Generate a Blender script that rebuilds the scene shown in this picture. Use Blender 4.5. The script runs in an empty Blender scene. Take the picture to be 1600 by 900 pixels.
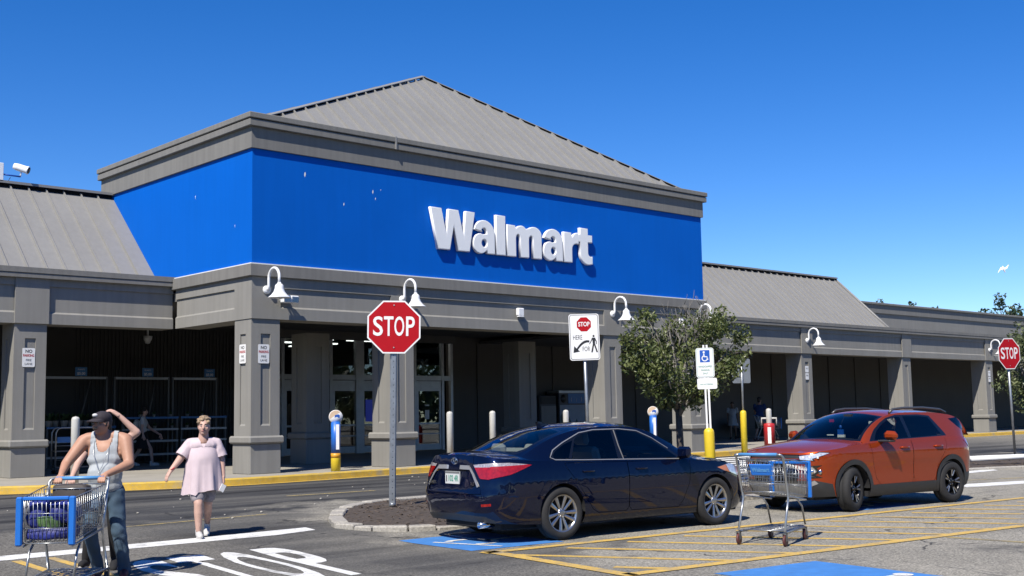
import bpy, bmesh, math, random
from mathutils import Vector, Matrix, Quaternion, noise
from mathutils.geometry import delaunay_2d_cdt
random.seed(7)
SC = bpy.context.scene
COL = SC.collection
PI = math.pi
R = math.radians

# ------------------------------------------------------------------ camera
yaw, pit, rol = R(42.615), R(6.091), R(-1.008)
Fw = Vector((math.sin(yaw)*math.cos(pit), math.cos(yaw)*math.cos(pit), math.sin(pit)))
Rt0 = Vector((math.cos(yaw), -math.sin(yaw), 0)); Up0 = Rt0.cross(Fw)
Rt = Rt0*math.cos(rol)+Up0*math.sin(rol); Up = -Rt0*math.sin(rol)+Up0*math.cos(rol)
cd = bpy.data.cameras.new('camera'); cam = bpy.data.objects.new('camera', cd); COL.objects.link(cam)
cm = Matrix((Rt, Up, -Fw)).transposed().to_4x4(); cm.translation = Vector((0, 0, 1.62)); cam.matrix_world = cm
cd.sensor_width = 36; cd.lens = 1871.0/1600*36; cd.clip_start = .1; cd.clip_end = 3000
SC.camera = cam

# ------------------------------------------------------------------ sky, sun, exposure
SUN = Vector((-2.15, -1.0, 2.85)).normalized()
SKY_STRENGTH = .107
SUN_STRENGTH = 5.0
w = bpy.data.worlds.new('World'); SC.world = w; w.use_nodes = True
nt = w.node_tree; nt.nodes.clear()
sky = nt.nodes.new('ShaderNodeTexSky'); sky.sky_type = 'NISHITA'; sky.sun_disc = False
sky.sun_elevation = math.asin(SUN.z); sky.sun_rotation = math.atan2(SUN.x, SUN.y) % (2*PI)
sky.altitude = 0; sky.air_density = .75; sky.dust_density = 0.0; sky.ozone_density = 3.0
hs = nt.nodes.new('ShaderNodeHueSaturation'); hs.inputs['Saturation'].default_value = 1.37; hs.inputs['Hue'].default_value = .512
bg = nt.nodes.new('ShaderNodeBackground'); bg.inputs['Strength'].default_value = SKY_STRENGTH
wo = nt.nodes.new('ShaderNodeOutputWorld')
nt.links.new(sky.outputs[0], hs.inputs['Color']); nt.links.new(hs.outputs[0], bg.inputs[0]); nt.links.new(bg.outputs[0], wo.inputs[0])
sl = bpy.data.lights.new('sun', 'SUN'); sl.energy = SUN_STRENGTH; sl.angle = R(.53); sl.color = (1, .94, .84)
so = bpy.data.objects.new('sun', sl); COL.objects.link(so); so.rotation_euler = SUN.to_track_quat('Z', 'Y').to_euler()
so.location = (0, 0, 40)
SC.view_settings.view_transform = 'Standard'; SC.view_settings.look = 'None'
SC.view_settings.exposure = 0.585; SC.view_settings.gamma = 1; SC.view_settings.use_curve_mapping = False
SC.cycles.max_bounces = 6; SC.cycles.transparent_max_bounces = 16; SC.cycles.caustics_reflective = False; SC.cycles.caustics_refractive = False

# ------------------------------------------------------------------ helpers
def gz(y): return min(.22, max(0., .02*(y-12.5)))

def tag(o, label=None, cat=None, group=None, kind=None):
    if label: o['label'] = label
    if cat: o['category'] = cat
    if group: o['group'] = group
    if kind: o['kind'] = kind
    return o

def empty(name, loc=(0, 0, 0), rz=0, label=None, cat=None, group=None, kind=None):
    o = bpy.data.objects.new(name, None); COL.objects.link(o); o.location = loc; o.rotation_euler = (0, 0, rz)
    o.empty_display_size = .2
    return tag(o, label, cat, group, kind)

def copy_tree(o, parent=None):
    c = o.copy(); COL.objects.link(c); c.parent = parent
    for ch in list(o.children): copy_tree(ch, c)
    return c

def link_mesh(name, me, parent=None):
    o = bpy.data.objects.new(name, me); COL.objects.link(o)
    if parent: o.parent = parent
    return o

class MB:
    """collects simple shapes into ONE mesh"""
    def __init__(s): s.v = []; s.f = []; s.m = []; s.sm = []; s.mi = 0
    def add(s, vs, fs, smooth=False):
        b = len(s.v); s.v += [tuple(v) for v in vs]
        for f in fs: s.f.append([i+b for i in f]); s.m.append(s.mi); s.sm.append(smooth)
        return s
    def box(s, x0, y0, z0, x1, y1, z1):
        if x0 > x1: x0, x1 = x1, x0
        if y0 > y1: y0, y1 = y1, y0
        if z0 > z1: z0, z1 = z1, z0
        return s.add([(x0,y0,z0),(x1,y0,z0),(x1,y1,z0),(x0,y1,z0),(x0,y0,z1),(x1,y0,z1),(x1,y1,z1),(x0,y1,z1)],
                     [(3,2,1,0),(4,5,6,7),(0,1,5,4),(1,2,6,5),(2,3,7,6),(3,0,4,7)])
    def prism(s, poly, z0, z1):
        """poly: list of (x,y) counter-clockwise"""
        n = len(poly)
        return s.add([(x,y,z0) for x,y in poly]+[(x,y,z1) for x,y in poly],
                     [tuple(range(n-1,-1,-1)), tuple(range(n,2*n))]+[(i,(i+1)%n,n+(i+1)%n,n+i) for i in range(n)])
    def tube(s, pts, r, n=6, closed=False, cap=True, smooth=True):
        pts = [Vector(p) for p in pts]; k = len(pts)
        rs = r if isinstance(r, (list, tuple)) else [r]*k
        vs = []; prev = None
        for i, p in enumerate(pts):
            if closed: t = (pts[(i+1) % k]-pts[i-1])
            else: t = (pts[min(i+1, k-1)]-pts[max(i-1, 0)])
            t.normalize()
            if prev is None:
                a = Vector((0,0,1)) if abs(t.z) < .9 else Vector((1,0,0))
                u = t.cross(a).normalized()
            else:
                u = (prev-t*prev.dot(t))
                if u.length < 1e-6: u = t.orthogonal()
                u.normalize()
            prev = u; q = t.cross(u)
            for j in range(n):
                a = 2*PI*j/n; vs.append(p+(u*math.cos(a)+q*math.sin(a))*rs[i])
        fs = []
        for i in range(k if closed else k-1):
            for j in range(n):
                i2 = (i+1) % k; fs.append((i*n+j, i*n+(j+1) % n, i2*n+(j+1) % n, i2*n+j))
        if cap and not closed: fs += [tuple(range(n-1,-1,-1)), tuple((k-1)*n+j for j in range(n))]
        return s.add(vs, fs, smooth)
    def lathe(s, prof, n=24, axis='Z', c=(0,0,0), smooth=True, cap=True):
        """prof: list of (r, h) from bottom to top"""
        c = Vector(c); vs = []; k = len(prof)
        for r, h in prof:
            for j in range(n):
                a = 2*PI*j/n; p = (r*math.cos(a), r*math.sin(a), h)
                if axis == 'Y': p = (p[0], -p[2], p[1])
                elif axis == 'X': p = (p[2], p[0], p[1])
                vs.append(Vector(p)+c)
        fs = [(i*n+j, i*n+(j+1) % n, (i+1)*n+(j+1) % n, (i+1)*n+j) for i in range(k-1) for j in range(n)]
        if cap and prof[0][0] > 1e-5: fs.append(tuple(range(n-1,-1,-1)))
        if cap and prof[-1][0] > 1e-5: fs.append(tuple((k-1)*n+j for j in range(n)))
        return s.add(vs, fs, smooth)
    def ball(s, c, r, n=12, m=8):
        if not isinstance(r, (tuple, list)): r = (r, r, r)
        vs = [(c[0], c[1], c[2]-r[2])]
        for i in range(1, m):
            a = PI*i/m-PI/2
            for j in range(n):
                b = 2*PI*j/n; vs.append((c[0]+r[0]*math.cos(a)*math.cos(b), c[1]+r[1]*math.cos(a)*math.sin(b), c[2]+r[2]*math.sin(a)))
        vs.append((c[0], c[1], c[2]+r[2])); fs = []
        for j in range(n):
            fs.append((0, 1+(j+1) % n, 1+j)); fs.append((len(vs)-1, 1+(m-2)*n+j, 1+(m-2)*n+(j+1) % n))
            for i in range(m-2): fs.append((1+i*n+j, 1+i*n+(j+1) % n, 1+(i+1)*n+(j+1) % n, 1+(i+1)*n+j))
        return s.add(vs, fs, True)
    def xform(s, M, start=0):
        for i in range(start, len(s.v)): s.v[i] = tuple(M @ Vector(s.v[i]))
        return s
    def mesh(s, name, mats):
        me = bpy.data.meshes.new(name); me.from_pydata(s.v, [], s.f)
        if not isinstance(mats, (list, tuple)): mats = [mats]
        for m in mats: me.materials.append(m)
        me.polygons.foreach_set('material_index', s.m); me.polygons.foreach_set('use_smooth', s.sm); me.update()
        return me
    def build(s, name, mats, parent=None, bevel=0, loc=None):
        me = s.mesh(name, mats)
        if bevel:
            bm = bmesh.new(); bm.from_mesh(me)
            es = [e for e in bm.edges if len(e.link_faces) == 2 and e.calc_face_angle(0) > .6]
            bmesh.ops.bevel(bm, geom=es, offset=bevel, segments=1, affect='EDGES', profile=.6)
            bm.to_mesh(me); bm.free()
        o = link_mesh(name, me, parent)
        if loc: o.location = loc
        return o

def box(name, b, mat, parent=None, bevel=0): return MB().box(*b).build(name, mat, parent, bevel)

# ---- materials ------------------------------------------------------------
MATS = {}
K = .75        # every base colour is set against a mid exposure
def M(name, col, rough=.6, metal=0, var=.12, vscale=3., bump=0., bscale=60., spec=.5, coat=0, streak=0., emit=None, world=False, dirt=None, dscale=1.2):
    col = [c*K for c in col]
    if dirt: dirt = [c*K for c in dirt[:3]]+[dirt[3]]
    m = bpy.data.materials.new(name); m.use_nodes = True; t = m.node_tree; N = t.nodes; L = t.links
    b = N['Principled BSDF']; b.inputs['Roughness'].default_value = rough; b.inputs['Metallic'].default_value = metal
    b.inputs['Specular IOR Level'].default_value = spec; b.inputs['Coat Weight'].default_value = coat; b.inputs['Coat Roughness'].default_value = .03
    tc = N.new('ShaderNodeTexCoord'); co = tc.outputs['Object']
    if world: g = N.new('ShaderNodeNewGeometry'); co = g.outputs['Position']
    nz = N.new('ShaderNodeTexNoise'); nz.inputs['Scale'].default_value = vscale; nz.inputs['Detail'].default_value = 6; L.new(co, nz.inputs['Vector'])
    mr = N.new('ShaderNodeMapRange'); mr.inputs[1].default_value = .25; mr.inputs[2].default_value = .75; mr.inputs[3].default_value = 1-var; mr.inputs[4].default_value = 1+var
    L.new(nz.outputs[0], mr.inputs[0]); fac = mr.outputs[0]
    if streak:
        mp = N.new('ShaderNodeMapping'); mp.inputs['Scale'].default_value = (5, 5, .22); L.new(co, mp.inputs[0])
        n2 = N.new('ShaderNodeTexNoise'); n2.inputs['Scale'].default_value = 1.6; n2.inputs['Detail'].default_value = 5; L.new(mp.outputs[0], n2.inputs['Vector'])
        m2 = N.new('ShaderNodeMapRange'); m2.inputs[1].default_value = .35; m2.inputs[2].default_value = .7; m2.inputs[3].default_value = 1+streak*.4; m2.inputs[4].default_value = 1-streak
        L.new(n2.outputs[0], m2.inputs[0]); mu = N.new('ShaderNodeMath'); mu.operation = 'MULTIPLY'; L.new(fac, mu.inputs[0]); L.new(m2.outputs[0], mu.inputs[1]); fac = mu.outputs[0]
    vm = N.new('ShaderNodeVectorMath'); vm.operation = 'SCALE'; vm.inputs[0].default_value = col[:3]; L.new(fac, vm.inputs['Scale']); out = vm.outputs[0]
    if dirt:
        nd = N.new('ShaderNodeTexNoise'); nd.inputs['Scale'].default_value = dscale; nd.inputs['Detail'].default_value = 8; nd.inputs['Roughness'].default_value = .7; L.new(co, nd.inputs['Vector'])
        rd = N.new('ShaderNodeMapRange'); rd.inputs[1].default_value = dirt[3]; rd.inputs[2].default_value = dirt[3]+.16; L.new(nd.outputs[0], rd.inputs[0])
        mx = N.new('ShaderNodeMix'); mx.data_type = 'RGBA'; L.new(rd.outputs[0], mx.inputs[0]); L.new(out, mx.inputs[6]); mx.inputs[7].default_value = (*dirt[:3], 1); out = mx.outputs[2]
    L.new(out, b.inputs['Base Color'])
    if bump:
        nb = N.new('ShaderNodeTexNoise'); nb.inputs['Scale'].default_value = bscale; nb.inputs['Detail'].default_value = 4; L.new(co, nb.inputs['Vector'])
        bp = N.new('ShaderNodeBump'); bp.inputs['Strength'].default_value = bump; bp.inputs['Distance'].default_value = .02; L.new(nb.outputs[0], bp.inputs['Height']); L.new(bp.outputs[0], b.inputs['Normal'])
    if emit: b.inputs['Emission Color'].default_value = (*emit[:3], 1); b.inputs['Emission Strength'].default_value = emit[3]
    MATS[name] = m; return m

def glass(name, tint, refl=1.0, rough=.0):
    m = bpy.data.materials.new(name); m.use_nodes = True; t = m.node_tree; N = t.nodes; L = t.links; N.clear()
    o = N.new('ShaderNodeOutputMaterial'); mix = N.new('ShaderNodeMixShader'); tr = N.new('ShaderNodeBsdfTransparent'); gl = N.new('ShaderNodeBsdfGlossy')
    tr.inputs[0].default_value = (*tint, 1); gl.inputs['Roughness'].default_value = rough; gl.inputs[0].default_value = (refl, refl, refl, 1)
    fr = N.new('ShaderNodeFresnel'); fr.inputs[0].default_value = 1.52
    L.new(fr.outputs[0], mix.inputs[0]); L.new(tr.outputs[0], mix.inputs[1]); L.new(gl.outputs[0], mix.inputs[2]); L.new(mix.outputs[0], o.inputs[0])
    MATS[name] = m; return m

# asphalt: one material for the whole lot; the fresh lane by the kerb is darker stone
def asphalt_material():
    m = bpy.data.materials.new('asphalt'); m.use_nodes = True; t = m.node_tree; N = t.nodes; L = t.links; b = N['Principled BSDF']
    g = N.new('ShaderNodeNewGeometry'); pos = g.outputs['Position']
    def noise_(sc, det=6, rg=.6, vec=None):
        n = N.new('ShaderNodeTexNoise'); n.inputs['Scale'].default_value = sc; n.inputs['Detail'].default_value = det; n.inputs['Roughness'].default_value = rg; L.new(vec or pos, n.inputs['Vector']); return n.outputs[0]
    def rng(v, a, c, lo, hi):
        r = N.new('ShaderNodeMapRange'); r.inputs[1].default_value = a; r.inputs[2].default_value = c; r.inputs[3].default_value = lo; r.inputs[4].default_value = hi; L.new(v, r.inputs[0]); return r.outputs[0]
    def math_(op, a, c):
        n = N.new('ShaderNodeMath'); n.operation = op
        for i, q in enumerate((a, c)):
            if isinstance(q, (int, float)): n.inputs[i].default_value = q
            else: L.new(q, n.inputs[i])
        return n.outputs[0]
    def mix(f, a, c):
        n = N.new('ShaderNodeMix'); n.data_type = 'RGBA'
        if isinstance(f, (int, float)): n.inputs[0].default_value = f
        else: L.new(f, n.inputs[0])
        for i, q in ((6, a), (7, c)):
            if isinstance(q, tuple): n.inputs[i].default_value = (*q, 1)
            else: L.new(q, n.inputs[i])
        return n.outputs[2]
    sp = N.new('ShaderNodeSeparateXYZ'); L.new(pos, sp.inputs[0]); X, Y = sp.outputs[0], sp.outputs[1]
    wob = rng(noise_(.35, 3), .3, .7, -1.6, 1.6); wob2 = rng(noise_(1.6, 5), .3, .7, -.35, .35)
    # fresh lane: beyond a wandering edge that runs out towards the island on the right
    edge = math_('ADD', math_('ADD', Y, wob2), wob)
    lane = math_('MULTIPLY', rng(edge, 17.2, 18.0, 0, 1), rng(X, 40, 55, 1, .25))
    # old patch of darker overlay in front of the island mouth
    px = rng(math_('ADD', X, wob2), 7.2, 8.2, 0, 1); px2 = rng(math_('ADD', X, wob), 10.6, 11.3, 1, 0); py = rng(math_('ADD', Y, wob2), 9.4, 10.2, 0, 1)
    patch = math_('MULTIPLY', math_('MULTIPLY', px, px2), math_('MULTIPLY', py, .62))
    dark = math_('MAXIMUM', lane, patch)
    big = noise_(.22, 5); mid = noise_(1.3, 6)
    lf = rng(math_('ADD', X, wob), 8.6, 11.0, 0, 1)
    old = mix(rng(big, .35, .65, 0, 1), mix(lf, (.130, .125, .113), (.275, .258, .218)), mix(lf, (.182, .172, .151), (.352, .330, .278)))
    old = mix(rng(mid, .52, .74, 0, .5), old, mix(lf, (.085, .083, .081), (.15, .145, .137)))
    new = mix(rng(mid, .35, .7, 0, 1), (.044, .045, .048), (.066, .066, .067))
    # tyre-polished streaks along the lane
    mp = N.new('ShaderNodeMapping'); mp.inputs['Scale'].default_value = (.10, 1.5, 1); mp.inputs['Rotation'].default_value = (0, 0, R(-13)); L.new(pos, mp.inputs[0])
    stv = noise_(1.1, 5, .62, mp.outputs[0]); new = mix(rng(stv, .47, .62, 0, .85), new, (.125, .12, .11))
    new = mix(rng(stv, .36, .455, .85, 0), new, (.016, .016, .018))
    old = mix(rng(stv, .28, .40, .5, 0), old, (.06, .058, .057))
    col = mix(dark, old, new)
    # aggregate
    vo = N.new('ShaderNodeTexVoronoi'); vo.inputs['Scale'].default_value = 55; L.new(pos, vo.inputs['Vector'])
    vs = N.new('ShaderNodeSeparateColor'); L.new(vo.outputs['Color'], vs.inputs[0])
    agg = rng(vs.outputs[0], 0, 1, .55*K, 1.5*K); fine = rng(noise_(38, 4), .3, .7, .7, 1.3)
    k = math_('MULTIPLY', agg, fine)
    k2 = N.new('ShaderNodeMix'); k2.data_type = 'FLOAT'; L.new(rng(dark, 0, 1, 1, .45), k2.inputs[0]); k2.inputs[2].default_value = K; L.new(k, k2.inputs[3]); k = k2.outputs[0]
    v = N.new('ShaderNodeVectorMath'); v.operation = 'SCALE'; L.new(col, v.inputs[0]); L.new(k, v.inputs['Scale']); col = v.outputs[0]
    # oil drips in the stalls
    oil = math_('MULTIPLY', rng(noise_(.55, 4, .7), .63, .72, 0, .6), rng(noise_(4, 5), .35, .65, .3, 1))
    col = mix(oil, col, (.03, .029, .028))
    sx_ = math_('MULTIPLY', math_('ADD', X, -13.75), 1.9); sy_ = math_('MULTIPLY', math_('ADD', math_('ADD', Y, math_('MULTIPLY', X, .62)), -14.75), 1.25)
    sd = math_('ADD', math_('MULTIPLY', sx_, sx_), math_('MULTIPLY', sy_, sy_))
    stain = math_('MULTIPLY', rng(math_('ADD', sd, wob2), .1, 1.3, .85, 0), rng(noise_(3.2, 6, .7), .38, .58, 0, 1))
    col = mix(stain, col, (.045, .044, .043))
    # sealed cracks
    vc = N.new('ShaderNodeTexVoronoi'); vc.feature = 'DISTANCE_TO_EDGE'; vc.inputs['Scale'].default_value = .21
    dv = N.new('ShaderNodeVectorMath'); dv.operation = 'ADD'; nn = N.new('ShaderNodeTexNoise'); nn.inputs['Scale'].default_value = 1.4; nn.inputs['Detail'].default_value = 6; L.new(pos, nn.inputs['Vector'])
    L.new(pos, dv.inputs[0]); L.new(nn.outputs['Color'], dv.inputs[1]); L.new(dv.outputs[0], vc.inputs['Vector'])
    ck = math_('MULTIPLY', rng(vc.outputs['Distance'], .0025, .006, 1, 0), rng(noise_(.7, 2), .48, .58, 0, .85))
    col = mix(ck, col, (.02, .02, .021))
    L.new(col, b.inputs['Base Color']); b.inputs['Roughness'].default_value = .88; b.inputs['Specular IOR Level'].default_value = .3
    bp = N.new('ShaderNodeBump'); bp.inputs['Strength'].default_value = .55; bp.inputs['Distance'].default_value = .012; L.new(k, bp.inputs['Height']); L.new(bp.outputs[0], b.inputs['Normal'])
    MATS['asphalt'] = m; return m

def paint(name, col, wear=.5, under=(.15, .145, .135)):
    """road paint worn through to the asphalt"""
    m = bpy.data.materials.new(name); m.use_nodes = True; t = m.node_tree; N = t.nodes; L = t.links; b = N['Principled BSDF']
    g = N.new('ShaderNodeNewGeometry')
    def nz(s, d, r=.6):
        n = N.new('ShaderNodeTexNoise'); n.inputs['Scale'].default_value = s; n.inputs['Detail'].default_value = d; n.inputs['Roughness'].default_value = r; L.new(g.outputs['Position'], n.inputs['Vector']); return n.outputs[0]
    def rng(v, a, c, lo, hi):
        r = N.new('ShaderNodeMapRange'); r.inputs[1].default_value = a; r.inputs[2].default_value = c; r.inputs[3].default_value = lo; r.inputs[4].default_value = hi; L.new(v, r.inputs[0]); return r.outputs[0]
    mu = N.new('ShaderNodeMath'); mu.operation = 'MAXIMUM'; L.new(rng(nz(26, 5, .7), wear+.06, wear+.16, 0, .8), mu.inputs[0]); L.new(rng(nz(2.2, 6), wear+.05, wear+.2, 0, .75), mu.inputs[1])
    va = N.new('ShaderNodeVectorMath'); va.operation = 'SCALE'; va.inputs[0].default_value = [c*K for c in col]; L.new(rng(nz(5, 6), .3, .7, .84, 1.1), va.inputs['Scale'])
    mx = N.new('ShaderNodeMix'); mx.data_type = 'RGBA'; L.new(mu.outputs[0], mx.inputs[0]); L.new(va.outputs[0], mx.inputs[6]); mx.inputs[7].default_value = (*[c*K for c in under], 1)
    L.new(mx.outputs[2], b.inputs['Base Color']); b.inputs['Roughness'].default_value = .7
    bp = N.new('ShaderNodeBump'); bp.inputs['Strength'].default_value = .35; bp.inputs['Distance'].default_value = .01; L.new(nz(45, 4), bp.inputs['Height']); L.new(bp.outputs[0], b.inputs['Normal'])
    MATS[name] = m; return m

asphalt_material()
paint('white_paint', (.86, .86, .83), .50); paint('yellow_paint', (.72, .47, .10), .46, (.27, .255, .22)); paint('blue_paint', (.06, .24, .62), .58)
paint('faded_yellow', (.55, .42, .14), .42); paint('kerb_yellow', (.68, .45, .06), .50, (.40, .36, .28))
M('concrete', (.37, .345, .295), .85, var=.14, vscale=.8, bump=.25, bscale=40, world=True, dirt=(.22, .205, .185, .56), dscale=.9)
M('granite', (.40, .375, .33), .8, var=.3, vscale=30, bump=.5, bscale=25)
M('mulch', (.075, .058, .046), .95, var=.55, vscale=14, bump=1., bscale=30)
M('mulch_chip', (.11, .082, .062), .95, var=.6, vscale=3, world=True)
M('stucco', (.288, .280, .258), .8, var=.06, vscale=1.1, bump=.12, bscale=90, streak=.08, world=True, spec=.25)
M('stucco_cornice', (.232, .226, .211), .75, var=.06, vscale=1.0, bump=.08, bscale=80, streak=.11, world=True, spec=.25)
M('blue_wall', (.0008, .132, .62), .7, var=.04, vscale=.7, bump=.06, bscale=90, streak=.035, world=True, spec=.08)
M('metal_roof', (.288, .282, .267), .48, metal=.0, var=.05, vscale=.7, bump=.03, bscale=4, streak=.05, world=True)
M('dark_gap', (.012, .012, .013), .9, var=0)
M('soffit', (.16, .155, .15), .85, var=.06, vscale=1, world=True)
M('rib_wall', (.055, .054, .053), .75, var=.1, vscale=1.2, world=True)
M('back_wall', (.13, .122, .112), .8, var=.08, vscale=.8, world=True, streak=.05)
M('white_enamel', (.94, .95, .96), .35, var=.03, vscale=8)
M('white_letter', (.98, .99, 1.0), .4, var=.02, vscale=3)
M('galvanised', (.42, .44, .45), .42, metal=.75, var=.18, vscale=12)
M('aluminium', (.46, .48, .50), .4, metal=.6, var=.1, vscale=5)
M('sign_white', (.92, .92, .91), .45, var=.03, vscale=10)
M('sign_red', (.46, .005, .012), .5, var=.05, vscale=8, spec=.2)
M('sign_black', (.018, .018, .02), .5, var=0)
M('sign_blue', (.012, .10, .48), .45, var=.05)
M('sign_green', (.05, .30, .20), .5, var=.1)
M('sign_back', (.30, .32, .33), .5, metal=.5, var=.1, vscale=6)
M('bollard_yellow', (.82, .60, .03), .45, var=.06, vscale=6, dirt=(.5, .37, .08, .68), dscale=9)
M('bollard_cream', (.60, .59, .55), .5, var=.08, vscale=9)
M('bollard_red', (.55, .03, .035), .45, var=.06, vscale=6)
M('bollard_blue', (.02, .15, .60), .4, var=.05)
M('bollard_orange', (.80, .38, .03), .45, var=.05)
M('tan_print', (.70, .52, .36), .5, var=.05)
M('rack_steel', (.15, .155, .16), .45, metal=.3, var=.1)
M('rack_blue', (.06, .22, .52), .45, var=.08)
M('plant_green', (.07, .12, .04), .7, var=.5, vscale=9)
M('plant_pot', (.45, .43, .41), .7, var=.3)
M('interior', (.16, .155, .15), .8, var=.1, world=True)
M('store_lamp', (.9, .9, .85), .5, var=0, emit=(1, .97, .9, 2.4))
M('poster_glow_blue', (.01, .02, .2), .3, var=.2, emit=(.02, .04, .45, .12))  # blue door poster with a faint glow added; it is no lamp
glass('store_glass', (.72, .76, .77)); glass('car_glass', (.60, .66, .65)); glass('dark_glass', (.06, .065, .07)); glass('lamp_glass', (.9, .9, .92))
# ================================================================== SETTING: ground, markings, kerb
def terrain_sheet(name, polys, mat, dz, kind='structure', parent=None):
    """flat shapes laid on the ground, dz above it"""
    bm = bmesh.new()
    for p in polys:
        vs = [bm.verts.new((x, y, 0)) for x, y in p]
        f = bm.faces.new(vs); f.normal_update()
        if f.normal.z < 0: f.normal_flip()
    for y in (12.5, 23.5):
        bmesh.ops.bisect_plane(bm, geom=bm.verts[:]+bm.edges[:]+bm.faces[:], plane_co=(0, y, 0), plane_no=(0, 1, 0))
    for v in bm.verts: v.co.z = gz(v.co.y)+dz
    me = bpy.data.meshes.new(name); bm.to_mesh(me); bm.free(); me.materials.append(MATS[mat])
    o = link_mesh(name, me, parent)
    if kind: o['kind'] = kind
    return o

def strip(a, b, w):
    """quad of width w along the segment a-b"""
    a = Vector(a); b = Vector(b); d = (b-a).normalized(); n = Vector((-d.y, d.x))*w/2
    return [tuple(a-n), tuple(b-n), tuple(b+n), tuple(a+n)]

terrain_sheet('parking_lot', [[(-300, -200), (700, -200), (700, 900), (-300, 900)]], 'asphalt', 0)
E4 = .004
def marking(name, polys, mat, label=None, dz=E4):
    return terrain_sheet(name, polys, mat, dz)
# stop line and the edge lines left of it
marking('stop_line_marking', [[(-1, 14.45), (6.9, 14.55), (8.9, 14.56), (9.66, 14.74), (9.74, 15.12), (8.0, 15.02), (6.9, 14.98), (-1, 14.9)]], 'white_paint')
marking('lane_edge_marking', [strip((5.32, 14.4), (5.0, 8.0), .11), strip((5.72, 14.4), (5.42, 8.0), .11)], 'yellow_paint')
marking('lane_dash_marking', [strip((12.6, 20.22), (14.62, 20.13), .1), strip((7.6, 17.05), (10.4, 17.3), .07)], 'faded_yellow')
# access aisle with diagonal hatching, widths from the photograph
A0, A1 = Vector((9.5, 10.92)), Vector((21.4, 9.80)); B0, B1 = Vector((9.16, 8.32)), Vector((21.4, 7.0))
hx = [strip(A0, A1, .17), strip(B0+Vector((.0, 0)), B1, .18), strip((9.66, 11.02), (9.15, 8.22), .18)]
marking('aisle_outline_marking', hx, 'yellow_paint', dz=.008)
st = []
for k in range(-1, 13):
    xb = 9.86+k*.985
    b = Vector((xb, B0.y+(xb-B0.x)*(B1.y-B0.y)/(B1.x-B0.x))); a = b+Vector((-1.28, 2.52))
    if a.x < 9.62: t = (9.55-b.x)/(a.x-b.x); a = b+(a-b)*t
    st.append(strip(a, b, .14))
marking('aisle_hatch_marking', st, 'yellow_paint')
marking('stall_centre_marking', [strip((14.4, 7.62), (14.25, -3), .1), strip((19.2, 7.2), (26, 6.4), .1), strip((24.6, 13.4), (31, 11.5), .1)], 'faded_yellow')
# blue access-symbol patches
marking('blue_stall_marking', [[(9.72, 12.86), (10.24, 12.86), (11.2, 12.76), (11.05, 11.1), (9.58, 11.22)]], 'blue_paint')
marking('blue_stall_marking', [[(9.80, 7.72), (11.3, 7.52), (11.05, 5.9), (9.60, 6.1)]], 'blue_paint')
marking('blue_stall_marking', [[(17.3, 12.2), (19.3, 12.0), (19.15, 10.5), (17.15, 10.7)]], 'blue_paint')
def ring2(cx, cy, r0, r1, a0, a1, n=14):
    o = [(cx+r1*math.cos(R(a0+(a1-a0)*i/n)), cy+r1*math.sin(R(a0+(a1-a0)*i/n))) for i in range(n+1)]
    i_ = [(cx+r0*math.cos(R(a0+(a1-a0)*i/n)), cy+r0*math.sin(R(a0+(a1-a0)*i/n))) for i in range(n, -1, -1)]
    return o+i_
for (cx, cy) in ((10.3, 12.0), (10.15, 6.25), (18.2, 11.3)):
    marking('wheelchair_marking', [ring2(cx-.05, cy, .26, .36, -120, 130), [(cx+.1, cy-.06), (cx+.62, cy-.06), (cx+.62, cy+.06), (cx+.1, cy+.06)], ring2(cx+.74, cy, .001, .1, 0, 359)], 'white_paint', dz=.009)
# white border of the near stall square
marking('stall_square_border', [strip((9.9, 12.35), (10.15, 11.3), .06)], 'white_paint', dz=.009)
# zebra crossing from the island to the store
zb = []
for k in range(11):
    y = 16.4+k*.66; xo = 21.0+k*.72
    zb.append(strip((xo+.6, y), (xo+4.2, y-.05), .34))
marking('zebra_marking', zb, 'white_paint')
marking('right_lane_marking', [[(24.3, 12.6), (27.5, 11.75), (27.2, 11.15), (23.6, 12.0)], [(26.2, 14.55), (30.0, 14.62), (29.7, 14.25), (26.0, 14.2)], [(29.5, 16.85), (33.4, 16.8), (33.2, 16.5), (29.4, 16.55)]], 'white_paint')

def text_mesh(s, size=1., bold=0., extrude=0., xs=1., align='CENTER', space=1.):
    c = bpy.data.curves.new('text', 'FONT'); c.body = s; c.size = size; c.align_x = align; c.align_y = 'CENTER'; c.offset = bold; c.extrude = extrude; c.space_character = space
    c.resolution_u = 4
    o = bpy.data.objects.new('text', c); COL.objects.link(o)
    me = bpy.data.meshes.new_from_object(o); bpy.data.objects.remove(o); bpy.data.curves.remove(c)
    if xs != 1: me.transform(Matrix.Diagonal((xs, 1, 1, 1)))
    return me

def text_obj(name, s, mat, parent, Mx, size=1., bold=0., extrude=.001, xs=1., align='CENTER', space=1.):
    me = text_mesh(s, size, bold, extrude, xs, align, space); me.transform(Mx); me.materials.append(MATS[mat])
    return link_mesh(name, me, parent)

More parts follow.
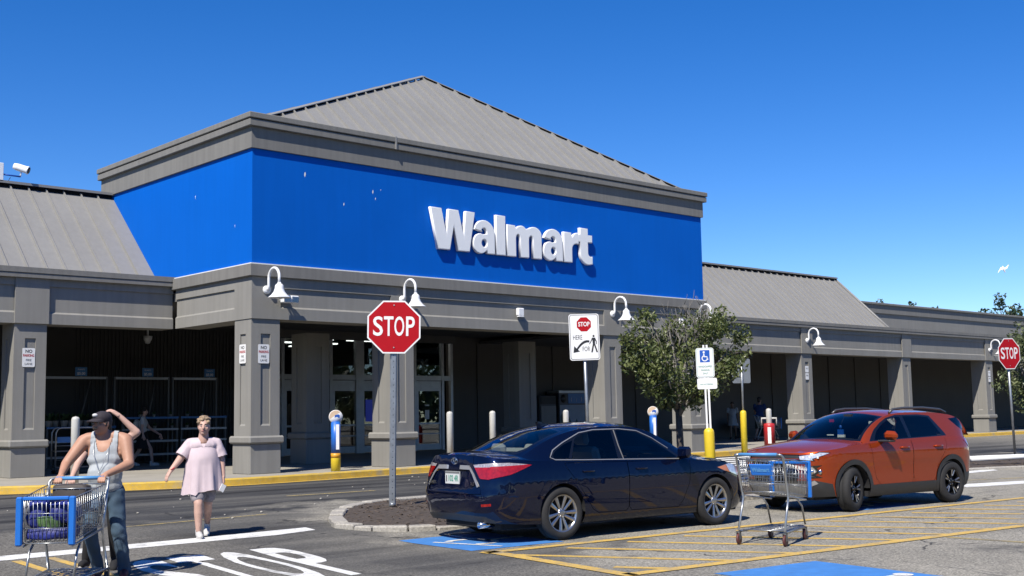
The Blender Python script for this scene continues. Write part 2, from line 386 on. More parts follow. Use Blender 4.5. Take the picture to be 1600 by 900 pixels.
# STOP painted for drivers coming up to the line: letters three metres long
def road_word():
    for ch, cx in zip('STOP', (6.38, 6.92, 7.46, 8.04)):
        me = text_mesh(ch, 1., .02); vx = [v.co.x for v in me.vertices]; vy = [v.co.y for v in me.vertices]
        sx = .46/(max(vx)-min(vx)); sy = 2.9/(max(vy)-min(vy)); mx_ = (max(vx)+min(vx))/2; my = (max(vy)+min(vy))/2
        bm = bmesh.new(); bm.from_mesh(me)
        for v in bm.verts:
            v.co.x = cx+(v.co.x-mx_)*sx; v.co.y = 11.95+(v.co.y-my)*sy; v.co.x += (v.co.y-13.4)*.17
        bmesh.ops.bisect_plane(bm, geom=bm.verts[:]+bm.edges[:]+bm.faces[:], plane_co=(0, 12.5, 0), plane_no=(0, 1, 0))
        for v in bm.verts: v.co.z = gz(v.co.y)+E4
        for f in bm.faces:
            f.normal_update()
            if f.normal.z < 0: f.normal_flip()
        bm.to_mesh(me); bm.free(); me.materials.append(MATS['white_paint'])
        tag(link_mesh('road_letter_marking', me), kind='structure')
road_word()

# kerb and pavement along the store
KERB = [(-40, 27.6), (2, 27.2), (6.5, 26.3), (9.0, 25.1), (10.0, 24.55), (11.1, 24.0), (12.4, 23.62), (13.7, 23.5), (15.9, 23.75), (18.3, 24.12), (20, 24.2), (24, 24.15), (28, 24.0), (30.8, 23.95), (33, 24.3), (34.7, 25.0), (38, 26.4), (43, 27.6), (60.5, 28.1), (120, 28.8)]
def smooth_line(p, k=4):
    o = []
    for i in range(len(p)-1):
        a = Vector(p[max(i-1, 0)]); b = Vector(p[i]); c = Vector(p[i+1]); d = Vector(p[min(i+2, len(p)-1)])
        for j in range(k):
            t = j/k; o.append(.5*((2*b)+(c-a)*t+(2*a-5*b+4*c-d)*t*t+(3*b-a-3*c+d)*t**3))
    o.append(Vector(p[-1])); return o
KL = smooth_line(KERB)
def kerb_sweep(name, line, prof, mat, z=0):
    """prof: (offset to the back, height)"""
    vs = []; fs = []; n = len(prof)
    for i, p in enumerate(line):
        t = (line[min(i+1, len(line)-1)]-line[max(i-1, 0)]).normalized(); nn = Vector((-t.y, t.x))
        for o, h in prof: q = p+nn*o; vs.append((q.x, q.y, h+z))
    for i in range(len(line)-1):
        for j in range(n-1): fs.append((i*n+j, (i+1)*n+j, (i+1)*n+j+1, i*n+j+1))
    m = MB(); m.add(vs, fs); o = m.build(name, MATS[mat]); o['kind'] = 'structure'; return o
kerb_sweep('kerb', KL, [(0, .15), (.015, .345), (.04, .368), (.2, .372), (.2, .2)], 'kerb_yellow')
kerb_sweep('gutter', KL, [(-.16, .223), (-.0, .226)], 'kerb_yellow')
back = [(x, y) for x, y in ((120, 38), (-40, 38))]
sw = bmesh.new(); nn_ = []
for i, p in enumerate(KL):
    t = (KL[min(i+1, len(KL)-1)]-KL[max(i-1, 0)]).normalized(); q = p+Vector((-t.y, t.x))*.2; nn_.append((q.x, q.y))
vs_ = []; fs_ = []
for i, (x, y) in enumerate(nn_): vs_ += [(x, y, .37), (x, 40, .37)]
for i in range(len(nn_)-1): fs_.append((2*i, 2*i+2, 2*i+3, 2*i+1))
MB().add(vs_, fs_).build('pavement', MATS['concrete'])['kind'] = 'structure'

# traffic islands: granite kerb stones round a bed of mulch
def island(name, outline, label, zoff=0, stones=None, seed=1, bed_h=.10):
    rnd = random.Random(seed)
    e = empty(name, (outline[0][0], outline[0][1], gz(outline[0][1])), kind='structure')
    e['label'] = label
    o = e.location.copy()
    pts = smooth_line(outline+[outline[0]], 6)
    L_ = [0]
    for i in range(1, len(pts)): L_.append(L_[-1]+(pts[i]-pts[i-1]).length)
    tot = L_[-1]
    def at(s):
        s %= tot
        for i in range(1, len(pts)):
            if L_[i] >= s:
                k = (s-L_[i-1])/max(1e-6, L_[i]-L_[i-1]); return pts[i-1].lerp(pts[i], k)
        return pts[-1]
    c = sum((Vector(p) for p in outline), Vector((0, 0)))/len(outline)
    s = 0; i = 0
    while s < tot-.05:
        ln = min(stones[i % len(stones)]*rnd.uniform(.9, 1.1), tot-s); a0 = s+.012; a1 = s+ln-.012
        n = max(2, int(ln/.25)); out = []; inn = []
        for j in range(n+1):
            p = at(a0+(a1-a0)*j/n); q = at(a0+(a1-a0)*j/n+.02); t = (q-p).normalized(); nrm = Vector((-t.y, t.x))
            if (c-p).dot(nrm) < 0: nrm = -nrm
            jit = rnd.uniform(-.012, .012)
            out.append((p.x+nrm.x*jit, p.y+nrm.y*jit)); inn.append((p.x+nrm.x*.23, p.y+nrm.y*.23))
        poly = out+inn[::-1]
        ar = sum(poly[k][0]*poly[(k+1) % len(poly)][1]-poly[(k+1) % len(poly)][0]*poly[k][1] for k in range(len(poly)))
        if ar < 0: poly = poly[::-1]
        zb = gz(poly[0][1])-.08; zt = gz(poly[0][1])+rnd.uniform(.05, .085)
        m = MB(); m.prism([(x-o.x, y-o.y) for x, y in poly], zb-o.z, zt-o.z); m.build('kerb_stone', MATS['granite'], e, bevel=.018)
        s += ln; i += 1
    # bed: mound
    bm = bmesh.new(); N_ = 26; rings = 7
    ctr = bm.verts.new((c.x-o.x, c.y-o.y, gz(c.y)+bed_h+.05-o.z)); prev = None; rs = []
    K = 60
    for r_ in range(1, rings+1):
        row = []
        for k in range(K):
            p = at(tot*k/K); d = Vector((p.x-c.x, p.y-c.y)); q = c+d*(r_/rings)*.955
            h = bed_h*(1-(r_/rings)**2.2*.55)+.05*noise.noise(Vector((q.x*2, q.y*2, 1)))
            row.append(bm.verts.new((q.x-o.x, q.y-o.y, gz(q.y)+h-o.z)))
        rs.append(row)
    for k in range(K):
        bm.faces.new((ctr, rs[0][k], rs[0][(k+1) % K]))
        for r_ in range(rings-1): bm.faces.new((rs[r_][k], rs[r_+1][k], rs[r_+1][(k+1) % K], rs[r_][(k+1) % K]))
    bmesh.ops.recalc_face_normals(bm, faces=bm.faces[:])
    me = bpy.data.meshes.new('mulch_bed'); bm.to_mesh(me); bm.free(); me.materials.append(MATS['mulch']); link_mesh('mulch_bed', me, e)
    m = MB()
    for _ in range(1500):
        k = rnd.random()*tot; p = at(k); t = math.sqrt(rnd.random())*.93; q = c+(p-c)*t
        h = bed_h*(1-t**2.2*.55)+.05*noise.noise(Vector((q.x*2, q.y*2, 1)))+.006
        l = rnd.uniform(.02, .06); a = rnd.random()*PI; wd = rnd.uniform(.006, .014); b0 = len(m.v)
        m.box(-l, -wd, -.004, l, wd, .004)
        m.xform(Matrix.Translation((q.x-o.x, q.y-o.y, gz(q.y)+h-o.z)) @ Matrix.Rotation(a, 4, 'Z') @ Matrix.Rotation(rnd.uniform(-.4, .4), 4, 'Y'), b0)
    ch = m.build('mulch_chips', MATS['mulch_chip'], e); ch['kind'] = 'stuff'
    return e
island('traffic_island', [(9.98, 14.75), (10.15, 14.0), (10.6, 13.55), (11.5, 13.38), (13.5, 13.25), (16.5, 13.3), (19.5, 13.6), (20.9, 14.9), (20.8, 16.6), (19.6, 17.6), (17, 17.75), (14.5, 17.7), (12.7, 17.6), (11.7, 17.05), (10.7, 15.95)],
       'kerbed mulch island behind the dark blue sedan', stones=[.42, .36, .5, .46, .9, 1.3, 1.2, 1.0, .8, 1.1], seed=3)
island('traffic_island', [(28.6, 14.9), (30.2, 14.3), (33, 13.0), (38, 11.5), (46, 11), (47, 14), (42, 16.4), (36, 17.2), (32, 16.6)],
       'kerbed mulch island at the far right by the second stop sign', stones=[1.2, 1.0, 1.4], seed=5)
# sealed drain frame, litter: small pale stones lying on the fresh asphalt
m = MB(); rr = random.Random(4)
for _ in range(46):
    x = rr.uniform(7, 19); y = rr.uniform(17, 23.2); s_ = rr.uniform(.012, .03)
    m.ball((x, y, gz(y)+s_*.4), (s_, s_*rr.uniform(.6, 1), s_*.6), 5, 4)
tag(m.build('loose_pebbles', MATS['granite']), kind='stuff')
# ================================================================== STORE BUILDING
X0, X1, Y0 = 14.48, 31.43, 24.80
YW, YR, ZR = 28.61, 32.56, 8.02
YB = 36.1
store = empty('store_building', (22.95, 24.8, .37), label='long grey store with bright blue entrance tower, metal hip roof and columned porch', cat='building')
S0 = -store.location
def bp(mb, name, mat, parent=None, bevel=0):
    o = mb.build(name, MATS[mat] if isinstance(mat, str) else [MATS[k] for k in mat], parent or store, bevel)
    if not parent: o.location = S0
    return o
def bbox(name, b, mat, parent=None, bevel=0): return bp(MB().box(*b), name, mat, parent, bevel)

YT = 33.15
bw = bbox('blue_tower_wall', (X0, Y0, 5.30, X1, YT, 8.12), 'blue_wall')
bw['label'] = 'bright blue painted wall of the entrance tower'
# droppings on the blue wall
for (x, z, s) in ((15.95, 7.62, .75), (18.0, 7.42, .6), (18.08, 7.25, .4), (17.1, 7.0, .5), (18.25, 7.5, .25)):
    m = MB(); m.add([(x-.02*s, Y0-.003, z+.07*s), (x+.012*s, Y0-.003, z+.09*s), (x+.03*s, Y0-.003, z+.02*s), (x-.005*s, Y0-.003, z-.09*s), (x-.035*s, Y0-.003, z-.02*s)], [(4, 3, 2, 1, 0)]); bp(m, 'dropping_stain', 'sign_white', bw)
for (y, z, s) in ((27.6, 7.3, .7), (25.6, 6.3, .5)):
    m = MB(); m.add([(X0-.003, y-.02*s, z+.07*s), (X0-.003, y+.02*s, z+.05*s), (X0-.003, y, z-.08*s)], [(0, 1, 2)]); bp(m, 'dropping_stain', 'sign_white', bw)
def ring_box(o, z0, z1): return (X0-o, Y0-o, z0, X1+o, YT+o*.5, z1)
bbox('tower_band', ring_box(.06, 8.09, 8.60), 'stucco_cornice')
cn = bbox('tower_cornice', ring_box(.16, 8.60, 8.765), 'stucco_cornice', bevel=.012)
bbox('cornice_reveal', ring_box(.12, 8.765, 8.785), 'dark_gap', cn)
bbox('cornice_cap', ring_box(.185, 8.785, 8.925), 'stucco_cornice', cn, .015)
bbox('cap_joint', (18.6, Y0-.193, 8.60, 18.65, Y0-.15, 8.935), 'metal_roof', cn)

# ---- standing-seam roofs
PW = .4845
def seam_panel(p):
    """p: list of (a along eave, s up slope) outline of a pan; seam along its first edge side"""
    return p
def roof_pan(origin, ea, es, en, poly, seam_a, seam_len, parent, s0=0.):
    m = MB(); O = Vector(origin)
    n = len(poly); t = .012
    top = [O+ea*a+es*s+en*t for a, s in poly]; bot = [O+ea*a+es*s for a, s in poly]
    m.add(bot+top, [tuple(range(n-1, -1, -1)), tuple(range(n, 2*n))]+[(i, (i+1) % n, n+(i+1) % n, n+i) for i in range(n)])
    if seam_len > .05:
        c = [O+ea*(seam_a+da)+es*s+en*h for s in (s0, s0+seam_len) for da, h in ((-.019, t), (.019, t), (.014, t+.06), (-.014, t+.06))]
        m.add(c, [(3, 2, 1, 0), (4, 5, 6, 7), (0, 1, 5, 4), (1, 2, 6, 5), (2, 3, 7, 6), (3, 0, 4, 7)])
    return bp(m, 'roof_panel', 'metal_roof', parent)

# hip roof over the tower
hl, hr, hf, hb, hz = X0+.12, X1-.12, Y0+.12, YT-.1, 8.80
AP = Vector((22.95, 28.97, 12.26))
m = MB(); m.add([(hl, hf, hz), (hr, hf, hz), (hr, hb, hz), (hl, hb, hz), AP-Vector((0, 0, .03))], [(0, 1, 4), (1, 2, 4), (2, 3, 4), (3, 0, 4)])
hip = bp(m, 'hip_roof', 'dark_gap')
def hip_face(a, b, n_pan_offset=0.):
    a = Vector(a); b = Vector(b); ea = (b-a).normalized(); L = (b-a).length; h = (AP-a)-ea*((AP-a).dot(ea)); H = h.length; es = h/H; en = ea.cross(es).normalized()
    if en.z < 0: en = -en
    ac = (AP-a).dot(ea); lim = lambda x: H*min(x/ac, (L-x)/(L-ac))
    x = .02-n_pan_offset
    while x < L:
        xa, xb = max(x, .02), min(x+PW-.006, L-.02)
        if xb-xa > .05:
            g = .10
            poly = [(xa, 0), (xb, 0), (xb, max(.01, lim(xb)-g))]
            if xa < ac < xb: poly.append((ac, H-g))
            poly.append((xa, max(.01, lim(xa)-g)))
            roof_pan(a+en*.02, ea, es, en, poly, xa, max(.0, lim(xa)-.06), hip)
        x += PW
hip_face((hl, hf, hz), (hr, hf, hz)); hip_face((hr, hf, hz), (hr, hb, hz)); hip_face((hl, hb, hz), (hl, hf, hz))
for c in ((hl, hf, hz), (hr, hf, hz), (hr, hb, hz), (hl, hb, hz)):
    c = Vector(c); d = (AP-c)
    m = MB(); up = Vector((0, 0, .085)); sd = d.cross(Vector((0, 0, 1))).normalized()*.12; dr = Vector((0, 0, -.035))
    vs = []
    for p in (c+up, AP+up): vs += [p-sd+dr, p+dr*.0, p+sd+dr, p+sd+dr-Vector((0, 0, .02)), p-Vector((0, 0, .02)), p-sd+dr-Vector((0, 0, .02))]
    m.add(vs, [(0, 1, 7, 6), (1, 2, 8, 7), (2, 3, 9, 8), (3, 4, 10, 9), (4, 5, 11, 10), (5, 0, 6, 11), (5, 4, 3, 2, 1, 0), (6, 7, 8, 9, 10, 11)])
    bp(m, 'hip_cap', 'metal_roof', hip)

# wing roofs
def wing_roof(xa, xb, name, start):
    es = Vector((0, YR-28.9, ZR-(ZR-.93*(YR-28.9)))).normalized(); ze = ZR-.93*(YR-28.9); Ls = math.hypot(YR-28.9, ZR-ze)
    m = MB(); m.add([(xa, 28.9, ze-.03), (xb, 28.9, ze-.03), (xb, YR, ZR-.03), (xa, YR, ZR-.03), (xa, YR+.3, ZR-.05), (xb, YR+.3, ZR-.05), (xb, YR+.3, 4.6), (xa, YR+.3, 4.6), (xa, 28.9, 4.6), (xb, 28.9, 4.6)],
                    [(0, 1, 2, 3), (3, 2, 5, 4), (4, 5, 6, 7), (1, 9, 6, 5, 2), (0, 3, 4, 7, 8)])
    rf = bp(m, name, 'dark_gap')
    en = Vector((1, 0, 0)).cross(es).normalized()
    x = start
    while x < xb:
        a, b = max(x, xa), min(x+PW-.006, xb)
        if b-a > .04: roof_pan((0, 28.9, ze), Vector((1, 0, 0)), es, en, [(a, 0), (b, 0), (b, Ls-.11), (a, Ls-.11)], a, Ls-.05, rf)
        x += PW
    m = MB(); m.box(xa, YR-.16, ZR+.07, xb, YR+.2, ZR+.115); m.box(xa, YR-.16, ZR+.045, xb, YR-.145, ZR+.07)
    bp(m, 'ridge_cap', 'metal_roof', rf); bbox('ridge_sky_blocker', (xa+.01, YR+.02, ZR-.2, xb-.01, YR+.1, ZR+.07), 'dark_gap', rf)  # dark strip added behind the ridge gap to block the sky
    return rf
wing_roof(-6., X0, 'left_wing_roof', 13.63*.85-PW*36)
rw = wing_roof(X1, 51.7, 'right_wing_roof', 49.15*.85-PW*23)
es_ = Vector((0, YR-28.9, .93*(YR-28.9))).normalized()
m = MB(); m.tube([(51.68, 28.9, ZR-.93*(YR-28.9)+.05), (51.68, YR, ZR+.06)], .06, 4); bp(m, 'rake_trim', 'metal_roof', rw)

# ---- columns
def column(x, y, w=.77, z1=4.05, faces='FLRB'):
    m = MB(); t = .035; rw_ = .26; p0, p1 = 1.49, 3.66
    m.box(x+t, y+t, 1.2, x+w-t, y+w-t, z1)
    c = w/2
    for nx, ny, full in ((0, -1, True), (0, 1, True), (-1, 0, False), (1, 0, False)):
        ln = w if full else w-2*t; h = ln/2
        segs = [(-h, -rw_/2, 1.2, z1), (rw_/2, h, 1.2, z1), (-rw_/2, rw_/2, 1.2, p0), (-rw_/2, rw_/2, p1, z1)]
        for a, b, z0, zz in segs:
            if nx == 0:
                yy = (y, y+t) if ny < 0 else (y+w-t, y+w); m.box(x+c+a, yy[0], z0, x+c+b, yy[1], zz)
            else:
                xx = (x, x+t) if nx < 0 else (x+w-t, x+w); m.box(xx[0], y+c+a, z0, xx[1], y+c+b, zz)
    xc = x+c; h = rw_/2
    m.add([(xc-h, y+.001, p0), (xc+h, y+.001, p0), (xc+h, y+t, p0+.045), (xc-h, y+t, p0+.045)], [(0, 1, 2, 3)]); m.add([(x+.001, y+c-h, p0), (x+.001, y+c+h, p0), (x+t, y+c+h, p0+.045), (x+t, y+c-h, p0+.045)], [(0, 3, 2, 1)])
    o = bp(m, 'column', 'stucco')
    bbox('column_base', (x-.025, y-.025, .37, x+w+.025, y+w+.025, 1.07), 'stucco', o, .012)
    bbox('column_cap', (x-.095, y-.095, 1.07, x+w+.095, y+w+.095, 1.255), 'stucco', o, .04)
    return o
for x in (14.50, 18.54, 26.59, 30.62): column(x, 24.84)
for x in (18.56, 26.72): column(x, 28.78)
for x in (10.45, 2.3, -5.9, 42.85, 51.0, 59.2, 67.3, 75.5): column(x, 28.77)

# ---- entablature of the porch: recessed panels between rails and stiles
def beam_x(name, xa, xb, yf, depth, z0, z1, stiles, zp0, zp1, mat='stucco', t=.045):
    """beam along X with its face towards -Y at yf; stiles = list of (x0,x1) left proud"""
    m = MB(); m.box(xa, yf+t, z0, xb, yf+depth, z1)
    m.box(xa, yf, z0, xb, yf+t, zp0); m.box(xa, yf, zp1, xb, yf+t, z1)
    for a, b in stiles: m.box(a, yf, zp0, b, yf+t, zp1)
    c = .045; m.add([(xa, yf+.001, zp0), (xb, yf+.001, zp0), (xb, yf+t, zp0+c), (xa, yf+t, zp0+c)], [(0, 1, 2, 3)])      # splayed sill of the recess
    return bp(m, name, mat)
bm_ = beam_x('porch_beam', X0, X1, Y0, .7, 4.01, 5.01, [(X0, 15.27), (18.56, 19.32), (26.6, 27.36), (30.62, X1)], 4.28, 4.76)
def side_beam(x, sgn):
    m = MB(); t = .04; ya, yb = Y0+.7, YW
    xi = x-sgn*t*-1 if False else x
    if sgn < 0: m.box(x+t, ya, 4.01, x+.7, yb, 5.01); f0, f1 = x, x+t
    else: m.box(x-.7, ya, 4.01, x-t, yb, 5.01); f0, f1 = x-t, x
    m.box(f0, ya, 4.01, f1, yb, 4.28); m.box(f0, ya, 4.76, f1, yb, 5.01); m.box(f0, ya, 4.28, f1, 25.6, 4.76)
    if sgn < 0: m.add([(x+.001, 25.6, 4.28), (x+.001, yb, 4.28), (x+t, yb, 4.325), (x+t, 25.6, 4.325)], [(0, 3, 2, 1)])
    return bp(m, 'porch_side_beam', 'stucco')
side_beam(X0, -1); side_beam(X1, 1)
cp = MB(); o_ = .07
o_ = .085; cp.box(X0-o_, Y0-o_, 5.01, X1+o_, YW+.4, 5.30); bp(cp, 'porch_beam_cap', 'stucco_cornice', None, .012)
bbox('blue_wall_sill', (X0-.05, Y0-.05, 5.30, X1+.05, YW+.3, 5.325), 'white_enamel')
def wing_beam(xa, xb, cols, name):
    st_ = [(c-.02, c+.79) for c in cols]
    b = beam_x(name, xa, xb, YW+.13, .7, 4.01, 5.10, [], 4.26, 4.92)
    for a, c in st_: bbox('pilaster', (a, YW+.09, 4.012, c, YW+.128, 5.098), 'stucco', b)
    m = MB(); m.box(xa, YW+.005, 5.10, xb, YW+1.0, 5.20); m.box(xa, YW+.035, 5.20, xb, YW+1.0, 5.215); m.box(xa, YW-.01, 5.215, xb, YW+1.1, 5.345)
    bp(m, 'wing_beam_cap', 'stucco_cornice')
wing_beam(-40, X0, (10.45, 2.3, -5.9), 'left_wing_beam'); wing_beam(X1, 120, (42.85, 51.0, 59.2, 67.3, 75.5), 'right_wing_beam')

# ---- porch ceiling, back walls, shop front
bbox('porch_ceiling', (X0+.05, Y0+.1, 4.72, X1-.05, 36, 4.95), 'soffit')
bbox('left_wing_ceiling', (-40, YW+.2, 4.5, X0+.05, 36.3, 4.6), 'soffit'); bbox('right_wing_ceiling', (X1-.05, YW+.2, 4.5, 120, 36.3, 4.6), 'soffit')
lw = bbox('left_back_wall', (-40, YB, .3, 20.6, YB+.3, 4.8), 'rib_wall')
m = MB()
for k in range(46): x = 15.0+k*.125; m.box(x, YB-.035, .4, x+.05, YB, 4.6)
bp(m, 'wall_ribs', 'rib_wall', lw)
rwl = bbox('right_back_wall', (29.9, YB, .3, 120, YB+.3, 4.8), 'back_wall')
for k, x in enumerate((31.2, 33.0, 35.4, 38, 40.6, 43.2, 45.8, 48.4, 51, 53.6, 56.2, 58.8, 61.4, 64)):
    bbox('wall_panel', (x+.02, YB-.05, .37, x+(2.36 if k > 1 else 1.7), YB, 4.5), 'back_wall', rwl)
# main parapet behind the right wing
pw = bbox('right_parapet', (51.72, 32.62, 5.2, 130, 33.2, 6.6), 'stucco')
bbox('parapet_fascia', (51.72, 32.54, 6.56, 130, 33.2, 6.98), 'stucco_cornice', pw); bbox('parapet_cap', (51.72, 32.46, 6.98, 130, 33.3, 7.10), 'stucco_cornice', pw, .02)
bbox('low_roof', (51.72, 29.5, 5.28, 130, 32.62, 5.36), 'stucco_cornice')
bbox('main_volume', (-40, YB+.3, .2, 20.6, 80, 5.2), 'stucco'); bbox('main_volume', (29.9, YB+.3, .2, 130, 80, 5.2), 'stucco')
bbox('main_roof', (-40, 33.3, 5.2, 130, 80, 5.4), 'stucco')

# entrance: aluminium frames, doors and panes; a lit shop behind
fr = MB(); MU = [20.6, 22.3, 23.35, 24.3, 25.55, 26.65, 28.1, 29.45, 29.9]
for x in MU: fr.box(x-.06, YB-.05, .37, x+.06, YB+.08, 4.72)
fr.box(20.6, YB-.04, 3.02, 29.9, YB+.07, 3.2); fr.box(20.6, YB-.04, 4.6, 29.9, YB+.07, 4.72); fr.box(25.37, YB-.06, .37, 25.73, YB+.09, 4.72)
sf = bp(fr, 'shopfront_frame', 'aluminium'); sf['label'] = 'aluminium frame of the glazed entrance'
for a, b in zip(MU[:-1], MU[1:]):
    if b-a < .5: continue
    bbox('transom_pane', (a+.06, YB+.01, 3.2, b-.06, YB+.02, 4.6), 'store_glass', sf)
for a, b in zip(MU[:-1], MU[1:]):
    if b-a < .5: continue
    d = MB(); A, B = a+.07, b-.07
    d.box(A, YB-.02, .39, A+.1, YB+.03, 3.0); d.box(B-.1, YB-.02, .39, B, YB+.03, 3.0); d.box(A+.1, YB-.02, .39, B-.1, YB+.03, .62); d.box(A+.1, YB-.02, 2.62, B-.1, YB+.03, 3.0)
    d.box(A+.1, YB-.025, 1.36, B-.1, YB+.025, 1.42); d.box(A+.1, YB-.025, .98, B-.1, YB+.025, 1.02)
    do = bp(d, 'door', 'aluminium')
    bbox('door_pane', (A+.1, YB+.0, .62, B-.1, YB+.008, 2.62), 'store_glass', do)
    if abs(a-25.55) < .1: bbox('door_poster', (A+.2, YB-.006, 1.5, B-.25, YB-.002, 2.3), 'poster_glow_blue', do)
    if abs(a-28.1) < .1:
        bbox('door_notice', (A+.42, YB-.006, 1.55, A+.62, YB-.002, 1.9), 'sign_white', do); bbox('door_notice', (A+.42, YB-.006, 2.05, A+.62, YB-.002, 2.1), 'sign_white', do)
m = MB(); m.box(20.6, YB+.4, .30, 29.9, 60, .36); m.box(20.6, 60, .3, 29.9, 60.2, 6); m.box(20.4, YB+.3, .3, 20.6, 60, 6); m.box(29.9, YB+.31, .3, 30.1, 60, 6); m.box(20.6, YB+.09, 5.6, 29.9, 60, 5.7); m.box(20.6, YB-.05, 4.72, 29.9, YB+.3, 5.6)
bp(m, 'shop_interior', 'interior')
for k in range(9):
    for x in (21.2, 23.6, 26.0, 28.0):
        y = 38.5+k*2.2; bbox('strip_light', (x+.3*(k % 2), y, 4.80, x+1.25+.3*(k % 2), y+.2, 4.85), 'store_lamp')
for k in range(5): bbox('shelf_unit', (21+k*1.8, 44, .36, 21.9+k*1.8, 58, 2.3), 'rib_wall')
text_obj('window_lettering', 'Pharmacy', 'sign_back', store, Matrix.Translation((27.55, YB+.32, 3.72)) @ Matrix.Rotation(PI/2, 4, 'X'), .78, .02, .02, .95).location = S0
SH = MB(); SH.box(20.7, YB-.4, 4.45, 29.8, YB-.1, 4.72); bp(SH, 'door_canopy', 'soffit')
bbox('ceiling_camera_mount', (26.1, YB-.12, 3.3, 26.22, YB-.04, 3.46), 'sign_black', sf)

# ================================================================== SIGN LETTERS
def arc(cx, cy, rx, ry, a0, a1, n=10): return [(cx+rx*math.cos(R(a0+(a1-a0)*i/n)), cy+ry*math.sin(R(a0+(a1-a0)*i/n))) for i in range(n+1)]
def letter_mesh(outer, holes, depth, bev):
    c = bpy.data.curves.new('letter', 'CURVE'); c.dimensions = '2D'; c.fill_mode = 'BOTH'; c.extrude = depth/2-bev; c.bevel_depth = bev; c.bevel_resolution = 2
    for lp in [outer]+holes:
        s = c.splines.new('POLY'); s.points.add(len(lp)-1); s.use_cyclic_u = True
        for p, (x, y) in zip(s.points, lp): p.co = (x, y, 0, 1)
    c.offset = -bev
    o = bpy.data.objects.new('letter', c); COL.objects.link(o); me = bpy.data.meshes.new_from_object(o); bpy.data.objects.remove(o); bpy.data.curves.remove(c)
    return me
XH, ST = .93, .345     # height of the small letters, stem
Wl = [(0, 1.12), (.385, 1.12), (.555, .42), (.63, 1.12-.0), (.98, 1.12), (1.165, .42), (1.235, 1.12), (1.575, 1.12), (1.375, 0), (.955, 0), (.815, .66), (.675, 0), (.255, 0)]
def la():
    o = [(.80, 0), (.80, .56)]+arc(.41, .56, .39, .375, 0, 165, 12)+[(.03, .645)]+[(.345, .60)]+arc(.40, .61, .10, .10, 180, 0, 6)[1:]+[(.50, .555), (.36, .53)]
    o += arc(.28, .27, .28, .285, 90, 270, 12)+[(.36, .0), (.46, .055), (.50, .10), (.515, 0)]
    h = arc(.41, .285, .10, .11, 0, 360, 14)[:-1]
    return o, [h]
def lm():
    o = [(0, 0), (0, XH-.03), (.32, XH-.03), (.34, XH-.12)]+arc(.56, XH-.24, .235, .225, 125, 40, 6)+arc(1.06, XH-.245, .30, .235, 130, 0, 9)+[(1.36, 0), (1.36-ST, 0), (1.36-ST, .52)]+arc(.935, .52, .08, .13, 0, 180, 6)+[(.855, 0), (.51, 0), (.51, .52)]+arc(.43, .52, .08, .13, 0, 180, 6)+[(.35, 0)]
    return o, []
def lr():
    o = [(0, 0), (0, XH-.03), (.32, XH-.03), (.335, XH-.16)]+arc(.60, XH-.30, .27, .285, 150, 86, 6)+[(.64, XH-.36), (.52, XH-.355)]+arc(.52, .40, .165, .17, 95, 180, 5)+[(.355, 0)]
    return o, []
def lt():
    o = [(.07, 1.08), (.415, 1.08), (.415, .885), (.60, .885), (.60, .655), (.415, .655), (.415, .36)]+arc(.52, .34, .105, .105, 180, 285, 5)+[(.60, .245), (.60, .0)]+arc(.42, .31, .35, .335, 290, 180, 8)+[(.07, .655), (-.02, .655), (-.02, .885), (.07, .885)]
    return o, []
sign = empty('store_sign', (22.9, Y0-.05, 6.1), label='raised white letters reading Walmart on the blue tower wall', cat='sign')
for ch, x, (o, h) in (('W', 19.79, (Wl, [])), ('a', 21.29, la()), ('l', 22.14, ([(0, 0), (0, 1.13), (ST+.01, 1.13), (ST+.01, 0)], [])), ('m', 22.55, lm()), ('a', 23.97, la()), ('r', 24.81, lr()), ('t', 25.43, lt())):
    me = letter_mesh(o, h, .11, .022); me.transform(Matrix.Translation((x, Y0-.075, 6.10)) @ Matrix.Rotation(PI/2, 4, 'X')); me.materials.append(MATS['white_letter'])
    lo = link_mesh('letter', me, sign); lo.location = -sign.location
# ================================================================== FIXTURES ON THE STORE
def place(o, loc, rz=0): o.location = loc; o.rotation_euler = (0, 0, rz); return o
# gooseneck wall lamp, wall behind it at +Y
def make_lamp():
    e = empty('wall_lamp')
    MB().lathe([(.0, 0), (.105, 0), (.105, .02), (.06, .05), (.0, .055)], 16, 'Y', (0, 0, 0)).build('wall_plate', MATS['white_enamel'], e)
    r = .235; pts = [(0, -.04, 0), (0, -.085, .02), (0, -.1, .08), (0, -.1, .26)]
    pts += [(0, -.1-r+r*math.cos(a), .26+r*math.sin(a)) for a in [PI*i/10 for i in range(1, 11)]]+[(0, -.1-2*r, .1)]
    MB().tube(pts, .034, 10).build('gooseneck', MATS['white_enamel'], e)
    y = -.1-2*r
    MB().lathe([(.27, -.235), (.262, -.225), (.19, -.17), (.13, -.09), (.105, -.01), (.10, .05), (.075, .085), (.045, .10), (.04, .13), (.0, .13)], 24, 'Z', (0, y, 0)).build('lamp_shade', MATS['white_enamel'], e)
    m = MB(); m.ball((0, y, -.20), (.09, .09, .08), 12, 8); m.build('bulb', MATS['white_letter'], e)
    return e
L0 = make_lamp()
for i, (x, y, z, lb) in enumerate(((14.88, Y0, 4.70, 'white gooseneck wall lamp on the tower beam at the corner column, beside a floodlight'), (18.92, Y0, 4.68, 'white gooseneck wall lamp on the tower beam just above the large stop sign'),
        (26.97, Y0, 4.66, 'white gooseneck wall lamp just right of the pedestrian crossing sign'), (31.08, Y0, 4.64, 'white gooseneck wall lamp partly behind the top of the tree'),
        (43.22, YW+.09, 4.55, 'white gooseneck wall lamp on the right wing above the orange car'), (59.6, YW+.09, 4.55, 'white gooseneck wall lamp beside the small stop sign at far right'))):
    o = L0 if i == 0 else copy_tree(L0)
    place(o, (x, y, z)); tag(o, lb, 'lamp', 'gooseneck lamps along the store front')
